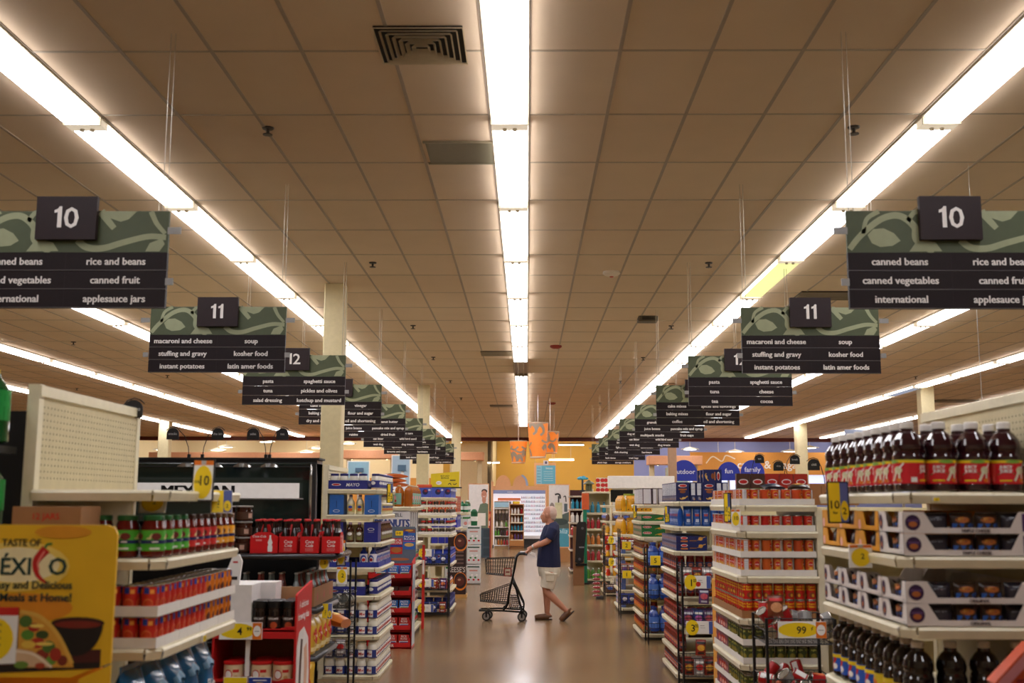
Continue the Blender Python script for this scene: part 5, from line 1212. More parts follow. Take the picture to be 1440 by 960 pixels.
for i in range(2):
    for j in range(2): MIX.put((-2.155 + i * .16, 6.63 + j * .14, .805), 0, 'white and green snack mix bag in the wire rack, %s, %s row' % (('outer', 'beside the coffee')[i], ('front', 'rear')[j]), 'bag', 'snack mix bags')
TUB2 = TUB
for i in range(2): TUB2.put((-2.155 + i * .16, 6.64, .505), 0, 'cream coloured tub in the lower wire basket, %s from the coffee display' % ORD[1 - i], 'tub', 'tubs in the wire basket')

# ================================================================ L3: mayonnaise
endcap(L3, [1.89, 1.63, 1.35, 1.10, .82, .43, .04], 2.12, False, 'cream slatted shelf unit of mayonnaise and blue cartons', base=0, slat=True)
gondola(L3, hb=1.7, label='cream shelving run behind the mayonnaise display')
MAY = jar_p('mayonnaise_jar', .048, .15, 'ded8c8', '28286a', '2a2f78', lambda g, C, r, h: [g.oval(C(a), 0, h * .36, r * .6, h * .12, W_, .001) for a in (0, 2.1, -2.1)], (.06, .6), .84, .15)
MWJ = jar_p('dressing_jar', .052, .155, 'e2dccb', 'e0d8c2', '24327a', lambda g, C, r, h: [(g.rect(C(a), -r * .62, h * .10, r * .62, h * .50, W_, .001, 6), g.text(C(a), 'Mw', 0, h * .2, h * .2, R_, .003, w=r * 1.1, ital=.2)) for a in (0, 2.1, -2.1)], (.04, .60), .80, .13)
def mayo_tray_deco(word):
    def f(b, F, l, r, t):
        for A, w in ((F, .4), (l, .2), (r, .2)):
            b.text(A, word, w * .12, .025, .035, W_, .0012, ital=.2, w=w * .6); b.oval(A, -w * .3, .043, w * .12, .013, W_, .0012); b.oval(A, -w * .3, .043, w * .10, .009, R_, .0018)
    return f
MT = tray_p('blue_tray', .40, .30, .085, '26297a', mayo_tray_deco('MAYO'))
def mtrays(z, wh, n=3):
    MT.put(L3.P(.155, .342, z), 0, 'dark blue mayo tray facing the aisle, %s' % wh, 'tray', 'blue mayo trays')
    for i in range(n): MT.put(L3.P(.505 + .0 + i * .3, .215, z), 0, 'dark blue tray along the walkway, %s, %s from near' % (wh, ORD[i]), 'tray', 'blue mayo trays') if False else None
for z, wh in ((1.893, 'top shelf'), (.823, 'fifth shelf')):
    mtrays(z, wh)
    rowS(L3, MAY, z + .006, .098, 4, .06, .194, 'white mayonnaise jar with navy lid', wh, 'jar', 'mayonnaise jars', .001)
    rowF(L3, MAY, z + .006, .105, 11, .06, .06, 'white mayonnaise jar with navy lid', wh, 'jar', 'mayonnaise jars', .002)
BX = box_p('blue_carton', .145, .22, .20, '2a62ae', lambda b, F, l, r, t: (b.rect(F, -.003, .07, .003, .14, M('16305e', .5)), b.rect(F, -.07, .155, .07, .157, M('1c4a8a', .5)), b.oval(F, 0, .035, .034, .014, W_, .001), b.oval(F, 0, .035, .029, .010, M('2a62ae', .5), .0016)))
BX2 = box_p('blue_carton', .145, .22, .20, '24287c', lambda b, F, l, r, t: (b.oval(F, 0, .13, .034, .014, W_, .001), b.oval(F, 0, .13, .029, .010, M('24287c', .5), .0016), b.rect(F, -.03, .10, .03, .104, GREY)))
SQ = [(0, .004), (.9, 0), (1, .03), (1, .5), (.94, .58), (.90, .66), (.6, .76), (.42, .82), (.40, .9)]
DR1 = bottle_p('dressing_bottle', .040, .20, 'dcd2b4', '6a5a7a', 'c8b878', lambda g, C, r, h: [(g.oval(C(a), 0, h * .38, r * .55, h * .07, B_, .001), g.oval(C(a), 0, h * .24, r * .6, h * .07, M('d8702a', .5), .001)) for a in (0, 2.1, -2.1)], (.12, .52), SQ, 14, .1, .42)
DR2 = bottle_p('dressing_bottle', .040, .20, '4a2210', 'b89ab0', '7a6a4a', lambda g, C, r, h: [(g.oval(C(a), 0, h * .42, r * .6, h * .08, W_, .001), g.oval(C(a), 0, h * .2, r * .5, h * .07, M('8a8a4a', .5), .001)) for a in (0, 2.1, -2.1)], (.1, .52), SQ, 14, .1, .42)
for z, b_, d_, nm, c1 in ((1.633, BX, DR1, 'second shelf', 'bright blue'), (1.353, BX2, DR2, 'third shelf', 'navy blue')):
    b_.put(L3.P(.12, .095, z), 0, '%s dressing carton at the shelf corner, %s' % (c1, nm), 'box', 'blue dressing cartons'); b_.put(L3.P(.12, .455, z), 0, '%s dressing carton left of the two bottles, %s' % (c1, nm), 'box', 'blue dressing cartons')
    for i in range(2): d_.put(L3.P(.06, .22 + i * .095, z), 0, '%s dressing bottle between the blue cartons, %s, %s' % (('cream coloured' if z > 1.5 else 'amber'), nm, ('right one', 'left one')[i]), 'bottle', 'dressing bottles')
    rowF(L3, d_, z, .09, 10, .05, .29, ('cream coloured' if z > 1.5 else 'amber') + ' dressing bottle', nm, 'bottle', 'dressing bottles', .002)
    rowF(L3, d_, z, .09, 10, .14, .29, ('cream coloured' if z > 1.5 else 'amber') + ' inner dressing bottle', nm, 'bottle', 'dressing bottles', .002)
SWB = bottle_p('ranch_bottle', .045, .205, '1c2c74', '1c2860', 'dcd8dc', lambda g, C, r, h: [(g.oval(C(a), 0, h * .35, r * .75, h * .22, M('3a4ea0', .5), .001), g.oval(C(a), r * .1, h * .33, r * .5, h * .14, W_, .0014), g.oval(C(a), r * .1, h * .33, r * .4, h * .08, R_, .0018)) for a in (0, 2.1, -2.1)], (.08, .62), SQ, 14, .1, .42)
BT = tray_p('blue_tray', .52, .50, .05, '2a3590', None)
BT.put(L3.P(.262, .27, 1.103), 0, 'bright blue tray under the ranch bottles, fourth shelf, near half', 'tray', 'blue trays'); BT.put(L3.P(.79, .27, 1.103), 0, 'bright blue tray under the ranch bottles, fourth shelf, far half', 'tray', 'blue trays')
rowF(L3, SWB, 1.108, .098, 11, .07, .065, 'dark blue ranch bottle with a white swirl', 'fourth shelf', 'bottle', 'ranch bottles', .002)
rowS(L3, SWB, 1.108, .098, 4, .07, .17, 'dark blue ranch bottle with a white swirl', 'fourth shelf', 'bottle', 'ranch bottles', .002, None, (1,))
for z, wh in ((.433, 'sixth shelf'), (.043, 'bottom shelf')):
    for t in range(2):
        zz = z + t * .16
        rowF(L3, MWJ, zz, .108, 11, .06, .06, 'white-lidded dressing jar with red lettering', wh + (' upper tier' if t else ''), 'jar', 'white dressing jars', .002)
        rowS(L3, MWJ, zz, .108, 4, .06, .168, 'white-lidded dressing jar with red lettering', wh + (' upper tier' if t else ''), 'jar', 'white dressing jars', .002)
price_sign((-1.44, 11.62, 1.75), .7, .07, .20, '2', 'narrow yellow price card at the corner of the top mayonnaise shelf', style='d')
wire_rack((-2.12, 10.78, 0), .42, .34, 1.20, [.75, .52, .3], 'black wire rack of small packets before the mayonnaise', .14)
SLV = can_p('silver_lid_jar', .05, .10, '6a665a', None)
for i in range(4):
    for t in range(2): SLV.put((-2.05 + i * .105, 10.88 + t * .12, .815), 0, 'silver-lidded jar in the wire basket before the mayonnaise, %s, %s row' % (ORD[i], ('front', 'rear')[t]), 'jar', 'silver-lidded jars', (1.35, 0, rnd.uniform(-.3, .3)))
for z, nm, p in ((.525, 'middle', PKD), (.305, 'lowest', PKA)):
    for i in range(3): p.put((-2.05 + i * .125, 10.92, z), 0, 'packet in the %s basket before the mayonnaise, %s from the left' % (nm, ORD[i]), 'packet', 'packets in the wire rack')
price_sign((-1.78, 10.77, .98), 0, .10, .16, '2', 'small red and white card on the wire rack before the mayonnaise', blk=False)
# ================================================================ L4: jugs and peanuts, with the red rice shipper before it
endcap(L4, [1.70, 1.22, .95, .68, .40, .10], 1.72, False, 'cream shelf unit of iced tea jugs above the peanut bin')
gondola(L4, hb=1.6, label='cream shelving run behind the iced tea jugs')
JUG = bottle_p('tea_jug', .064, .285, 'a85a1c', 'd8c8a8', '7fae98', lambda g, C, r, h: [(g.oval(C(a), 0, h * .42, r * .4, h * .09, PINK, .001), g.oval(C(a), r * .2, h * .26, r * .3, h * .06, R_, .0012), g.rect(C(a), -r * .5, h * .12, r * .5, h * .17, G_, .001, 4)) for a in (-.6, 2.0)], (.1, .62), [(0, .004), (.9, 0), (1, .03), (1, .64), (.94, .76), (.72, .86), (.34, .92), (.30, .95)], 16, .06, .34, span=.9)
rowF(L4, JUG, 1.704, .145, 8, .08, .08, 'large brown iced tea jug', 'top shelf', 'jug', 'iced tea jugs', .003, (.3, -.6))
rowS(L4, JUG, 1.704, .134, 3, .08, .214, 'large brown iced tea jug', 'top shelf', 'jug', 'iced tea jugs', .003, (-.3, .4, .2))
BRD = bag_p('bread_bag', .30, .055, .14, 'c8642a', lambda b, F, w, h: (b.oval(F, -.04, h * .5, w * .28, h * .25, M('6a6a72', .4), .003), b.rect(F, w * .28, h * .1, w * .46, h * .9, M('3a6ab0', .4), .003, 3)), .3)
brd = MB(); brd.box(-.3, .3, -.2, .2, 0, .01, M('c8c0b0', .5)); brd.box(-.28, -.26, -.18, .18, -.27, 0, M('c8c0b0', .5)); brd.box(.26, .28, -.18, .18, -.27, 0, M('c8c0b0', .5))
for t in range(3):
    for i in range(2): BRD.put(L4.P(.20 + i * .34, .28 + (t % 2) * .03, 1.995 + t * .06), .3, 'orange and grey bread bag lying on the tea jugs, %s pile, %s layer' % (('near', 'far')[i], ORD[t]), 'bag', 'bread bags', (-1.5, 0, .1 + .2 * t))
TIN = MB(); TIN.lathe([(0, 0), (.05, 0), (.05, .05), (.04, .07), (0, .075)], M('b8342a', .4), 14)
tag(TIN.build('red_tin', loc=L4.P(.12, .44, 1.99)), 'small round red tin left of the bread bags', 'tin')
pb = empty('peanut_bin', L4.P(.0, .0, 1.225)); tag(pb, 'white cardboard bin with blue peanut lettering under the tea jugs', 'cardboard bin')
c = MB(); c.cbox(-.535, -.06, .01, 1.15, 0, .42, M('e2dedc', .5), .01)
F = front(.008)
c.text(F, 'IN SHELL', -.16, .36, .045, M('3a4048', .5), al='r', w=.5) if False else None
c.text(F, 'IN SHELL', -.29, .345, .05, M('3a4048', .5), w=.42); c.text(F, 'PEANUTS', -.29, .215, .10, M('3c4c86', .5), w=.46, cond=.85, bold=.006); c.text(F, '2 for $10', -.29, .12, .055, M('3a4048', .5), w=.42)
F = sideR(-.058)
for k in range(4): c.rect(F, .12 + k * .28, .12, .20 + k * .28, .40, M('1a1210', .7), .001)
c.build('bin', pb)
for z, ps, de, wh in ((.954, 'green', 'grey and green packet', 'third shelf'), (.684, 'brown', 'brown packet', 'fourth shelf'), (.404, 'brown', 'brown packet', 'fifth shelf'), (.104, 'green', 'grey and green packet', 'bottom shelf')):
    if ps == 'green': q_ = pk('8f9a90', R_, G_) if z > .5 else pk('8f9a90', R_, G_)
    else: q_ = pk('5a3a2a', M('c8b8a8', .5), DKR)
    rowF(L4, q_, z, .118, 10, .07, .06, de, wh, 'packet', 'packets beside the rice display', .003)
rpn = MB(); rpn.cbox(-.02, .02, -.008, .008, 0, 1.16, R_, .003); rpn.rect(front(-.008), -.015, .75, .015, .95, W_)
tag(rpn.build('shelf_strip', loc=(-1.47, 15.9, 0)), 'narrow red cardboard strip at the far edge beside the rice display', 'cardboard strip')
RS = empty('rice_display', (-1.40, 13.70, 0)); tag(RS, 'red cardboard shipper of rice and pasta boxes with a grey picture header', 'cardboard display')
c = MB(); c.prism([(-.55, 1.0), (0, 1.0), (0, 1.44), (-.02, 1.455), (-.55, 1.455)], front(.36), .012, M('5e6a78', .5)); F0 = front(.3595); F = lambda a, b, n=0.0: F0(a * 1.0, 1.0 + (b - 1.0) * .575, n)
c.rect(F, -.16, 1.30, -.01, 1.66, M('2a62b4', .5), .002); c.rect(F, -.155, 1.49, -.012, 1.60, B_, .003); c.text(F, 'PASTA', -.083, 1.555, .042, W_, .004, w=.13); c.text(F, 'RONI', -.083, 1.505, .042, W_, .004, w=.13); c.rect(F, -.16, 1.47, -.01, 1.485, M('c83a6a', .5), .003); c.oval(F, -.085, 1.40, .06, .04, M('d8b060', .5), .004)
c.rect(F, -.16, 1.66, -.01, 1.74, M('8a4a3a', .5), .002); c.oval(F, -.085, 1.71, .05, .02, GOLD, .003)
c.rect(F, -.32, 1.20, -.17, 1.54, R_, .002); c.text(F, 'RICE', -.245, 1.475, .045, W_, .004, w=.13); c.text(F, 'RONI', -.245, 1.42, .045, W_, .004, w=.13); c.oval(F, -.245, 1.29, .065, .06, M('b06a2a', .5), .003); c.rect(F, -.32, 1.35, -.17, 1.40, B_, .003); c.rect(F, -.26, 1.60, -.165, 1.70, Y_, .003); c.text(F, '10', -.215, 1.625, .05, K_, .004); c.rect(F, -.15, 1.62, -.10, 1.69, B_, .005)
c.oval(F, -.2, 1.09, .12, .03, M('b86a3a', .5), .003); c.build('header_card', RS)
c = MB(); F = sideR(0); c.prism([(0, 0), (.36, 0), (.36, 1.08), (.10, 1.05), (0, 1.03)], F, .012, RD); c.rect(F, .02, .03, .35, 1.0, M('c8ccd2', .5), .001); c.poly(F, [(.05, .3), (.3, .5), (.3, .9), (.05, .8)], M('8a9aa8', .5), .002); c.rect(F, .08, .55, .28, .7, M('c8504a', .5), .003); c.build('side_panel', RS)
c = MB(); c.box(-.55, -.538, 0, .36, 0, 1.03, RD); c.box(-.55, 0, .345, .36, 0, 1.0, RD); c.build('rear_wall', RS)
RB = box_p('rice_box', .13, .06, .145, 'b81c18', lambda b, F, l, r, t: (b.text(F, 'RICE', 0, .115, .024, W_), b.text(F, 'RONI', 0, .085, .024, W_), b.rect(F, -.055, .015, .055, .07, W_), b.rect(F, -.05, .02, .05, .062, M('3a5a9a', .5), .0014)))
PB = box_p('pasta_side_box', .13, .06, .145, '2a6ab8', lambda b, F, l, r, t: (b.text(F, 'PASTA', 0, .115, .024, W_, w=.11), b.text(F, 'RONI', 0, .085, .024, W_), b.rect(F, -.055, .015, .055, .07, W_), b.rect(F, -.05, .02, .05, .062, G_, .0014)))
DB_ = box_p('shade_box', .13, .06, .10, '3a1a14', lambda b, F, l, r, t: b.rect(F, -.05, .02, .05, .08, M('4a2a20', .5)))  # dark boxes imitate the shade inside an empty tray
for k in range(5):
    z = .02 + k * .205
    c = MB(); c.box(-.538, -.012, .0, .345, z - .015, z, RD); c.prism([(-.55, z - .02), (0, z - .02), (0, z + .13), (-.035, z + .10), (-.045, z + .055), (-.5, z + .055), (-.55, z + .10)], front(0), .008, RD); c.text(front(-.0005), 'DINNER', -.30, z + .005, .035, W_, .001, w=.2); c.build('tray', RS)
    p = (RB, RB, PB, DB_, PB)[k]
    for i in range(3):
        for j in range(2 if k == 4 else 1): p.put((-1.40 - .095 - i * .148, 13.755 + j * .075, z + .002), 0, '%s box in the red shipper, %s tray from the floor, %s from walkway' % (('red rice', 'red rice', 'blue pasta', 'shade stand-in', 'blue pasta')[k] + (' rear' if j else ''), ORD[k], ORD[i]), 'box', 'boxes in the red shipper')

# ================================================================ L5: canned goods in white trays, blue cans, candy bags
endcap(L5, [1.84, 1.56, 1.26, .80, .40, .10], 1.86, False, 'cream shelf unit of brown cans in white trays and blue cans')
gondola(L5, hb=1.6, label='cream shelving run behind the canned pet food display')
BLP = box_p('blue_cup_pack', .20, .10, .15, '4456b8', lambda b, F, l, r, t: [(b.oval(A, 0, .085, .045, .045, M('1a1c4a', .4), .001), b.oval(A, .01, .10, .025, .02, M('8a2a3a', .4), .0016), b.rect(A, .05, .10, .085, .13, M('c8ccd8', .5))) for A in (F, l, r)])
rowF(L5, BLP, 1.844, .205, 6, .07, .10, 'blue pudding pack', 'top shelf', 'box', 'blue pudding packs', .003); rowS(L5, BLP, 1.844, .203, 2, .07, .23, 'blue pudding pack', 'top shelf', 'box', 'blue pudding packs', .003)
def brown_deco(c1):
    return lambda b, C, r, h: [(b.rect(C(a), -r * .7, h * .1, r * .7, h * .5, M('6a5a4a', .5), .001, 4), b.oval(C(a), 0, h * .3, r * .5, h * .14, M('c0b0a0', .5), .0015), b.rect(C(a), -r * .7, h * .62, r * .7, h * .9, c1, .001, 4)) for a in (0, 1.57, 3.14, -1.57)]
BC1 = can_p('meat_can', .040, .085, '4a2a1c', brown_deco(R_)); BC2 = can_p('meat_can', .040, .085, '3a281e', brown_deco(M('5a4a3a', .5)))
WT5 = tray_p('can_tray', .392, .26, .035, 'e3ddd3')
for z, wh in ((1.56, 'second shelf'), (1.26, 'third shelf')):
    for t in range(2):
        zz = z + .004 + t * .125
        for i in range(3): WT5.put(L5.P(.205 + i * .40, .135, zz), L5.rz, 'white tray of brown cans, %s, %s tier, %s from near' % (wh, ('lower', 'upper')[t], ORD[i]), 'tray', 'white trays of brown cans')
        tq = WT5.put(L5.P(.14, .405, zz), 0, 'white tray of brown cans at the aisle side, %s, %s tier' % (wh, ('lower', 'upper')[t]), 'tray', 'white trays of brown cans'); tq.scale.x = .68
        rowF(L5, BC1 if t else BC2, zz + .006, .1, 12, .055, .055, 'brown can', wh + (' upper tier' if t else ' lower tier'), 'can', 'brown cans in white trays', .002)
        rowS(L5, [BC2, BC2, BC1, BC1], zz + .006, .098, 4, .055, .16, 'brown can', wh + (' upper tier' if t else ' lower tier'), 'can', 'brown cans in white trays', .002)
BLC = jar_p('blue_can', .062, .22, '2c3c9c', '20287a', '3346b0', lambda g, C, r, h: [(g.oval(C(a), 0, h * .5, r * .6, h * .14, M('c8d0e0', .5), .001), g.oval(C(a), 0, h * .5, r * .45, h * .09, M('8a2a4a', .5), .0015)) for a in (0, 2.1)], (.03, .95), .98, .08)
BLC2 = jar_p('blue_can', .062, .17, '1e2450', '20287a', '222a6a', lambda g, C, r, h: [(g.oval(C(a), 0, h * .5, r * .6, h * .2, M('3a4a9a', .5), .001), g.oval(C(a), 0, h * .5, r * .4, h * .12, M('a8a8b8', .5), .0015)) for a in (0, 2.1)], (.03, .95), .98, .08)
rowF(L5, BLC, .804, .135, 9, .07, .07, 'tall blue can', 'fourth shelf', 'can', 'blue cans', .002); rowS(L5, BLC, .804, .135, 3, .07, .21, 'tall blue can', 'fourth shelf', 'can', 'blue cans', .002)
for t in range(2): rowF(L5, BLC2, .104 + t * .172, .135, 9, .07, .07, 'squat dark blue can', 'bottom shelf' + (' upper tier' if t else ''), 'can', 'blue cans', .002) if t == 0 else None
rowS(L5, BLC2, .104, .135, 3, .07, .21, 'squat dark blue can', 'bottom shelf', 'can', 'blue cans', .002)
CND = pk('b03a2a', M('d8a040', .5), W_); CND2 = pk('5a2a6a', M('d8703a', .5), M('c8c0d0', .5)); CND3 = pk('3a7a3a', W_, R_)
rowF(L5, [CND, CND2, CND, CND2, CND, CND2, CND, CND, CND2], .404, .13, 9, .07, .08, 'bright candy bag', 'fifth shelf', 'bag', 'candy bags', .004); rowS(L5, [CND2, CND, CND2, CND], .404, .12, 4, .06, .12, 'bright candy bag', 'fifth shelf', 'bag', 'candy bags', .004)
wire_rack((-1.80, 17.36, 0), .58, .30, 1.12, [.80, .42, .06], 'black wire rack of candy and blue packs before the brown cans', .16)
for z, ps, nm in ((.81, [CND3, PKD, BJAR, BJAR], 'upper'), (.43, [CND, CND2, CND, CND2], 'middle'), (.07, [BJAR, BJAR, BJAR, CND], 'lowest')):
    for r_ in range(2):
        for i, p in enumerate(ps): p.put((-1.73 + i * .14, 17.43 + r_ * .12, z + .01), 0, 'bag in the %s candy basket before the brown cans, %s row, %s from the left' % (nm, ('front', 'rear')[r_], ORD[i]), 'bag', 'bags in the candy rack', (-.12, rnd.uniform(-.1, .1), 0))
for z, b_, s2, nm in ((.93, '2', '00', 'upper'), (.47, '4', '98', 'middle'), (.09, '2', '50', 'lowest')):
    price_sign((-1.56, 17.34, z), 0, .24, .115, b_, 'yellow and white price card on the %s candy basket' % nm, s2, 'r', blk=False)
ys = empty('yellow_banner', (-1.33, 17.95, 2.01)); tag(ys, 'bright yellow cardboard banner on top of the brown can shelves', 'banner')
c = MB(); c.prism([(-.23, 0), (.23, 0), (.23, .25), (-.23, .21)], front(0), .008, M('e8cc14', .5)); F = front(0)
c.text(F, 'BUY ANY', 0, .165, .025, M('5a4a10', .5)); c.text(F, 'BONUS', 0, .13, .028, K_); c.oval(F, -.10, .065, .045, .03, W_, .001); c.text(F, 'HOT', -.10, .055, .022, R_, .002); c.rect(F, .08, .10, .17, .115, K_); c.ribbon(F, [(.05, .04), (.08, .06), (.1, .03)], .012, K_); c.ribbon(F, [(.13, .05), (.16, .04), (.19, .06)], .012, K_); c.build('card', ys)
c = MB(); c.box(-.25, .27, -.006, .10, -.02, 0.0, K_); c.build('base', ys)
ob = MB(); ob.cbox(-.12, .12, -.05, .05, 0, .05, M('d8542a', .5), .008); tag(ob.build('orange_packet', loc=(-1.66, 17.95, 1.997)), 'orange packet lying left of the yellow banner', 'packet')

# ================================================================ L6: brown cookie cartons, L7: white boxes
endcap(L6, [1.58, 1.28, .98, .10], 1.60, False, 'cream shelf unit of red cookie boxes and blue packs')
gondola(L6, hb=1.6, label='cream shelving run behind the red cookie boxes')
CKB = box_p('cookie_box', .10, .07, .30, 'b8481c', lambda b, F, l, r, t: [(b.oval(A, 0, z, .03, .035, M('e0c0a0', .5), .001), b.oval(A, 0, z, .02, .02, M('8a3a1a', .5), .0016)) for A in (F, l, r) for z in (.10, .20)])
BPK = box_p('blue_box', .12, .10, .26, '2c30a0', lambda b, F, l, r, t: [b.rect(A, -.03, .15, .03, .20, M('c8ccd8', .5)) for A in (F, l, r)])
rowF(L6, CKB, 1.584, .125, 9, .07, .07, 'tall red cookie box', 'top shelf', 'box', 'cookie boxes', .002); rowS(L6, CKB, 1.584, .125, 4, .06, .18, 'tall red cookie box', 'top shelf', 'box', 'cookie boxes', .002)
for z, wh in ((1.284, 'second shelf'), (.984, 'third shelf')):
    rowF(L6, BPK, z, .135, 8, .08, .08, 'blue pack', wh, 'box', 'blue packs', .002); rowS(L6, BPK, z, .135, 3, .07, .20, 'blue pack', wh, 'box', 'blue packs', .002)
rc = empty('candy_display', (-1.15, 21.05, 0)); tag(rc, 'tall dark brown cardboard candy display with an orange ring picture', 'cardboard display')
c = MB(); c.cbox(-.34, 0, 0, .34, .06, 1.22, M('2c1410', .45), .008); c.box(-.36, .02, -.02, .36, 0, .06, M('b88a4a', .6))
F = front(0)
for (x, z) in ((-.10, .30), (-.10, 1.02)):
    c.oval(F, x, z, .13, .17, M('d8781c', .5), .001); c.oval(F, x, z + .01, .115, .145, M('2c1410', .45), .002); c.oval(F, x - .01, z, .085, .09, M('5a241a', .4), .003); c.oval(F, x - .02, z + .03, .03, .02, M('b88a6a', .4), .004)
c.text(F, "REESE'S", -.17, .47, .10, M('c8c0b8', .5), w=.32, cond=.8); 
for k in range(4): c.rect(F, -.22, .62 + k * .07, -.04, .65 + k * .07, M('6a5048', .5), .001)
F = sideR(0)
c.oval(F, .17, .30, .12, .15, M('d8781c', .5), .001); c.oval(F, .17, .31, .10, .12, M('2c1410', .45), .002); c.text(F, "REESE'S", .17, .50, .08, W_, w=.3)
c.build('carton', rc)
endcap(L7, [1.55, 1.2, .85, .5, .10], 1.58, False, 'cream shelf unit of white trash bag boxes')
gondola(L7, hb=1.6, label='cream shelving run behind the white boxes')
WBB = box_p('white_box', .19, .12, .28, 'd8d6d4', lambda b, F, l, r, t: [(b.rect(A, -.07, .2, .07, .24, G_), b.oval(A, 0, .1, .04, .04, M('d88a80', .5), .001), b.rect(A, -.06, .02, .06, .04, GREY)) for A in (F, l, r)])
GBT = bottle_p('green_bottle', .05, .26, '0f6a3c', 'e0e0dc', 'd8e0d8', None, (.2, .5), None, 12)
for z, wh in ((1.2, 'second shelf'), (.85, 'third shelf'), (.5, 'fourth shelf'), (.10, 'bottom shelf')):
    rowF(L7, WBB, z + .004, .21, 5, .08, .12, 'white trash bag box', wh, 'box', 'white boxes', .003); rowS(L7, WBB, z + .004, .2, 2, .08, .24, 'white trash bag box', wh, 'box', 'white boxes', .003)
rowF(L7, GBT, 1.554, .12, 9, .07, .07, 'green cleaner bottle', 'top shelf', 'bottle', 'green cleaner bottles', .003); rowS(L7, GBT, 1.554, .12, 3, .06, .16, 'green cleaner bottle', 'top shelf', 'bottle', 'green cleaner bottles', .003)
wd = empty('white_floor_display', (-1.02, 24.5, 0)); tag(wd, 'stack of white printed cartons with green bands beside the walkway', 'cardboard display')
for k in range(3):
    c = MB(); c.cbox(-.30, 0, 0, .3, .02 + k * .42, .42 + k * .42, M('d4d2d0', .5), .008); F = front(0)
    c.rect(F, -.28, .36 + k * .42, -.02, .39 + k * .42, M('2a4a3a', .5)); c.rect(F, -.24, .28 + k * .42, -.06, .31 + k * .42, M('c88a80', .5))
    for q in range(7): c.oval(F, -.25 + .035 * q, .1 + k * .42 + .05 * (q % 3), .025, .02, (R_, G_, W_)[q % 3], .001)
    c.build('carton', wd)
gbk = MB(); gbk.lathe([(0, 0), (.07, 0), (.08, .30), (.06, .33), (.03, .36), (0, .36)], M('0f5a34', .4), 14); gbk.lathe([(.082, .1), (.082, .2)], W_, 14)
tag(gbk.build('green_cylinder', loc=(-1.17, 24.65, 1.262)), 'dark green cylinder standing on the white printed cartons', 'bottle')
# ================================================================ far end of the store
def at(px, py, Y):                        # helper used while laying out: metres from the camera axis
    return ((px - 741) / 1545.0 * Y, 1.75 + (707.5 - py) / 1545.0 * Y)
# three orange pendant shades
SHD = M('d87a2c', .6, emit=.20 * GLOW / 9, ecol='ff8a2c'); SWL = M('94877a', .6, emit=.06, ecol='c8a070'); SW2 = M('f0b040', .6, emit=.5 * GLOW / 9, ecol='ffb840')
def shade(x, y, zt, h, rt, rb, label, seed):
    e = empty('pendant_lamp', (x, y, zt)); tag(e, label, 'pendant lamp', 'orange pendant lamps')
    r_ = random.Random(seed)
    b = MB(); b.lathe([(rb, -h), (rt, 0)], SHD, 24); b.lathe([(rb * .985, -h), (rt * .985, 0)], SHD, 24)
    b.lathe([(rb * 1.01, -h), (rb * 1.015, -h + .04)], M('d8c8b0', .5), 24); b.lathe([(rt * 1.005, -.025), (rt * 1.005, 0)], M('b8a890', .5), 24)
    def F(a, z, c=0.0):
        z = max(-h + .045, min(-.03, z)); rr = rt + (rb - rt) * (-z / h) + c; t = a / rt
        return Vector((rr * sin(t), -rr * cos(t), z))
    for k in range(7):
        a0 = -2.6 * rt + k * .8 * rt; z0 = -r_.uniform(.1, .9) * h
        b.ribbon(F, [(a0, z0), (a0 + .3 * rt, z0 + .10), (a0 + .7 * rt, z0 + .02), (a0 + .8 * rt, z0 - .12), (a0 + .45 * rt, z0 - .2)], (.13, .06), SWL, .004)
        b.ribbon(F, [(a0 - .2 * rt, min(-.02, z0 + .25)), (a0 + .5 * rt, min(-.03, z0 + .2)), (a0 + 1.0 * rt, min(-.02, z0 + .28))], .05, SWL, .004)
    b.build('shade', e)
    b = MB(); b.lathe([(0, -h + .02), (rb * .96, -h + .02), (rb * .96, -h + .035)], M('ffffff', .5, var=0, emit=2.2 * GLOW / 9, ecol='fff0d0'), 24); b.build('diffuser', e)
    b = MB()
    b.rod((0, 0, -.05), (0, 0, CZ - zt - (.09 if -.4 < x < .05 else .008)), .012, W_, 6)
    for k in range(3): b.rod((0, 0, -.02), (rt * sin(k * 2.09), rt * cos(k * 2.09), -.01), .008, GREY, 5)
    b.build('cord', e)
shade(.30, 30.5, 3.97, .98, .285, .215, 'largest middle orange swirl-patterned pendant lamp over the walkway', 2)
shade(-.24, 30.6, 3.47, .62, .245, .185, 'lowest orange swirl-patterned pendant lamp, on the left of the three', 5)
shade(.66, 31.4, 3.78, .62, .26, .19, 'rear orange swirl-patterned pendant lamp, on the right of the three', 9)
# hanging teal directory board
hb_ = empty('hanging_board', (.585, 35.0, 2.30)); tag(hb_, 'hanging teal directory board in a peach frame beyond the orange lamps', 'hanging sign')
PCH = M('e0a878', .55)
c = MB(); c.box(-.36, .33, -.02, .02, 0, .72, PCH); c.build('frame', hb_); c = MB(); F = front(-.021)
c.rect(F, -.29, .06, .31, .64, M('62b0c4', .5), .001); c.rect(F, -.29, .06, -.12, .64, M('8fc6d4', .5), .002); c.text(F, 'beauty', .12, .53, .06, W_, .003, w=.3)
for k in range(5): c.rect(F, -.06, .44 - k * .07, .24, .452 - k * .07, M('c8dce0', .5), .002)
for k in range(6): c.rect(F, -.27, .10 + k * .09, -.15, .115 + k * .09, M('3a7a94', .5), .003)
c.build('panel', hb_); c = MB(); c.box(-.07, .09, -.03, -.024, .66, .80, M('d8d0d0', .5)); c.rect(front(-.03), -.02, .69, .05, .77, M('5a5060', .5)); c.build('badge', hb_)
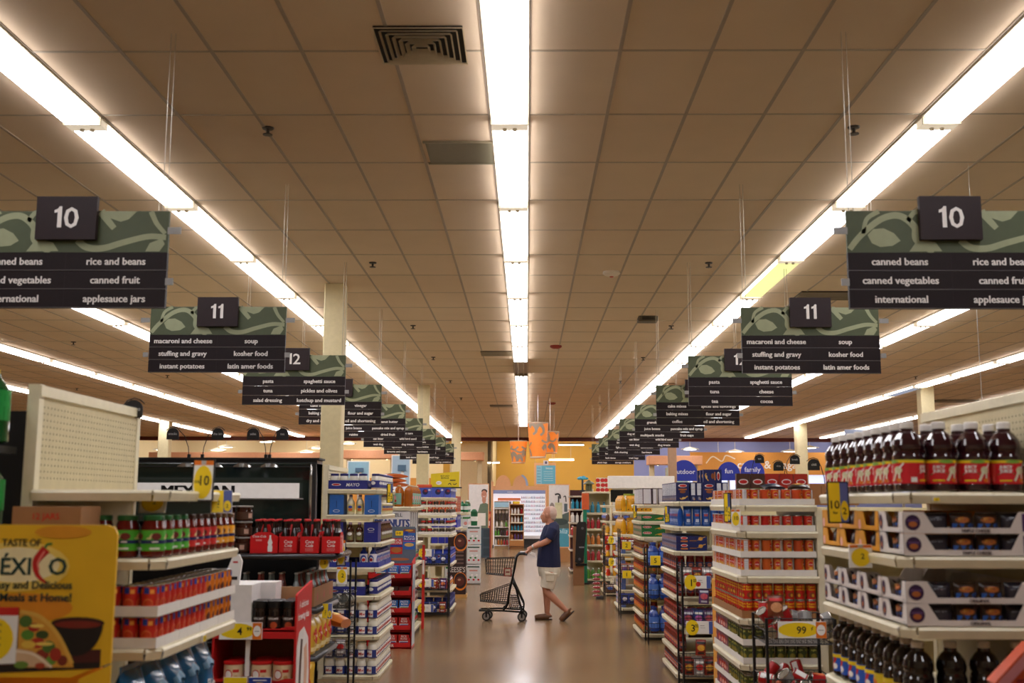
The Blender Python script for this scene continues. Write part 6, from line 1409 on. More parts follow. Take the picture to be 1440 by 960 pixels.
c = MB(); c.rod((-.33, 0, .72), (-.33, 0, CZ - 2.305), .004, GREY, 4); c.rod((.28, 0, .72), (.28, 0, CZ - 2.305), .004, GREY, 4); c.rod((.24, 0, .72), (.24, 0, CZ - 2.305), .004, GREY, 4); c.build('hanging_wire', hb_)
# cosmetics wall
cw = empty('cosmetics_wall', (-1.38, 44.6, 0)); tag(cw, 'bright backlit cosmetics wall display with a peach arched header', 'wall display')
LIT = M('f4f2f2', .5, emit=.30 * GLOW / 9, ecol='f6f6ff')
c = MB(); c.box(.02, 2.12, .30, .36, .10, 2.15, LIT); c.build('lit_panel', cw)
c = MB(); c.box(-.02, 2.16, .05, .36, 2.28, 2.44, PCH)
for x in (.42, 1.12): c.prism([(x + .31 * cos(a), 2.44 + .44 * sin(a)) for a in [pi * k / 14 for k in range(15)]], front(.1), .06, PCH)
c.prism([(1.12 + .31 * cos(a), 2.46 + .45 * sin(a)) for a in [pi * .0 + pi * .45 * k / 8 for k in range(9)]] + [(1.12 + .22 * cos(a), 2.46 + .38 * sin(a)) for a in [pi * .45 * (1 - k / 8) for k in range(9)]], front(.09), .02, M('9fb2d4', .5))
c.build('header', cw)
c = MB(); c.box(-.02, 2.16, .03, .36, 2.14, 2.28, M('8f9cc8', .5)); c.text(front(.029), 'beauty', .7, 2.18, .06, W_, w=.5); c.build('blue_band', cw)
for x in (-.06, 2.12): c = MB(); c.box(x, x + .08, .0, .36, 0, 2.62, PCH); c.build('post', cw)
c = MB(); c.box(0, 2.12, -.08, .36, 0, .10, M('3a3330', .5)); c.box(.55, 2.12, -.1, .36, .36, .48, M('e8e6e4', .5)); c.box(.55, 2.12, -.05, .36, .10, .36, M('2a2624', .5)); c.build('base', cw)
for k in range(9):
    c = MB(); c.box(1.14, 2.10, .12, .30, .62 + k * .165, .628 + k * .165, M('b8b8c0', .3)); c.build('shelf', cw)
rk = random.Random(4)
COSM = []
for col_ in ('4a4648', '8a3a4a', 'c8a890', '6a6a78', 'b86a7a'):
    b = MB(); b.lathe([(0, 0), (.018, 0), (.018, .05), (.013, .055), (.013, .09), (0, .09)], M(col_, .3), 8); COSM.append(Proto('cosmetic_bottle', b))
for k in range(9):
    for i in range(15):
        if (k, i) in ((3, 5), (3, 6)): continue
        COSM[(k * 7 + i // 3) % 5].put((-1.38 + 1.17 + i * .064, 44.6 + .16, .6285 + k * .165), 0, 'small cosmetic bottle on the lit wall, %s shelf up, %s from the left' % (ORD[k], ORD[i]), 'bottle', 'cosmetics on the lit wall')
ob_ = MB(); ob_.cbox(-.46, .46, -.05, .05, 0, .11, M('e8804a', .5), .01); tag(ob_.build('orange_shelf_header', loc=(-.72, 44.78, 1.86)), 'orange rounded strip across the top of the cosmetics wall', 'header strip')
for i in range(4):
    b = MB(); b.box(-.10, .10, -.02, .02, 0, .24, M(('e8e8ec', '5a5a6a', 'd8d8dc', '8a8a94')[i], .4)); b.rect(front(-.02), -.07, .05, .07, .1, GREY); b.rect(front(-.02), -.07, .14, .07, .20, M(('c8a0a0', 'a8a8b8', '3a3a44', 'e0c8b8')[i], .5))
    tag(b.build('boxed_item', loc=(-1.20 + i * .24, 44.82, 1.60)), 'boxed item below the orange strip, %s from the left' % ORD[i], 'box', 'boxed items under the orange strip')
# white fixture with hanging goods and bottles
ws = empty('white_shelf_fixture', (-1.28, 43.6, 0)); tag(ws, 'white shelf fixture with hanging packets and bottles left of the wooden one', 'shelf fixture')
c = MB(); c.box(-.02, 0, 0, .5, 0, 1.82, W_); c.box(.56, .58, 0, .5, 0, 1.82, W_); c.box(0, .56, .47, .5, .1, 1.7, M('b0a488', .5)); c.build('frame', ws)
c = MB(); c.box(0, .56, -.02, .02, 1.60, 1.82, M('9fc8dc', .5)); c.box(0, .56, -.02, .02, 1.80, 1.84, PCH); c.build('header', ws)
for z in (.14, .50, .84, 1.56): c = MB(); c.box(0, .56, -.02, .48, z - .03, z, W_); c.build('shelf', ws)
c = MB(); c.box(0, .56, 0, .5, 0, .10, M('a88a60', .5)); c.build('base', ws)
hk = MB(); hk.box(-.05, .05, -.012, .012, -.42, -.16, M('4a3a34', .5)); hk.sphere((0, 0, -.09), (.055, .03, .075), M('d8cec4', .5), 10, 6); hk.box(-.003, .003, -.003, .003, -.05, 0, GREY)
HKP = Proto('hanging_packet', hk)
for i in range(4): HKP.put((-1.21 + i * .14, 43.74, 1.52), 0, 'hanging pale packet in the white fixture, %s from the left' % ORD[i], 'packet', 'hanging packets')
SMB = {}
for nm, c1, cp in (('green', '5a9a3a', 'e8e8e0'), ('dark', '4a3a44', '2a2228'), ('red', 'b02a34', 'e0d0d0'), ('white', 'e0dcd4', 'c8c0b8'), ('teal', '2a90b0', '1f7090'), ('amber', 'c87a3a', 'e8d8c0'), ('purple', '5a3a70', '4a2a5a')):
    SMB[nm] = bottle_p('shampoo_bottle', .042, .235, c1, cp, None, None, prof=[(0, .004), (.95, 0), (1, .04), (1, .62), (.8, .74), (.4, .80), (.38, .88)], n=10, caph=.14, capr=.42)
for z, seq2, wh in ((.845, ['white', 'white', 'green'], 'upper'), (.505, ['green', 'green', 'dark', 'dark', 'red'], 'middle'), (.145, ['white', 'amber', 'amber', 'red', 'red'], 'lower')):
    for i, q in enumerate(seq2): SMB[q].put((-1.28 + .56 * (i + .5) / len(seq2), 43.68, z), 0, '%s bottle in the white fixture, %s shelf, %s from the left' % (q, wh, ORD[i]), 'bottle', 'bottles in the white fixture')
wf = empty('wooden_shelf', (-.68, 43.2, 0)); tag(wf, 'wooden open shelf of shampoo bottles in the middle of the far end', 'shelf')
WD = M('b0763c', .5, var=.15, scale=6)
c = MB(); c.box(0, .03, 0, .4, 0, 1.72, WD); c.box(.53, .56, 0, .4, 0, 1.72, WD); c.box(.03, .53, .37, .4, .1, 1.69, M('96602e', .5)); c.box(-.01, .57, -.01, .41, 1.69, 1.73, WD); c.build('frame', wf)
for z in (.36, .70, 1.02, 1.34): c = MB(); c.box(.03, .53, .01, .37, z - .025, z, WD); c.box(.03, .53, .0, .01, z - .03, z + .012, M('e0d0b0', .5)); c.build('shelf', wf)
c = MB(); c.box(.03, .53, 0.0, .37, .12, .335, WD); c.box(0.0, .56, 0, .4, 0, .09, M('8a5a2c', .5)); c.build('base', wf)
for z, seq2, wh in ((1.345, ['white', 'white', 'white', 'red'], 'top'), (1.025, ['white', 'white', 'white', 'teal'], 'second'), (.705, ['teal', 'teal', 'teal', 'teal'], 'third'), (.365, ['amber', 'purple', 'purple', 'purple'], 'bottom')):
    for i, q in enumerate(seq2): SMB[q].put((-.68 + .03 + .125 * (i + .5), 43.33, z), 0, '%s bottle on the wooden shelf, %s level, %s from the left' % (q, wh, ORD[i]), 'bottle', 'bottles on the wooden shelf')
yc = MB(); yc.cbox(-.14, .14, -.05, .05, 0, .10, M('e0c024', .5), .02); tag(yc.build('yellow_tray', loc=(-.42, 43.4, 1.732)), 'yellow tray on top of the wooden shelf', 'tray')
# posters
def poster(x0, x1, z0, z1, y, label, draw, base=True):
    e = empty('poster_stand', ((x0 + x1) / 2, y, 0)); tag(e, label, 'poster')
    w = (x1 - x0) / 2; c = MB(); c.box(-w, w, -.02, .03, z0, z1, PCH); c.build('frame', e)
    c = MB(); F = front(-.021); c.rect(F, -w + .03, z0 + .03, w - .03, z1 - .03, M('e2deda', .5), .001); draw(c, F, w, z0, z1); c.build('picture', e)
    c = MB(); c.box(-w, w, -.08, .12, 0, z0, M('a87848', .5)); c.build('base', e)
def man_pic(c, F, w, z0, z1):
    sk = M('c88a70', .5)
    c.poly(F, [(-.02, z0 + .03), (w - .03, z0 + .03), (w - .03, 1.72), (w - .14, 1.78), (.06, 1.72), (-.02, 1.45)], M('6a7a64', .5), .002); c.oval(F, .19, 1.88, .07, .14, sk, .003); c.oval(F, .19, 2.04, .095, .15, sk, .004); c.oval(F, .20, 2.16, .10, .075, M('3a2a22', .5), .003); c.ribbon(F, [(.15, 1.99), (.19, 1.975), (.23, 1.995)], .015, W_, .006); c.rect(F, .13, 2.06, .17, 2.07, M('4a3026', .5), .006); c.rect(F, .21, 2.06, .25, 2.07, M('4a3026', .5), .006); c.oval(F, .19, 2.02, .012, .03, M('b87860', .5), .006)
    c.rect(F, -.05, 1.0, .25, 1.42, M('e8e2d8', .5), .005)
poster(-2.02, -1.30, .85, 2.42, 38.0, 'framed poster of a smiling dark-haired person on white, left of the far end', man_pic)
def soap_pic(c, F, w, z0, z1):
    c.rect(F, -w + .03, z0 + .03, w - .03, 1.0, M('4a9ab0', .5), .002); c.text(F, 'olia', .1, .85, .16, M('b8dce4', .5), .004, ital=.3); c.poly(F, [(-w + .03, 1.0), (w - .03, 1.0), (w - .03, 1.5), (.1, 1.42), (-w + .03, 1.35)], M('55645e', .5), .002); c.oval(F, .05, 1.2, .22, .1, M('3a4a46', .5), .003)
    c.rect(F, -.12, 1.30, .10, 1.78, M('cfcfa2', .4), .004); c.rect(F, -.10, 1.34, .08, 1.70, M('dcd8b0', .4), .005); c.rect(F, -.03, 1.78, .01, 1.98, M('3a3a3a', .4), .004); c.ribbon(F, [(-.12, 2.02), (-.03, 2.04), (.03, 2.0), (.04, 1.9)], .05, M('3a3a3a', .4), .005); c.rect(F, .16, 1.5, .26, 1.75, M('5a6a70', .4), .003); c.ribbon(F, [(.14, 1.95), (.2, 1.97), (.22, 1.8)], .03, M('3a3a3a', .4), .005); c.oval(F, -.21, 1.6, .08, .18, M('8a8078', .5), .003)
poster(.64, 1.31, .42, 2.34, 34.0, 'tall framed poster of a soap pump bottle behind the shopper', soap_pic)
tp = MB(); tp.box(-.28, .28, -.02, .02, 0, .95, M('3a4a54', .5))
for k in range(3): tp.rect(front(-.02), -.25, .06 + k * .3, -.02, .30 + k * .3, M('3a7a90', .5), .001); tp.rect(front(-.02), .04, .06 + k * .3, .25, .30 + k * .3, M('2a3a44', .5), .001)
tp.box(.25, .29, -.03, .03, 0, 1.3, M('8a2a1a', .5))
tag(tp.build('dark_display_case', loc=(-1.47, 36.5, 0)), 'dark teal panelled case below the poster of the smiling person', 'display case')
rd = MB(); rd.cbox(-.10, .10, -.1, .1, 0, 1.45, M('a8321c', .5), .01)
for k in range(5): rd.rect(front(-.1), -.08, .15 + k * .26, .08, .32 + k * .26, (W_, M('d8804a', .5), M('e0c8b0', .5))[k % 3], .001)
tag(rd.build('red_rack', loc=(-1.44, 41.5, 0)), 'narrow red rack of packets left of the white fixture', 'rack')
# cream end wall block, canopies
b = MB(); b.box(-3.10, -1.86, 52.0, 57.9, 0, 5.5, M('ecdcb0', .7)); b.box(-1.86, -1.70, 52.2, 57.9, 0, 5.5, M('8a8478', .6)); b.box(-1.70, -1.62, 52.0, 57.9, 0, 5.5, M('cfc09a', .6))
struct(b.build('wall_end'))
def slab(x0, x1, y0, y1, z0, z1, m, name, label, cat):
    q = MB(); q.cbox(x0, x1, y0, y1, z0, z1, m, .02); tag(q.build(name), label, cat); return q
def canopy(x0, x1, y, z, label, posts):
    e = empty('peach_canopy', ((x0 + x1) / 2, y, 0)); tag(e, label, 'canopy', 'peach canopies'); w = (x1 - x0) / 2
    c = MB(); c.cbox(-w, w, -.6, .4, z, z + .36, M('dd9f74', .6), .02); c.build('canopy', e)
    for s in range(posts):
        x = -w + .2 + (2 * w - .4) * s / max(1, posts - 1); c = MB(); c.cbox(x - .1, x + .1, .1, .3, 0, z + .01, M('d8c8a0', .6), .01); c.build('post', e)
    for s in range(max(2, int(w * 1.2))):
        x = -w + .4 + (2 * w - .8) * s / max(1, max(2, int(w * 1.2)) - 1); c = MB(); c.lathe([(.06, z - .03), (.07, z)], BLK, 10, (x, -.3, 0)); c.lathe([(0, z - .035), (.05, z - .03)], M('ffffff', .5, var=0, emit=6.0, ecol='ffe6b8'), 10, (x, -.3, 0)); c.build('spot_lamp', e)
canopy(-16.5, -8.6, 48.5, 3.55, 'long peach canopy with spot lamps at the far left', 4)
canopy(-7.9, -5.6, 47.5, 3.62, 'short peach canopy above the blue framed pictures', 2)
canopy(-3.6, -1.95, 50.0, 3.66, 'peach canopy left of the far walkway end', 2)
canopy(5.0, 7.2, 46.0, 3.35, 'peach canopy behind the round blue signs', 2)
# framed pictures and panels of the far left
for (x, z, w, h, y, cc, lb) in ((-7.1, 2.45, .95, 1.05, 46.5, '8fb8c8', 'pale blue framed picture under the short peach canopy'), (-5.3, 2.25, .80, 1.5, 46.4, 'a8c4d8', 'tall pale blue picture with a white peak, right of the framed one')):
    e = MB(); e.box(-w / 2, w / 2, -.02, .02, 0, h, W_); F = front(-.02); e.rect(F, -w / 2 + .04, .04, w / 2 - .04, h - .04, M(cc, .5), .001); e.poly(F, [(-w * .4, .08), (w * .1, h * .6), (w * .4, .08)], M('e4e8ea', .5), .002); e.box(-.12, .22, -.12, -.021, h * .55, h * .72, M('4a6a84', .5)); e.box(-.03, .03, -.02, .02, -z, 0, GREY)
    tag(e.build('framed_picture', loc=(x, y, z)), lb, 'picture', None)
# rear pendants
sm = MB(); sm.lathe([(.03, .10), (.10, .08), (.44, 0), (.45, -.02), (.30, -.03)], M('dcd8d0', .4), 20)
sd_ = MB(); sd_.lathe([(0, -.045), (.28, -.04), (.30, -.028)], M('ffffff', .5, var=0, emit=5.0 * GLOW / 9, ecol='fff4e0'), 20)
scd = MB(); scd.rod((0, 0, .08), (0, 0, 1.6), .012, W_, 5)
SAU = {}
for k, (px, py, s) in enumerate(((228, 634, 0), (303, 634, 0), (196, 612, 0), (388, 615, 0), (372, 622, 0), (428, 636, 0), (447, 631, 0), (488, 624, 0), (537, 637, 0), (318, 630, 0), (1033, 634, 1), (1011, 638, 1), (1108, 634, 1), (970, 631, 1), (1140, 628, 1))):
    x, z = at(px, py, 53.5)
    e = empty('saucer_lamp', (x, 53.5 + .3 * (k % 3), z)); tag(e, 'white saucer pendant lamp in the far %s area, %s from the left' % (('left', 'right')[s], ORD[k if not s else k - 10]), 'pendant lamp', 'white saucer lamps')
    for nm, q in (('shade', sm), ('diffuser', sd_)): q.build(nm, e)
    c = MB(); c.rod((0, 0, .08), (0, 0, 5.54 - z), .014, W_, 5); c.build('cord', e)
RL = MB(); RL.box(-.6, .6, -.15, .15, -.07, 0, M('e8e0d0', .4)); RLD = MB(); RLD.box(-.58, .58, -.13, .13, -.09, -.07, M('ffffff', .5, var=0, emit=16 * GLOW / 9, ecol='fff0d8'))
RLP = Proto('rear_fill_downlight', RL, [('diffuser', RLD)])  # unseen fixtures added to brighten the ochre wall and far end
HLC = MB(); HLC.rod((-.45, 0, 0), (-.45, 0, 1.6), .008, GREY, 4); HLC.rod((.45, 0, 0), (.45, 0, 1.6), .008, GREY, 4)
HLP = Proto('hanging_strip_light', RL, [('diffuser', RLD)])
for k, (px, py) in enumerate(((653, 621), (685, 649), (789, 645), (803, 624))):
    yh = 53.0 - .7 * (k % 2); x, z = at(px, py, yh)
    o_ = HLP.put((x, yh, z), 0, 'short hanging strip light before the ochre wall, %s from the left' % ORD[k], 'ceiling light', 'hanging strip lights'); c = MB(); c.rod((-.45, 0, 0), (-.45, 0, 5.54 - z), .008, GREY, 4); c.rod((.45, 0, 0), (.45, 0, 5.54 - z), .008, GREY, 4); c.build('cord', o_)
n_ = 0
for y in (52.2, 54.4, 56.4):
    for x in (-20, -16, -12, -8.5, -5.5, -.9, 1.2, 3.4, 7, 11, 15, 19):
        RLP.put((x + .4 * (n_ % 3), y, 5.545), 0, 'unseen added ceiling light over the rear section, %s row, %s from the left' % (ORD[int((y - 52) / 2)], ORD[n_ % 12]), 'ceiling light', 'added rear fill lights'); n_ += 1
# far right: blue wall cords, orange band with white letters, round blue signs
ob2 = empty('orange_sign_band', (10.9, 49.5, 3.05)); tag(ob2, 'long orange sign band with white lettering at the far right', 'sign')
c = MB(); c.box(-3.6, 6, 0, .1, 0, 1.0, M('d8933c', .6)); c.build('band', ob2); c = MB(); F = front(-.001); c.text(F, 'cards & magazines', .3, .28, .36, M('efe8dc', .5), .003, w=4.6); c.ribbon(F, [(-2.9, .5), (-2.6, .8), (-2.2, .6), (-2.0, .85), (-1.6, .7)], .05, M('e8d8b8', .5), .003); c.text(F, 'es', 3.35, .28, .42, M('efe8dc', .5), .003); c.build('lettering', ob2)
c = MB(); c.box(-3.6, 6, .1, .2, -.95, 0, M('c8d0ee', .5, emit=.5, ecol='c8d4ff')); c.box(-3.5, -3.4, .1, .2, -3.05, -.95, GREY); c.box(5.8, 5.9, .1, .2, -3.05, -.95, GREY); c.build('window_panel', ob2)
for (px, py, r, Y, word) in ((960, 668, .37, 30.0, 'outdoor'), (1022, 667, .31, 30.0, 'fun'), (1055, 665, .31, 28.8, 'family')):
    x, z = at(px, py, Y)
    e = empty('round_blue_sign', (x, Y, 0)); tag(e, 'round-topped blue sign lettered %s, above the right shelving' % word, 'sign', 'round blue signs')
    c = MB(); c.prism([(-r, z - .15), (r, z - .15)] + [(r * cos(a), z + r * 1.12 * sin(a)) for a in [pi * k / 18 for k in range(19)]], front(0), .03, M('20309a', .45)); c.text(front(0), word, 0, z + .04, .13, M('d8d8e4', .5), .002, w=r * 1.6); c.build('face', e)
    c = MB(); c.box(-.03, .03, .03, .08, 0, z, GREY); c.build('post', e)
gb = empty('glass_door_cabinet', (6.1, 45.0, 0)); tag(gb, 'pale green glass-doored cabinet behind the outdoor sign', 'cabinet')
c = MB(); c.cbox(-.45, .45, -.3, .3, 0, 3.2, M('b8c0b0', .4), .02); c.build('body', gb); c = MB(); c.rect(front(-.3), -.35, 2.1, .35, 3.05, M('a8c4b4', .15), .004); c.tube([(.40, -.34, 2.2), (.40, -.34, 3.0)], .03, W_, 6); c.build('door', gb)
mp = MB(); mp.cbox(-.10, .10, -.1, .1, 0, CZ - .01, M('b08a6a', .5), .02); struct(mp.build('column', loc=(3.62, 27.6, 0)))
bp = empty('blue_banner', (9.45, 32, 0)); tag(bp, 'tall blue and orange banner beside the right column', 'banner')
c = MB(); c.prism([(-.25, 2.2), (.35, 2.2), (.30, 3.9), (-.25, 3.9)], front(0), .03, M('9aa6c0', .5)); c.oval(front(0), .12, 3.3, .14, .45, M('d8703a', .5), .002); c.box(-.02, .02, .03, .06, 0, 2.3, GREY); c.build('face', bp)
for k, (px, py, Y, w_) in enumerate(((1065, 645, 12.0, 'tea'), (1091, 655, 11.0, 'rice'), (1114, 646, 11.2, 'broth'), (1140, 653, 9.2, 'chili'))):
    x, z = at(px, py, Y)
    flag_sign(x, Y, z - .185, w_, 0, 'black half-round flag sign above the right shelving, %s from the left' % ORD[k], (-.09, .10, -.11, .09)[k])
hs = empty('disc_sign', (3.92, 9.5, 2.48)); tag(hs, 'white round disc with a black clip above the right pegboard', 'sign')
c = MB(); c.lathe([(0, -.01), (.06, -.01), (.065, 0), (.06, .01), (0, .01)], W_, 20, ax='y'); c.build('disc', hs); c = MB(); c.box(-.015, .015, -.02, -.012, 0, .07, K_); c.box(-.05, -.03, -.02, 0, .02, .06, K_); c.rod((0, 0, .06), (0, 0, CZ - 2.485), .003, GREY, 4); c.build('clip', hs)
# R7/R8: maroon shelf with bottles, brown board
R7.fx = 1.30
MRN = M('4a1f1c', .5)
e7 = endcap(R7, [2.02, 1.55, 1.2, .85, .5, .1], 2.0, False, 'cream shelf unit with small bottles beyond the pet food')
q = MB(); q.box(0, .55, 1.15, 1.18, 0, 2.0, SHELF); q.build('side_panel', e7)
R8 = Unit(1, 28.3, 'r8', fx=1.10)
e8 = endcap(R8, [1.95, 1.62, 1.28, .95, .6, .1], 2.1, False, 'dark maroon shelf unit with small bottles beside the soap poster', mat=MRN, railm=M('c8bca8', .4))
q = MB(); q.box(.02, .55, .62, .65, 0, 2.1, MRN); q.build('side_panel', e8)
for z, q_, wh in ((1.624, 'teal', 'second shelf'), (1.284, 'white', 'third shelf'), (.954, 'red', 'fourth shelf')):
    rowF(R8, SMB[q_], z, .12, 5, .07, .07, q_ + ' bottle on the maroon unit', wh, 'bottle', 'bottles on the dark maroon unit', .003); rowS(R8, SMB[q_], z, .12, 3, .07, .18, q_ + ' bottle on the maroon unit', wh, 'bottle', 'bottles on the dark maroon unit', .003)
for z, q_, wh in ((.854, 'amber', 'fourth shelf'), (.504, 'red', 'fifth shelf'), (.104, 'green', 'bottom shelf')):
    rowF(R7, SMB[q_], z, .13, 9, .07, .07, q_ + ' bottle past the pet food', wh, 'bottle', 'bottles on the cream unit', .003); rowS(R7, SMB[q_], z, .13, 3, .07, .17, q_ + ' bottle past the pet food', wh, 'bottle', 'bottles on the cream unit', .003)
for z, q, wh in ((1.95, 'purple', 'top shelf'), (1.554, 'teal', 'second shelf'), (1.204, 'red', 'third shelf')):
    if z < 1.9: rowF(R7, SMB[q], z, .13, 9, .07, .07, q + ' bottle past the pet food', wh, 'bottle', 'bottles on the cream unit', .003); rowS(R7, SMB[q], z, .13, 3, .07, .17, q + ' bottle past the pet food', wh, 'bottle', 'bottles on the cream unit', .003)
br = empty('brown_board', (1.10, 24.3, 0)); tag(br, 'brown board with a black skateboard-shaped panel leaning beside the walkway', 'board')
c = MB(); c.cbox(-.10, .14, .0, .05, 0, 1.25, M('8a5f3a', .6), .008); c.build('backing', br)
c = MB(); c.prism([(-.06, .50), (.02, .46), (.12, .50), (.20, 1.30), (.17, 1.36), (.02, 1.36), (-.02, 1.30)], front(-.06), .03, M('17181c', .35)); 
for z in (.56, 1.22): c.lathe([(.03, -.08), (.03, -.055)], M('5a5a60', .4), 12, (.04 + (z - .56) * .1, 0, z), ax='y')
c.rect(front(-.06), .03, .8, .14, .83, M('8a8a90', .5)); c.build('panel', br)
c = MB(); c.box(-.05, .2, -.07, .0, .42, .47, BLK); c.build('bracket', br)
# ================================================================ shopping cart
CY_ = 17.10
def U(u): return (u / 5.055 - 101) / 91.4
def V(v): return (870 - v) / 475.0
CRT = empty('shopping_cart', (0, CY_, 0)); tag(CRT, 'small black two-basket shopping cart pushed along the walkway', 'shopping cart')
CB_ = M('111112', .35, .4); CH = M('2a2a2c', .3, .6)
h = .20
fr = MB()
for s in (-h, h):
    fr.tube([(U(452), s, V(402)), (U(438), s, V(420)), (U(425), s, V(500)), (U(405), s, V(590)), (U(385), s, V(690)), (U(378), s, V(745)), (U(365), s, V(775)), (U(345), s, V(792))], .016, CB_, 8)
    fr.tube([(U(182), s * .72, V(798)), (U(300), s * .9, V(796)), (U(350), s, V(796)), (U(478), s, V(805))], .013, CB_, 8)
    fr.tube([(U(412), s, V(575)), (U(425), s, V(610)), (U(488), s, V(745)), (U(492), s, V(770)), (U(480), s, V(785)), (U(465), s, V(800))], .011, CB_, 8)
    fr.tube([(U(405), s, V(590)), (U(432), s, V(640)), (U(470), s, V(785))], .009, CB_, 8)
fr.rod((U(182), -h * .72, V(798)), (U(182), h * .72, V(798)), .013, CB_, 8); fr.rod((U(350), -h, V(796)), (U(350), h, V(796)), .011, CB_, 8); fr.rod((U(405), -h, V(590)), (U(405), h, V(590)), .010, CB_, 8); fr.rod((U(470), -h, V(803)), (U(470), h, V(803)), .010, CB_, 8)
fr.build('frame', CRT)
hd = MB(); hx, hz = U(506), V(402)
for s in (-h, h): hd.tube([(U(448), s, V(400)), (U(480), s, V(398)), (hx, s, hz)], .014, CB_, 8)
hd.rod((hx, -h - .02, hz), (hx, h + .02, hz), .016, M('17171a', .45), 10); hd.cbox(U(462), U(500), -h, h, V(402), V(385), M('2a2a2e', .4), .006); hd.build('handle', CRT)
def basket(name, c8, nx, ny, nz):
    """c8: front-bottom, front-top, back-top, back-bottom as (x, z), half widths front/back"""
    (fb, ft, bt, bb, wf, wb) = c8; b = MB(); L = lambda p, q, t: (p[0] + (q[0] - p[0]) * t, p[1] + (q[1] - p[1]) * t)
    W = lambda t: wf + (wb - wf) * t
    for k in range(nz + 1):                     # level wires
        a, c = L(fb, ft, k / nz), L(bb, bt, k / nz); r = .0065 if k in (0, nz) else .0036
        for s in (-1, 1): b.rod((a[0], s * wf, a[1]), (c[0], s * wb, c[1]), r, CB_, 5)
        b.rod((a[0], -wf, a[1]), (a[0], wf, a[1]), r, CB_, 5); b.rod((c[0], -wb, c[1]), (c[0], wb, c[1]), r, CB_, 5)
    for i in range(nx + 1):
        t = i / nx; p, q = L(fb, bb, t), L(ft, bt, t); w = W(t)
        b.tube([(q[0], -w, q[1]), (p[0], -w, p[1]), (p[0], w, p[1]), (q[0], w, q[1])], .0034, CB_, 4)
    for j in range(1, ny):
        s = -1 + 2 * j / ny
        b.tube([(ft[0], s * wf, ft[1]), (fb[0], s * wf, fb[1]), (bb[0], s * wb, bb[1]), (bt[0], s * wb, bt[1])], .0022, CB_, 4)
    b.build(name, CRT)
basket('upper_basket', ((U(226), V(540)), (U(219), V(436)), (U(428), V(428)), (U(408), V(556)), .155, .19), 12, 5, 4)
basket('lower_basket', ((U(186), V(732)), (U(184), V(690)), (U(390), V(616)), (U(368), V(750)), .14, .19), 12, 5, 4)
basket('rear_basket', ((U(386), V(786)), (U(388), V(700)), (U(446), V(702)), (U(478), V(790)), .18, .18), 6, 6, 3)
c = MB(); c.rect(front(-.197), U(350), V(555), U(404), V(496), M('7a1c16', .5), .001); c.box(U(350), U(404), -.197, -.192, V(555), V(496), M('7a1c16', .5)); c.rect(front(-.198), U(358), V(548), U(396), V(504), M('b8a890', .5), .001); c.rect(front(-.199), U(364), V(530), U(390), V(520), DKR, .001); c.build('advert_plate', CRT)
def wheel(x, y, z, r):
    w_ = MB(); w_.lathe([(r * .45, -.014), (r * .9, -.015), (r, -.009), (r, .009), (r * .9, .015), (r * .45, .014)], M('1c1a19', .6), 20, (x, y, z), ax='y')
    w_.lathe([(0, -.017), (r * .28, -.017), (r * .5, -.010), (r * .62, -.012), (r * .66, -.016), (r * .70, -.0155)], M('8f8a84', .35, .3), 20, (x, y, z), ax='y')
    f_ = MB(); f_.box(x - .012, x + .012, y - .026, y - .020, z - .012, V(800), CB_); f_.box(x - .012, x + .012, y + .020, y + .026, z - .012, V(800), CB_); f_.box(x - .02, x + .02, y - .026, y + .026, V(806), V(796), CB_)
    fo = f_.build('caster', CRT); w_.build('wheel', fo)
wheel(U(228), -h * .62, .066, .066); wheel(U(240), h * .62, .066, .066); wheel(U(475), -h, .066, .066); wheel(U(484), h, .066, .066)

# ================================================================ the shopper
def remesh(mb, name, parent, vox, mat, smooth=4):
    tmp = mb.build('body_form')
    r = tmp.modifiers.new('r', 'REMESH'); r.mode = 'VOXEL'; r.voxel_size = vox; r.use_smooth_shade = True
    s = tmp.modifiers.new('s', 'SMOOTH'); s.factor = .5; s.iterations = smooth
    bpy.context.view_layer.update()
    me = bpy.data.meshes.new_from_object(tmp.evaluated_get(bpy.context.evaluated_depsgraph_get()))
    bpy.data.objects.remove(tmp); me.name = name
    me.materials.clear(); me.materials.append(mat)
    me.polygons.foreach_set('use_smooth', [True] * len(me.polygons))
    o = bpy.data.objects.new(name, me); COL.objects.link(o)
    if parent: o.parent = parent
    return o
SKIN = M('c08468', .5, var=.06, scale=9); PX = .0
def XZ(u, v, y=0.0): return Vector((U(u), y, V(v)))
def ell(mb, pts):
    """closed tube through upright-ish ellipses: (centre, half depth along X, half width along Y)"""
    P = [Vector(p[0]) for p in pts]; secs = []
    for i, (c, a, b) in enumerate(pts):
        t = (P[min(i + 1, len(P) - 1)] - P[max(i - 1, 0)]).normalized()
        yv = Vector((0, 1, 0)); xv = yv.cross(t).normalized()
        secs.append((c, xv * a, (t.cross(xv)).normalized() * b))
    mb.loft(secs, SKIN, 16)
B = MB()
# head, facing -X
B.sphere(XZ(668, 110), (.098, .076, .108), SKIN, 20, 14); B.sphere(XZ(640, 135), (.066, .062, .088), SKIN, 18, 12); B.sphere(XZ(634, 160), (.045, .046, .04), SKIN, 14, 8)
ell(B, [(XZ(672, 140), .058, .056), (XZ(676, 178), .060, .060), (XZ(684, 205), .085, .10)])
B.sphere(XZ(609, 136), (.016, .015, .018), SKIN, 10, 6); B.tube([XZ(619, 116), XZ(611, 130), XZ(607, 137)], [.010, .013, .015], SKIN, 8)      # nose
B.sphere(XZ(621, 152), (.017, .026, .009), SKIN, 10, 6); B.sphere(XZ(622, 111), (.014, .05, .012), SKIN, 10, 6)                                # lips, brow
for s in (-1, 1): B.sphere(XZ(650, 126, s * .073), (.020, .012, .034), SKIN, 10, 8); B.sphere(XZ(622, 116, s * .042), (.012, .018, .012), SKIN, 8, 6)
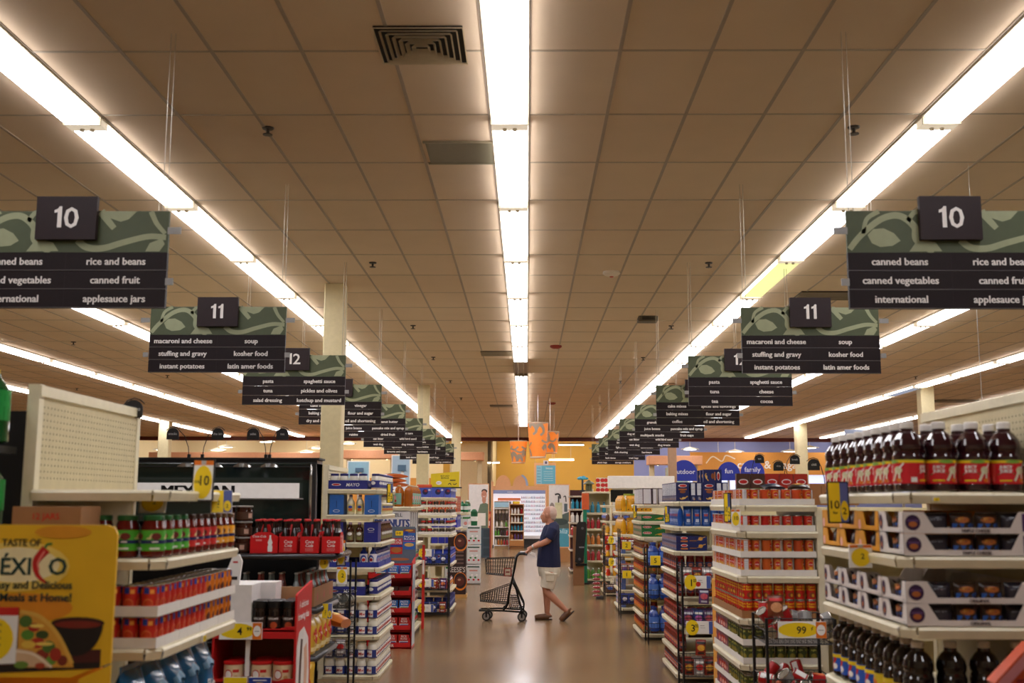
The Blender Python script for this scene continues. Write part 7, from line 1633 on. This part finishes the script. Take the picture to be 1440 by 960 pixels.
# torso
ell(B, [(XZ(690, 190), .09, .13), (XZ(682, 225), .115, .185), (XZ(672, 290), .135, .18), (XZ(668, 370), .155, .175), (XZ(668, 450), .160, .175), (XZ(668, 520), .145, .17), (XZ(668, 560), .10, .14)])
SH_ = .19
# near (left) arm, far (right) arm
def arm(s):
    y = s * SH_
    B.tube([XZ(690, 212, y * .9), XZ(688, 245, y * 1.08), XZ(668, 290, y * 1.12), XZ(655, 305, y * 1.12), XZ(610, 326, y * 1.05), XZ(565, 345, y * .95), XZ(548, 352, y * .90)], [.062, .058, .050, .048, .044, .034, .029], SKIN, 14)
    w_ = XZ(545, 354, y * .89); k = XZ(518, 375, y * .82)
    ell(B, [(w_, .026, .020), (XZ(534, 363, y * .86), .032, .022), (k, .036, .020)])
    # four fingers over the bar, thumb round the inside
    for q in range(4):
        yy = y * .82 + (q - 1.5) * .021 * 1.0
        ln_ = (.92, 1.0, .97, .82)[q]
        x0 = U(518)
        B.tube([Vector((x0 + .012, yy, V(372))), Vector((hx - .005, yy, hz + .030)), Vector((hx - .030 * ln_, yy, hz + .018)), Vector((hx - .030, yy, hz - .010 * ln_)), Vector((hx - .014, yy, hz - .026 * ln_))], [.0115, .0105, .010, .0095, .0085], SKIN, 8)
    th = y * .82 - s * .045
    B.tube([Vector((U(528), y * .84 - s * .012, V(372))), Vector((U(520), th, V(382))), Vector((hx + .012, th - s * .004, hz + .004)), Vector((hx - .004, th - s * .004, hz - .016))], [.014, .012, .011, .009], SKIN, 8)
arm(-1); arm(1)
# legs: the far one planted in front, the near one trailing on its toes
def leg(s, hip, knee, calf, ank, heel, toe, ball):
    y = s * .095
    B.tube([XZ(*hip, y), XZ((hip[0] + knee[0]) / 2 - 4, (hip[1] + knee[1]) / 2, y), XZ(knee[0], knee[1] - 25, y), XZ(*knee, y), XZ(*calf, y), XZ(*ank, y)], [.098, .088, .066, .060, .058, .036], SKIN, 14)
    B.tube([XZ(*ank, y), XZ(*heel, y)], [.038, .034], SKIN, 10); B.tube([XZ(*heel, y), XZ(*ball, y), XZ(*toe, y)], [.036, .040, .026], SKIN, 10)
leg(1, (672, 520), (648, 655), (655, 720), (652, 825), (672, 848), (566, 858), (600, 855))
leg(-1, (675, 520), (646, 662), (690, 705), (782, 795), (806, 806), (744, 862), (760, 848))
MAN = remesh(B, 'person', None, .0062, SKIN, 5)
MAN.location = (0, CY_, 0); tag(MAN, 'older shopper in navy t-shirt and cream shorts pushing the cart', 'person')
# navy t-shirt
T = MB()
ell(T, [(XZ(684, 176), .070, .072), (XZ(690, 192), .105, .145), (XZ(684, 225), .130, .205), (XZ(672, 290), .150, .198), (XZ(666, 370), .170, .192), (XZ(665, 450), .182, .192), (XZ(664, 492), .184, .194)])
for s in (-1, 1):
    y = s * SH_; T.tube([XZ(694, 205, y * .75), XZ(690, 230, y * 1.08), XZ(672, 270, y * 1.14), XZ(662, 288, y * 1.14)], [.080, .082, .080, .078], SKIN, 14)
TS = remesh(T, 'tshirt', MAN, .0075, M('161c40', .85, var=.15, scale=25), 3)
# cream cargo shorts
Q = MB()
ell(Q, [(XZ(667, 478), .170, .182), (XZ(668, 520), .172, .190), (XZ(668, 560), .155, .185)])
for s, kn in ((1, (650, 636)), (-1, (652, 640))):
    y = s * .098; Q.tube([XZ(672, 530, y), XZ(664, 580, y), XZ(kn[0], kn[1], y)], [.118, .112, .106], SKIN, 16)
SO = remesh(Q, 'shorts', MAN, .0075, M('d8cdb8', .85, var=.14, scale=14), 3)
pk_ = MB(); pk_.cbox(U(640), U(700), -.220, -.200, V(590), V(535), M('d0c4ad', .85), .006); pk_.cbox(U(638), U(702), -.224, -.200, V(548), V(533), M('c6b9a0', .85), .004); pk_.build('pocket', SO)
# brown loafers
LO = M('6a4429', .55); SOLE = M('2a1c14', .7)
def shoe(s, heel, ball, toe, top, ang):
    y = s * .095; q = MB()
    q.tube([XZ(*heel, y), XZ((heel[0] + ball[0]) / 2, (heel[1] + ball[1]) / 2 - 3, y), XZ(*ball, y), XZ(*toe, y)], [.045, .048, .048, .032], SKIN, 12)
    q.tube([XZ(*heel, y), XZ(*top, y)], [.047, .046], SKIN, 12)
    o = remesh(q, 'shoe', MAN, .006, LO, 3)
    d = MB(); A, C = XZ(*heel, y), XZ(*toe, y); t = (C - A).normalized(); n = Vector((-t.z, 0, t.x)); n = n if n.z < 0 else -n
    A2, C2 = A - t * .045, C + t * .03
    for (p, w_) in ((0, 0),):
        vs = []
        for k in range(9):
            f = k / 8; p_ = A2 + (C2 - A2) * f; wd_ = (.026, .040, .042, .040, .042, .047, .047, .040, .018)[k]
            for z_ in (.030, .048): vs += [p_ + n * z_ + Vector((0, -wd_, 0)), p_ + n * z_ + Vector((0, wd_, 0))]
        fs = []
        for k in range(8):
            a, b = 4 * k, 4 * k + 4; fs += [(a, a + 1, b + 1, b), (a + 2, b + 2, b + 3, a + 3), (a, b, b + 2, a + 2), (a + 1, a + 3, b + 3, b + 1)]
        fs += [(0, 2, 3, 1), (32, 33, 35, 34)]; d.add(vs, fs, SOLE)
    d.build('sole', o)
shoe(1, (668, 852), (596, 852), (566, 856), (668, 838), 0)
shoe(-1, (812, 800), (764, 846), (742, 866), (800, 790), 0)
# thin white hair round the back of a bald head, eyes, watch
Hh = MB()
Hh.sphere(XZ(684, 112), (.086, .079, .088), SKIN, 20, 12); Hh.sphere(XZ(684, 100), (.086, .074, .092), SKIN, 20, 12); Hh.sphere(XZ(690, 140), (.058, .064, .05), SKIN, 14, 8)
hr = remesh(Hh, 'hair', MAN, .006, M('cdae9e', .8, var=.15, scale=60), 2)
for s in (-1, 1):
    e = MB(); e.sphere(XZ(617.5, 118, s * .036), (.009, .012, .008), M('efe6de', .3), 10, 6); e.sphere(XZ(616, 118, s * .036) + Vector((-.004, 0, 0)), (.005, .006, .006), M('2a1c16', .2), 8, 6); e.build('eye', MAN)
    e = MB(); e.sphere(XZ(618, 109, s * .038), (.007, .022, .005), M('b8a698', .7), 8, 5); e.build('eyebrow', MAN)
e = MB(); e.sphere(XZ(615, 152.5), (.007, .022, .0025), M('8a4a40', .5), 8, 5); e.build('mouth', MAN)
wt = MB(); a = XZ(560, 347, -SH_ * .93); bq = XZ(550, 352, -SH_ * .905); wt.tube([a, bq], .0375, M('c8c4bc', .3, .7), 14); wt.build('wristwatch', MAN)
pp_ = MB(); pp_.add([XZ(530, 398, -.10), XZ(575, 425, -.12), XZ(570, 395, -.02), XZ(540, 385, -.02)], [(0, 1, 2, 3)], M('d8ccc0', .6)); pp_.add([XZ(530, 398, -.10) + Vector((0, 0, -.002)), XZ(575, 425, -.12) + Vector((0, 0, -.002)), XZ(570, 395, -.02) + Vector((0, 0, -.002)), XZ(540, 385, -.02) + Vector((0, 0, -.002))], [(3, 2, 1, 0)], M('d8ccc0', .6))
tag(pp_.build('shopping_list', loc=(0, CY_, 0)), 'folded pale paper held in the hand of the shopper', 'paper')
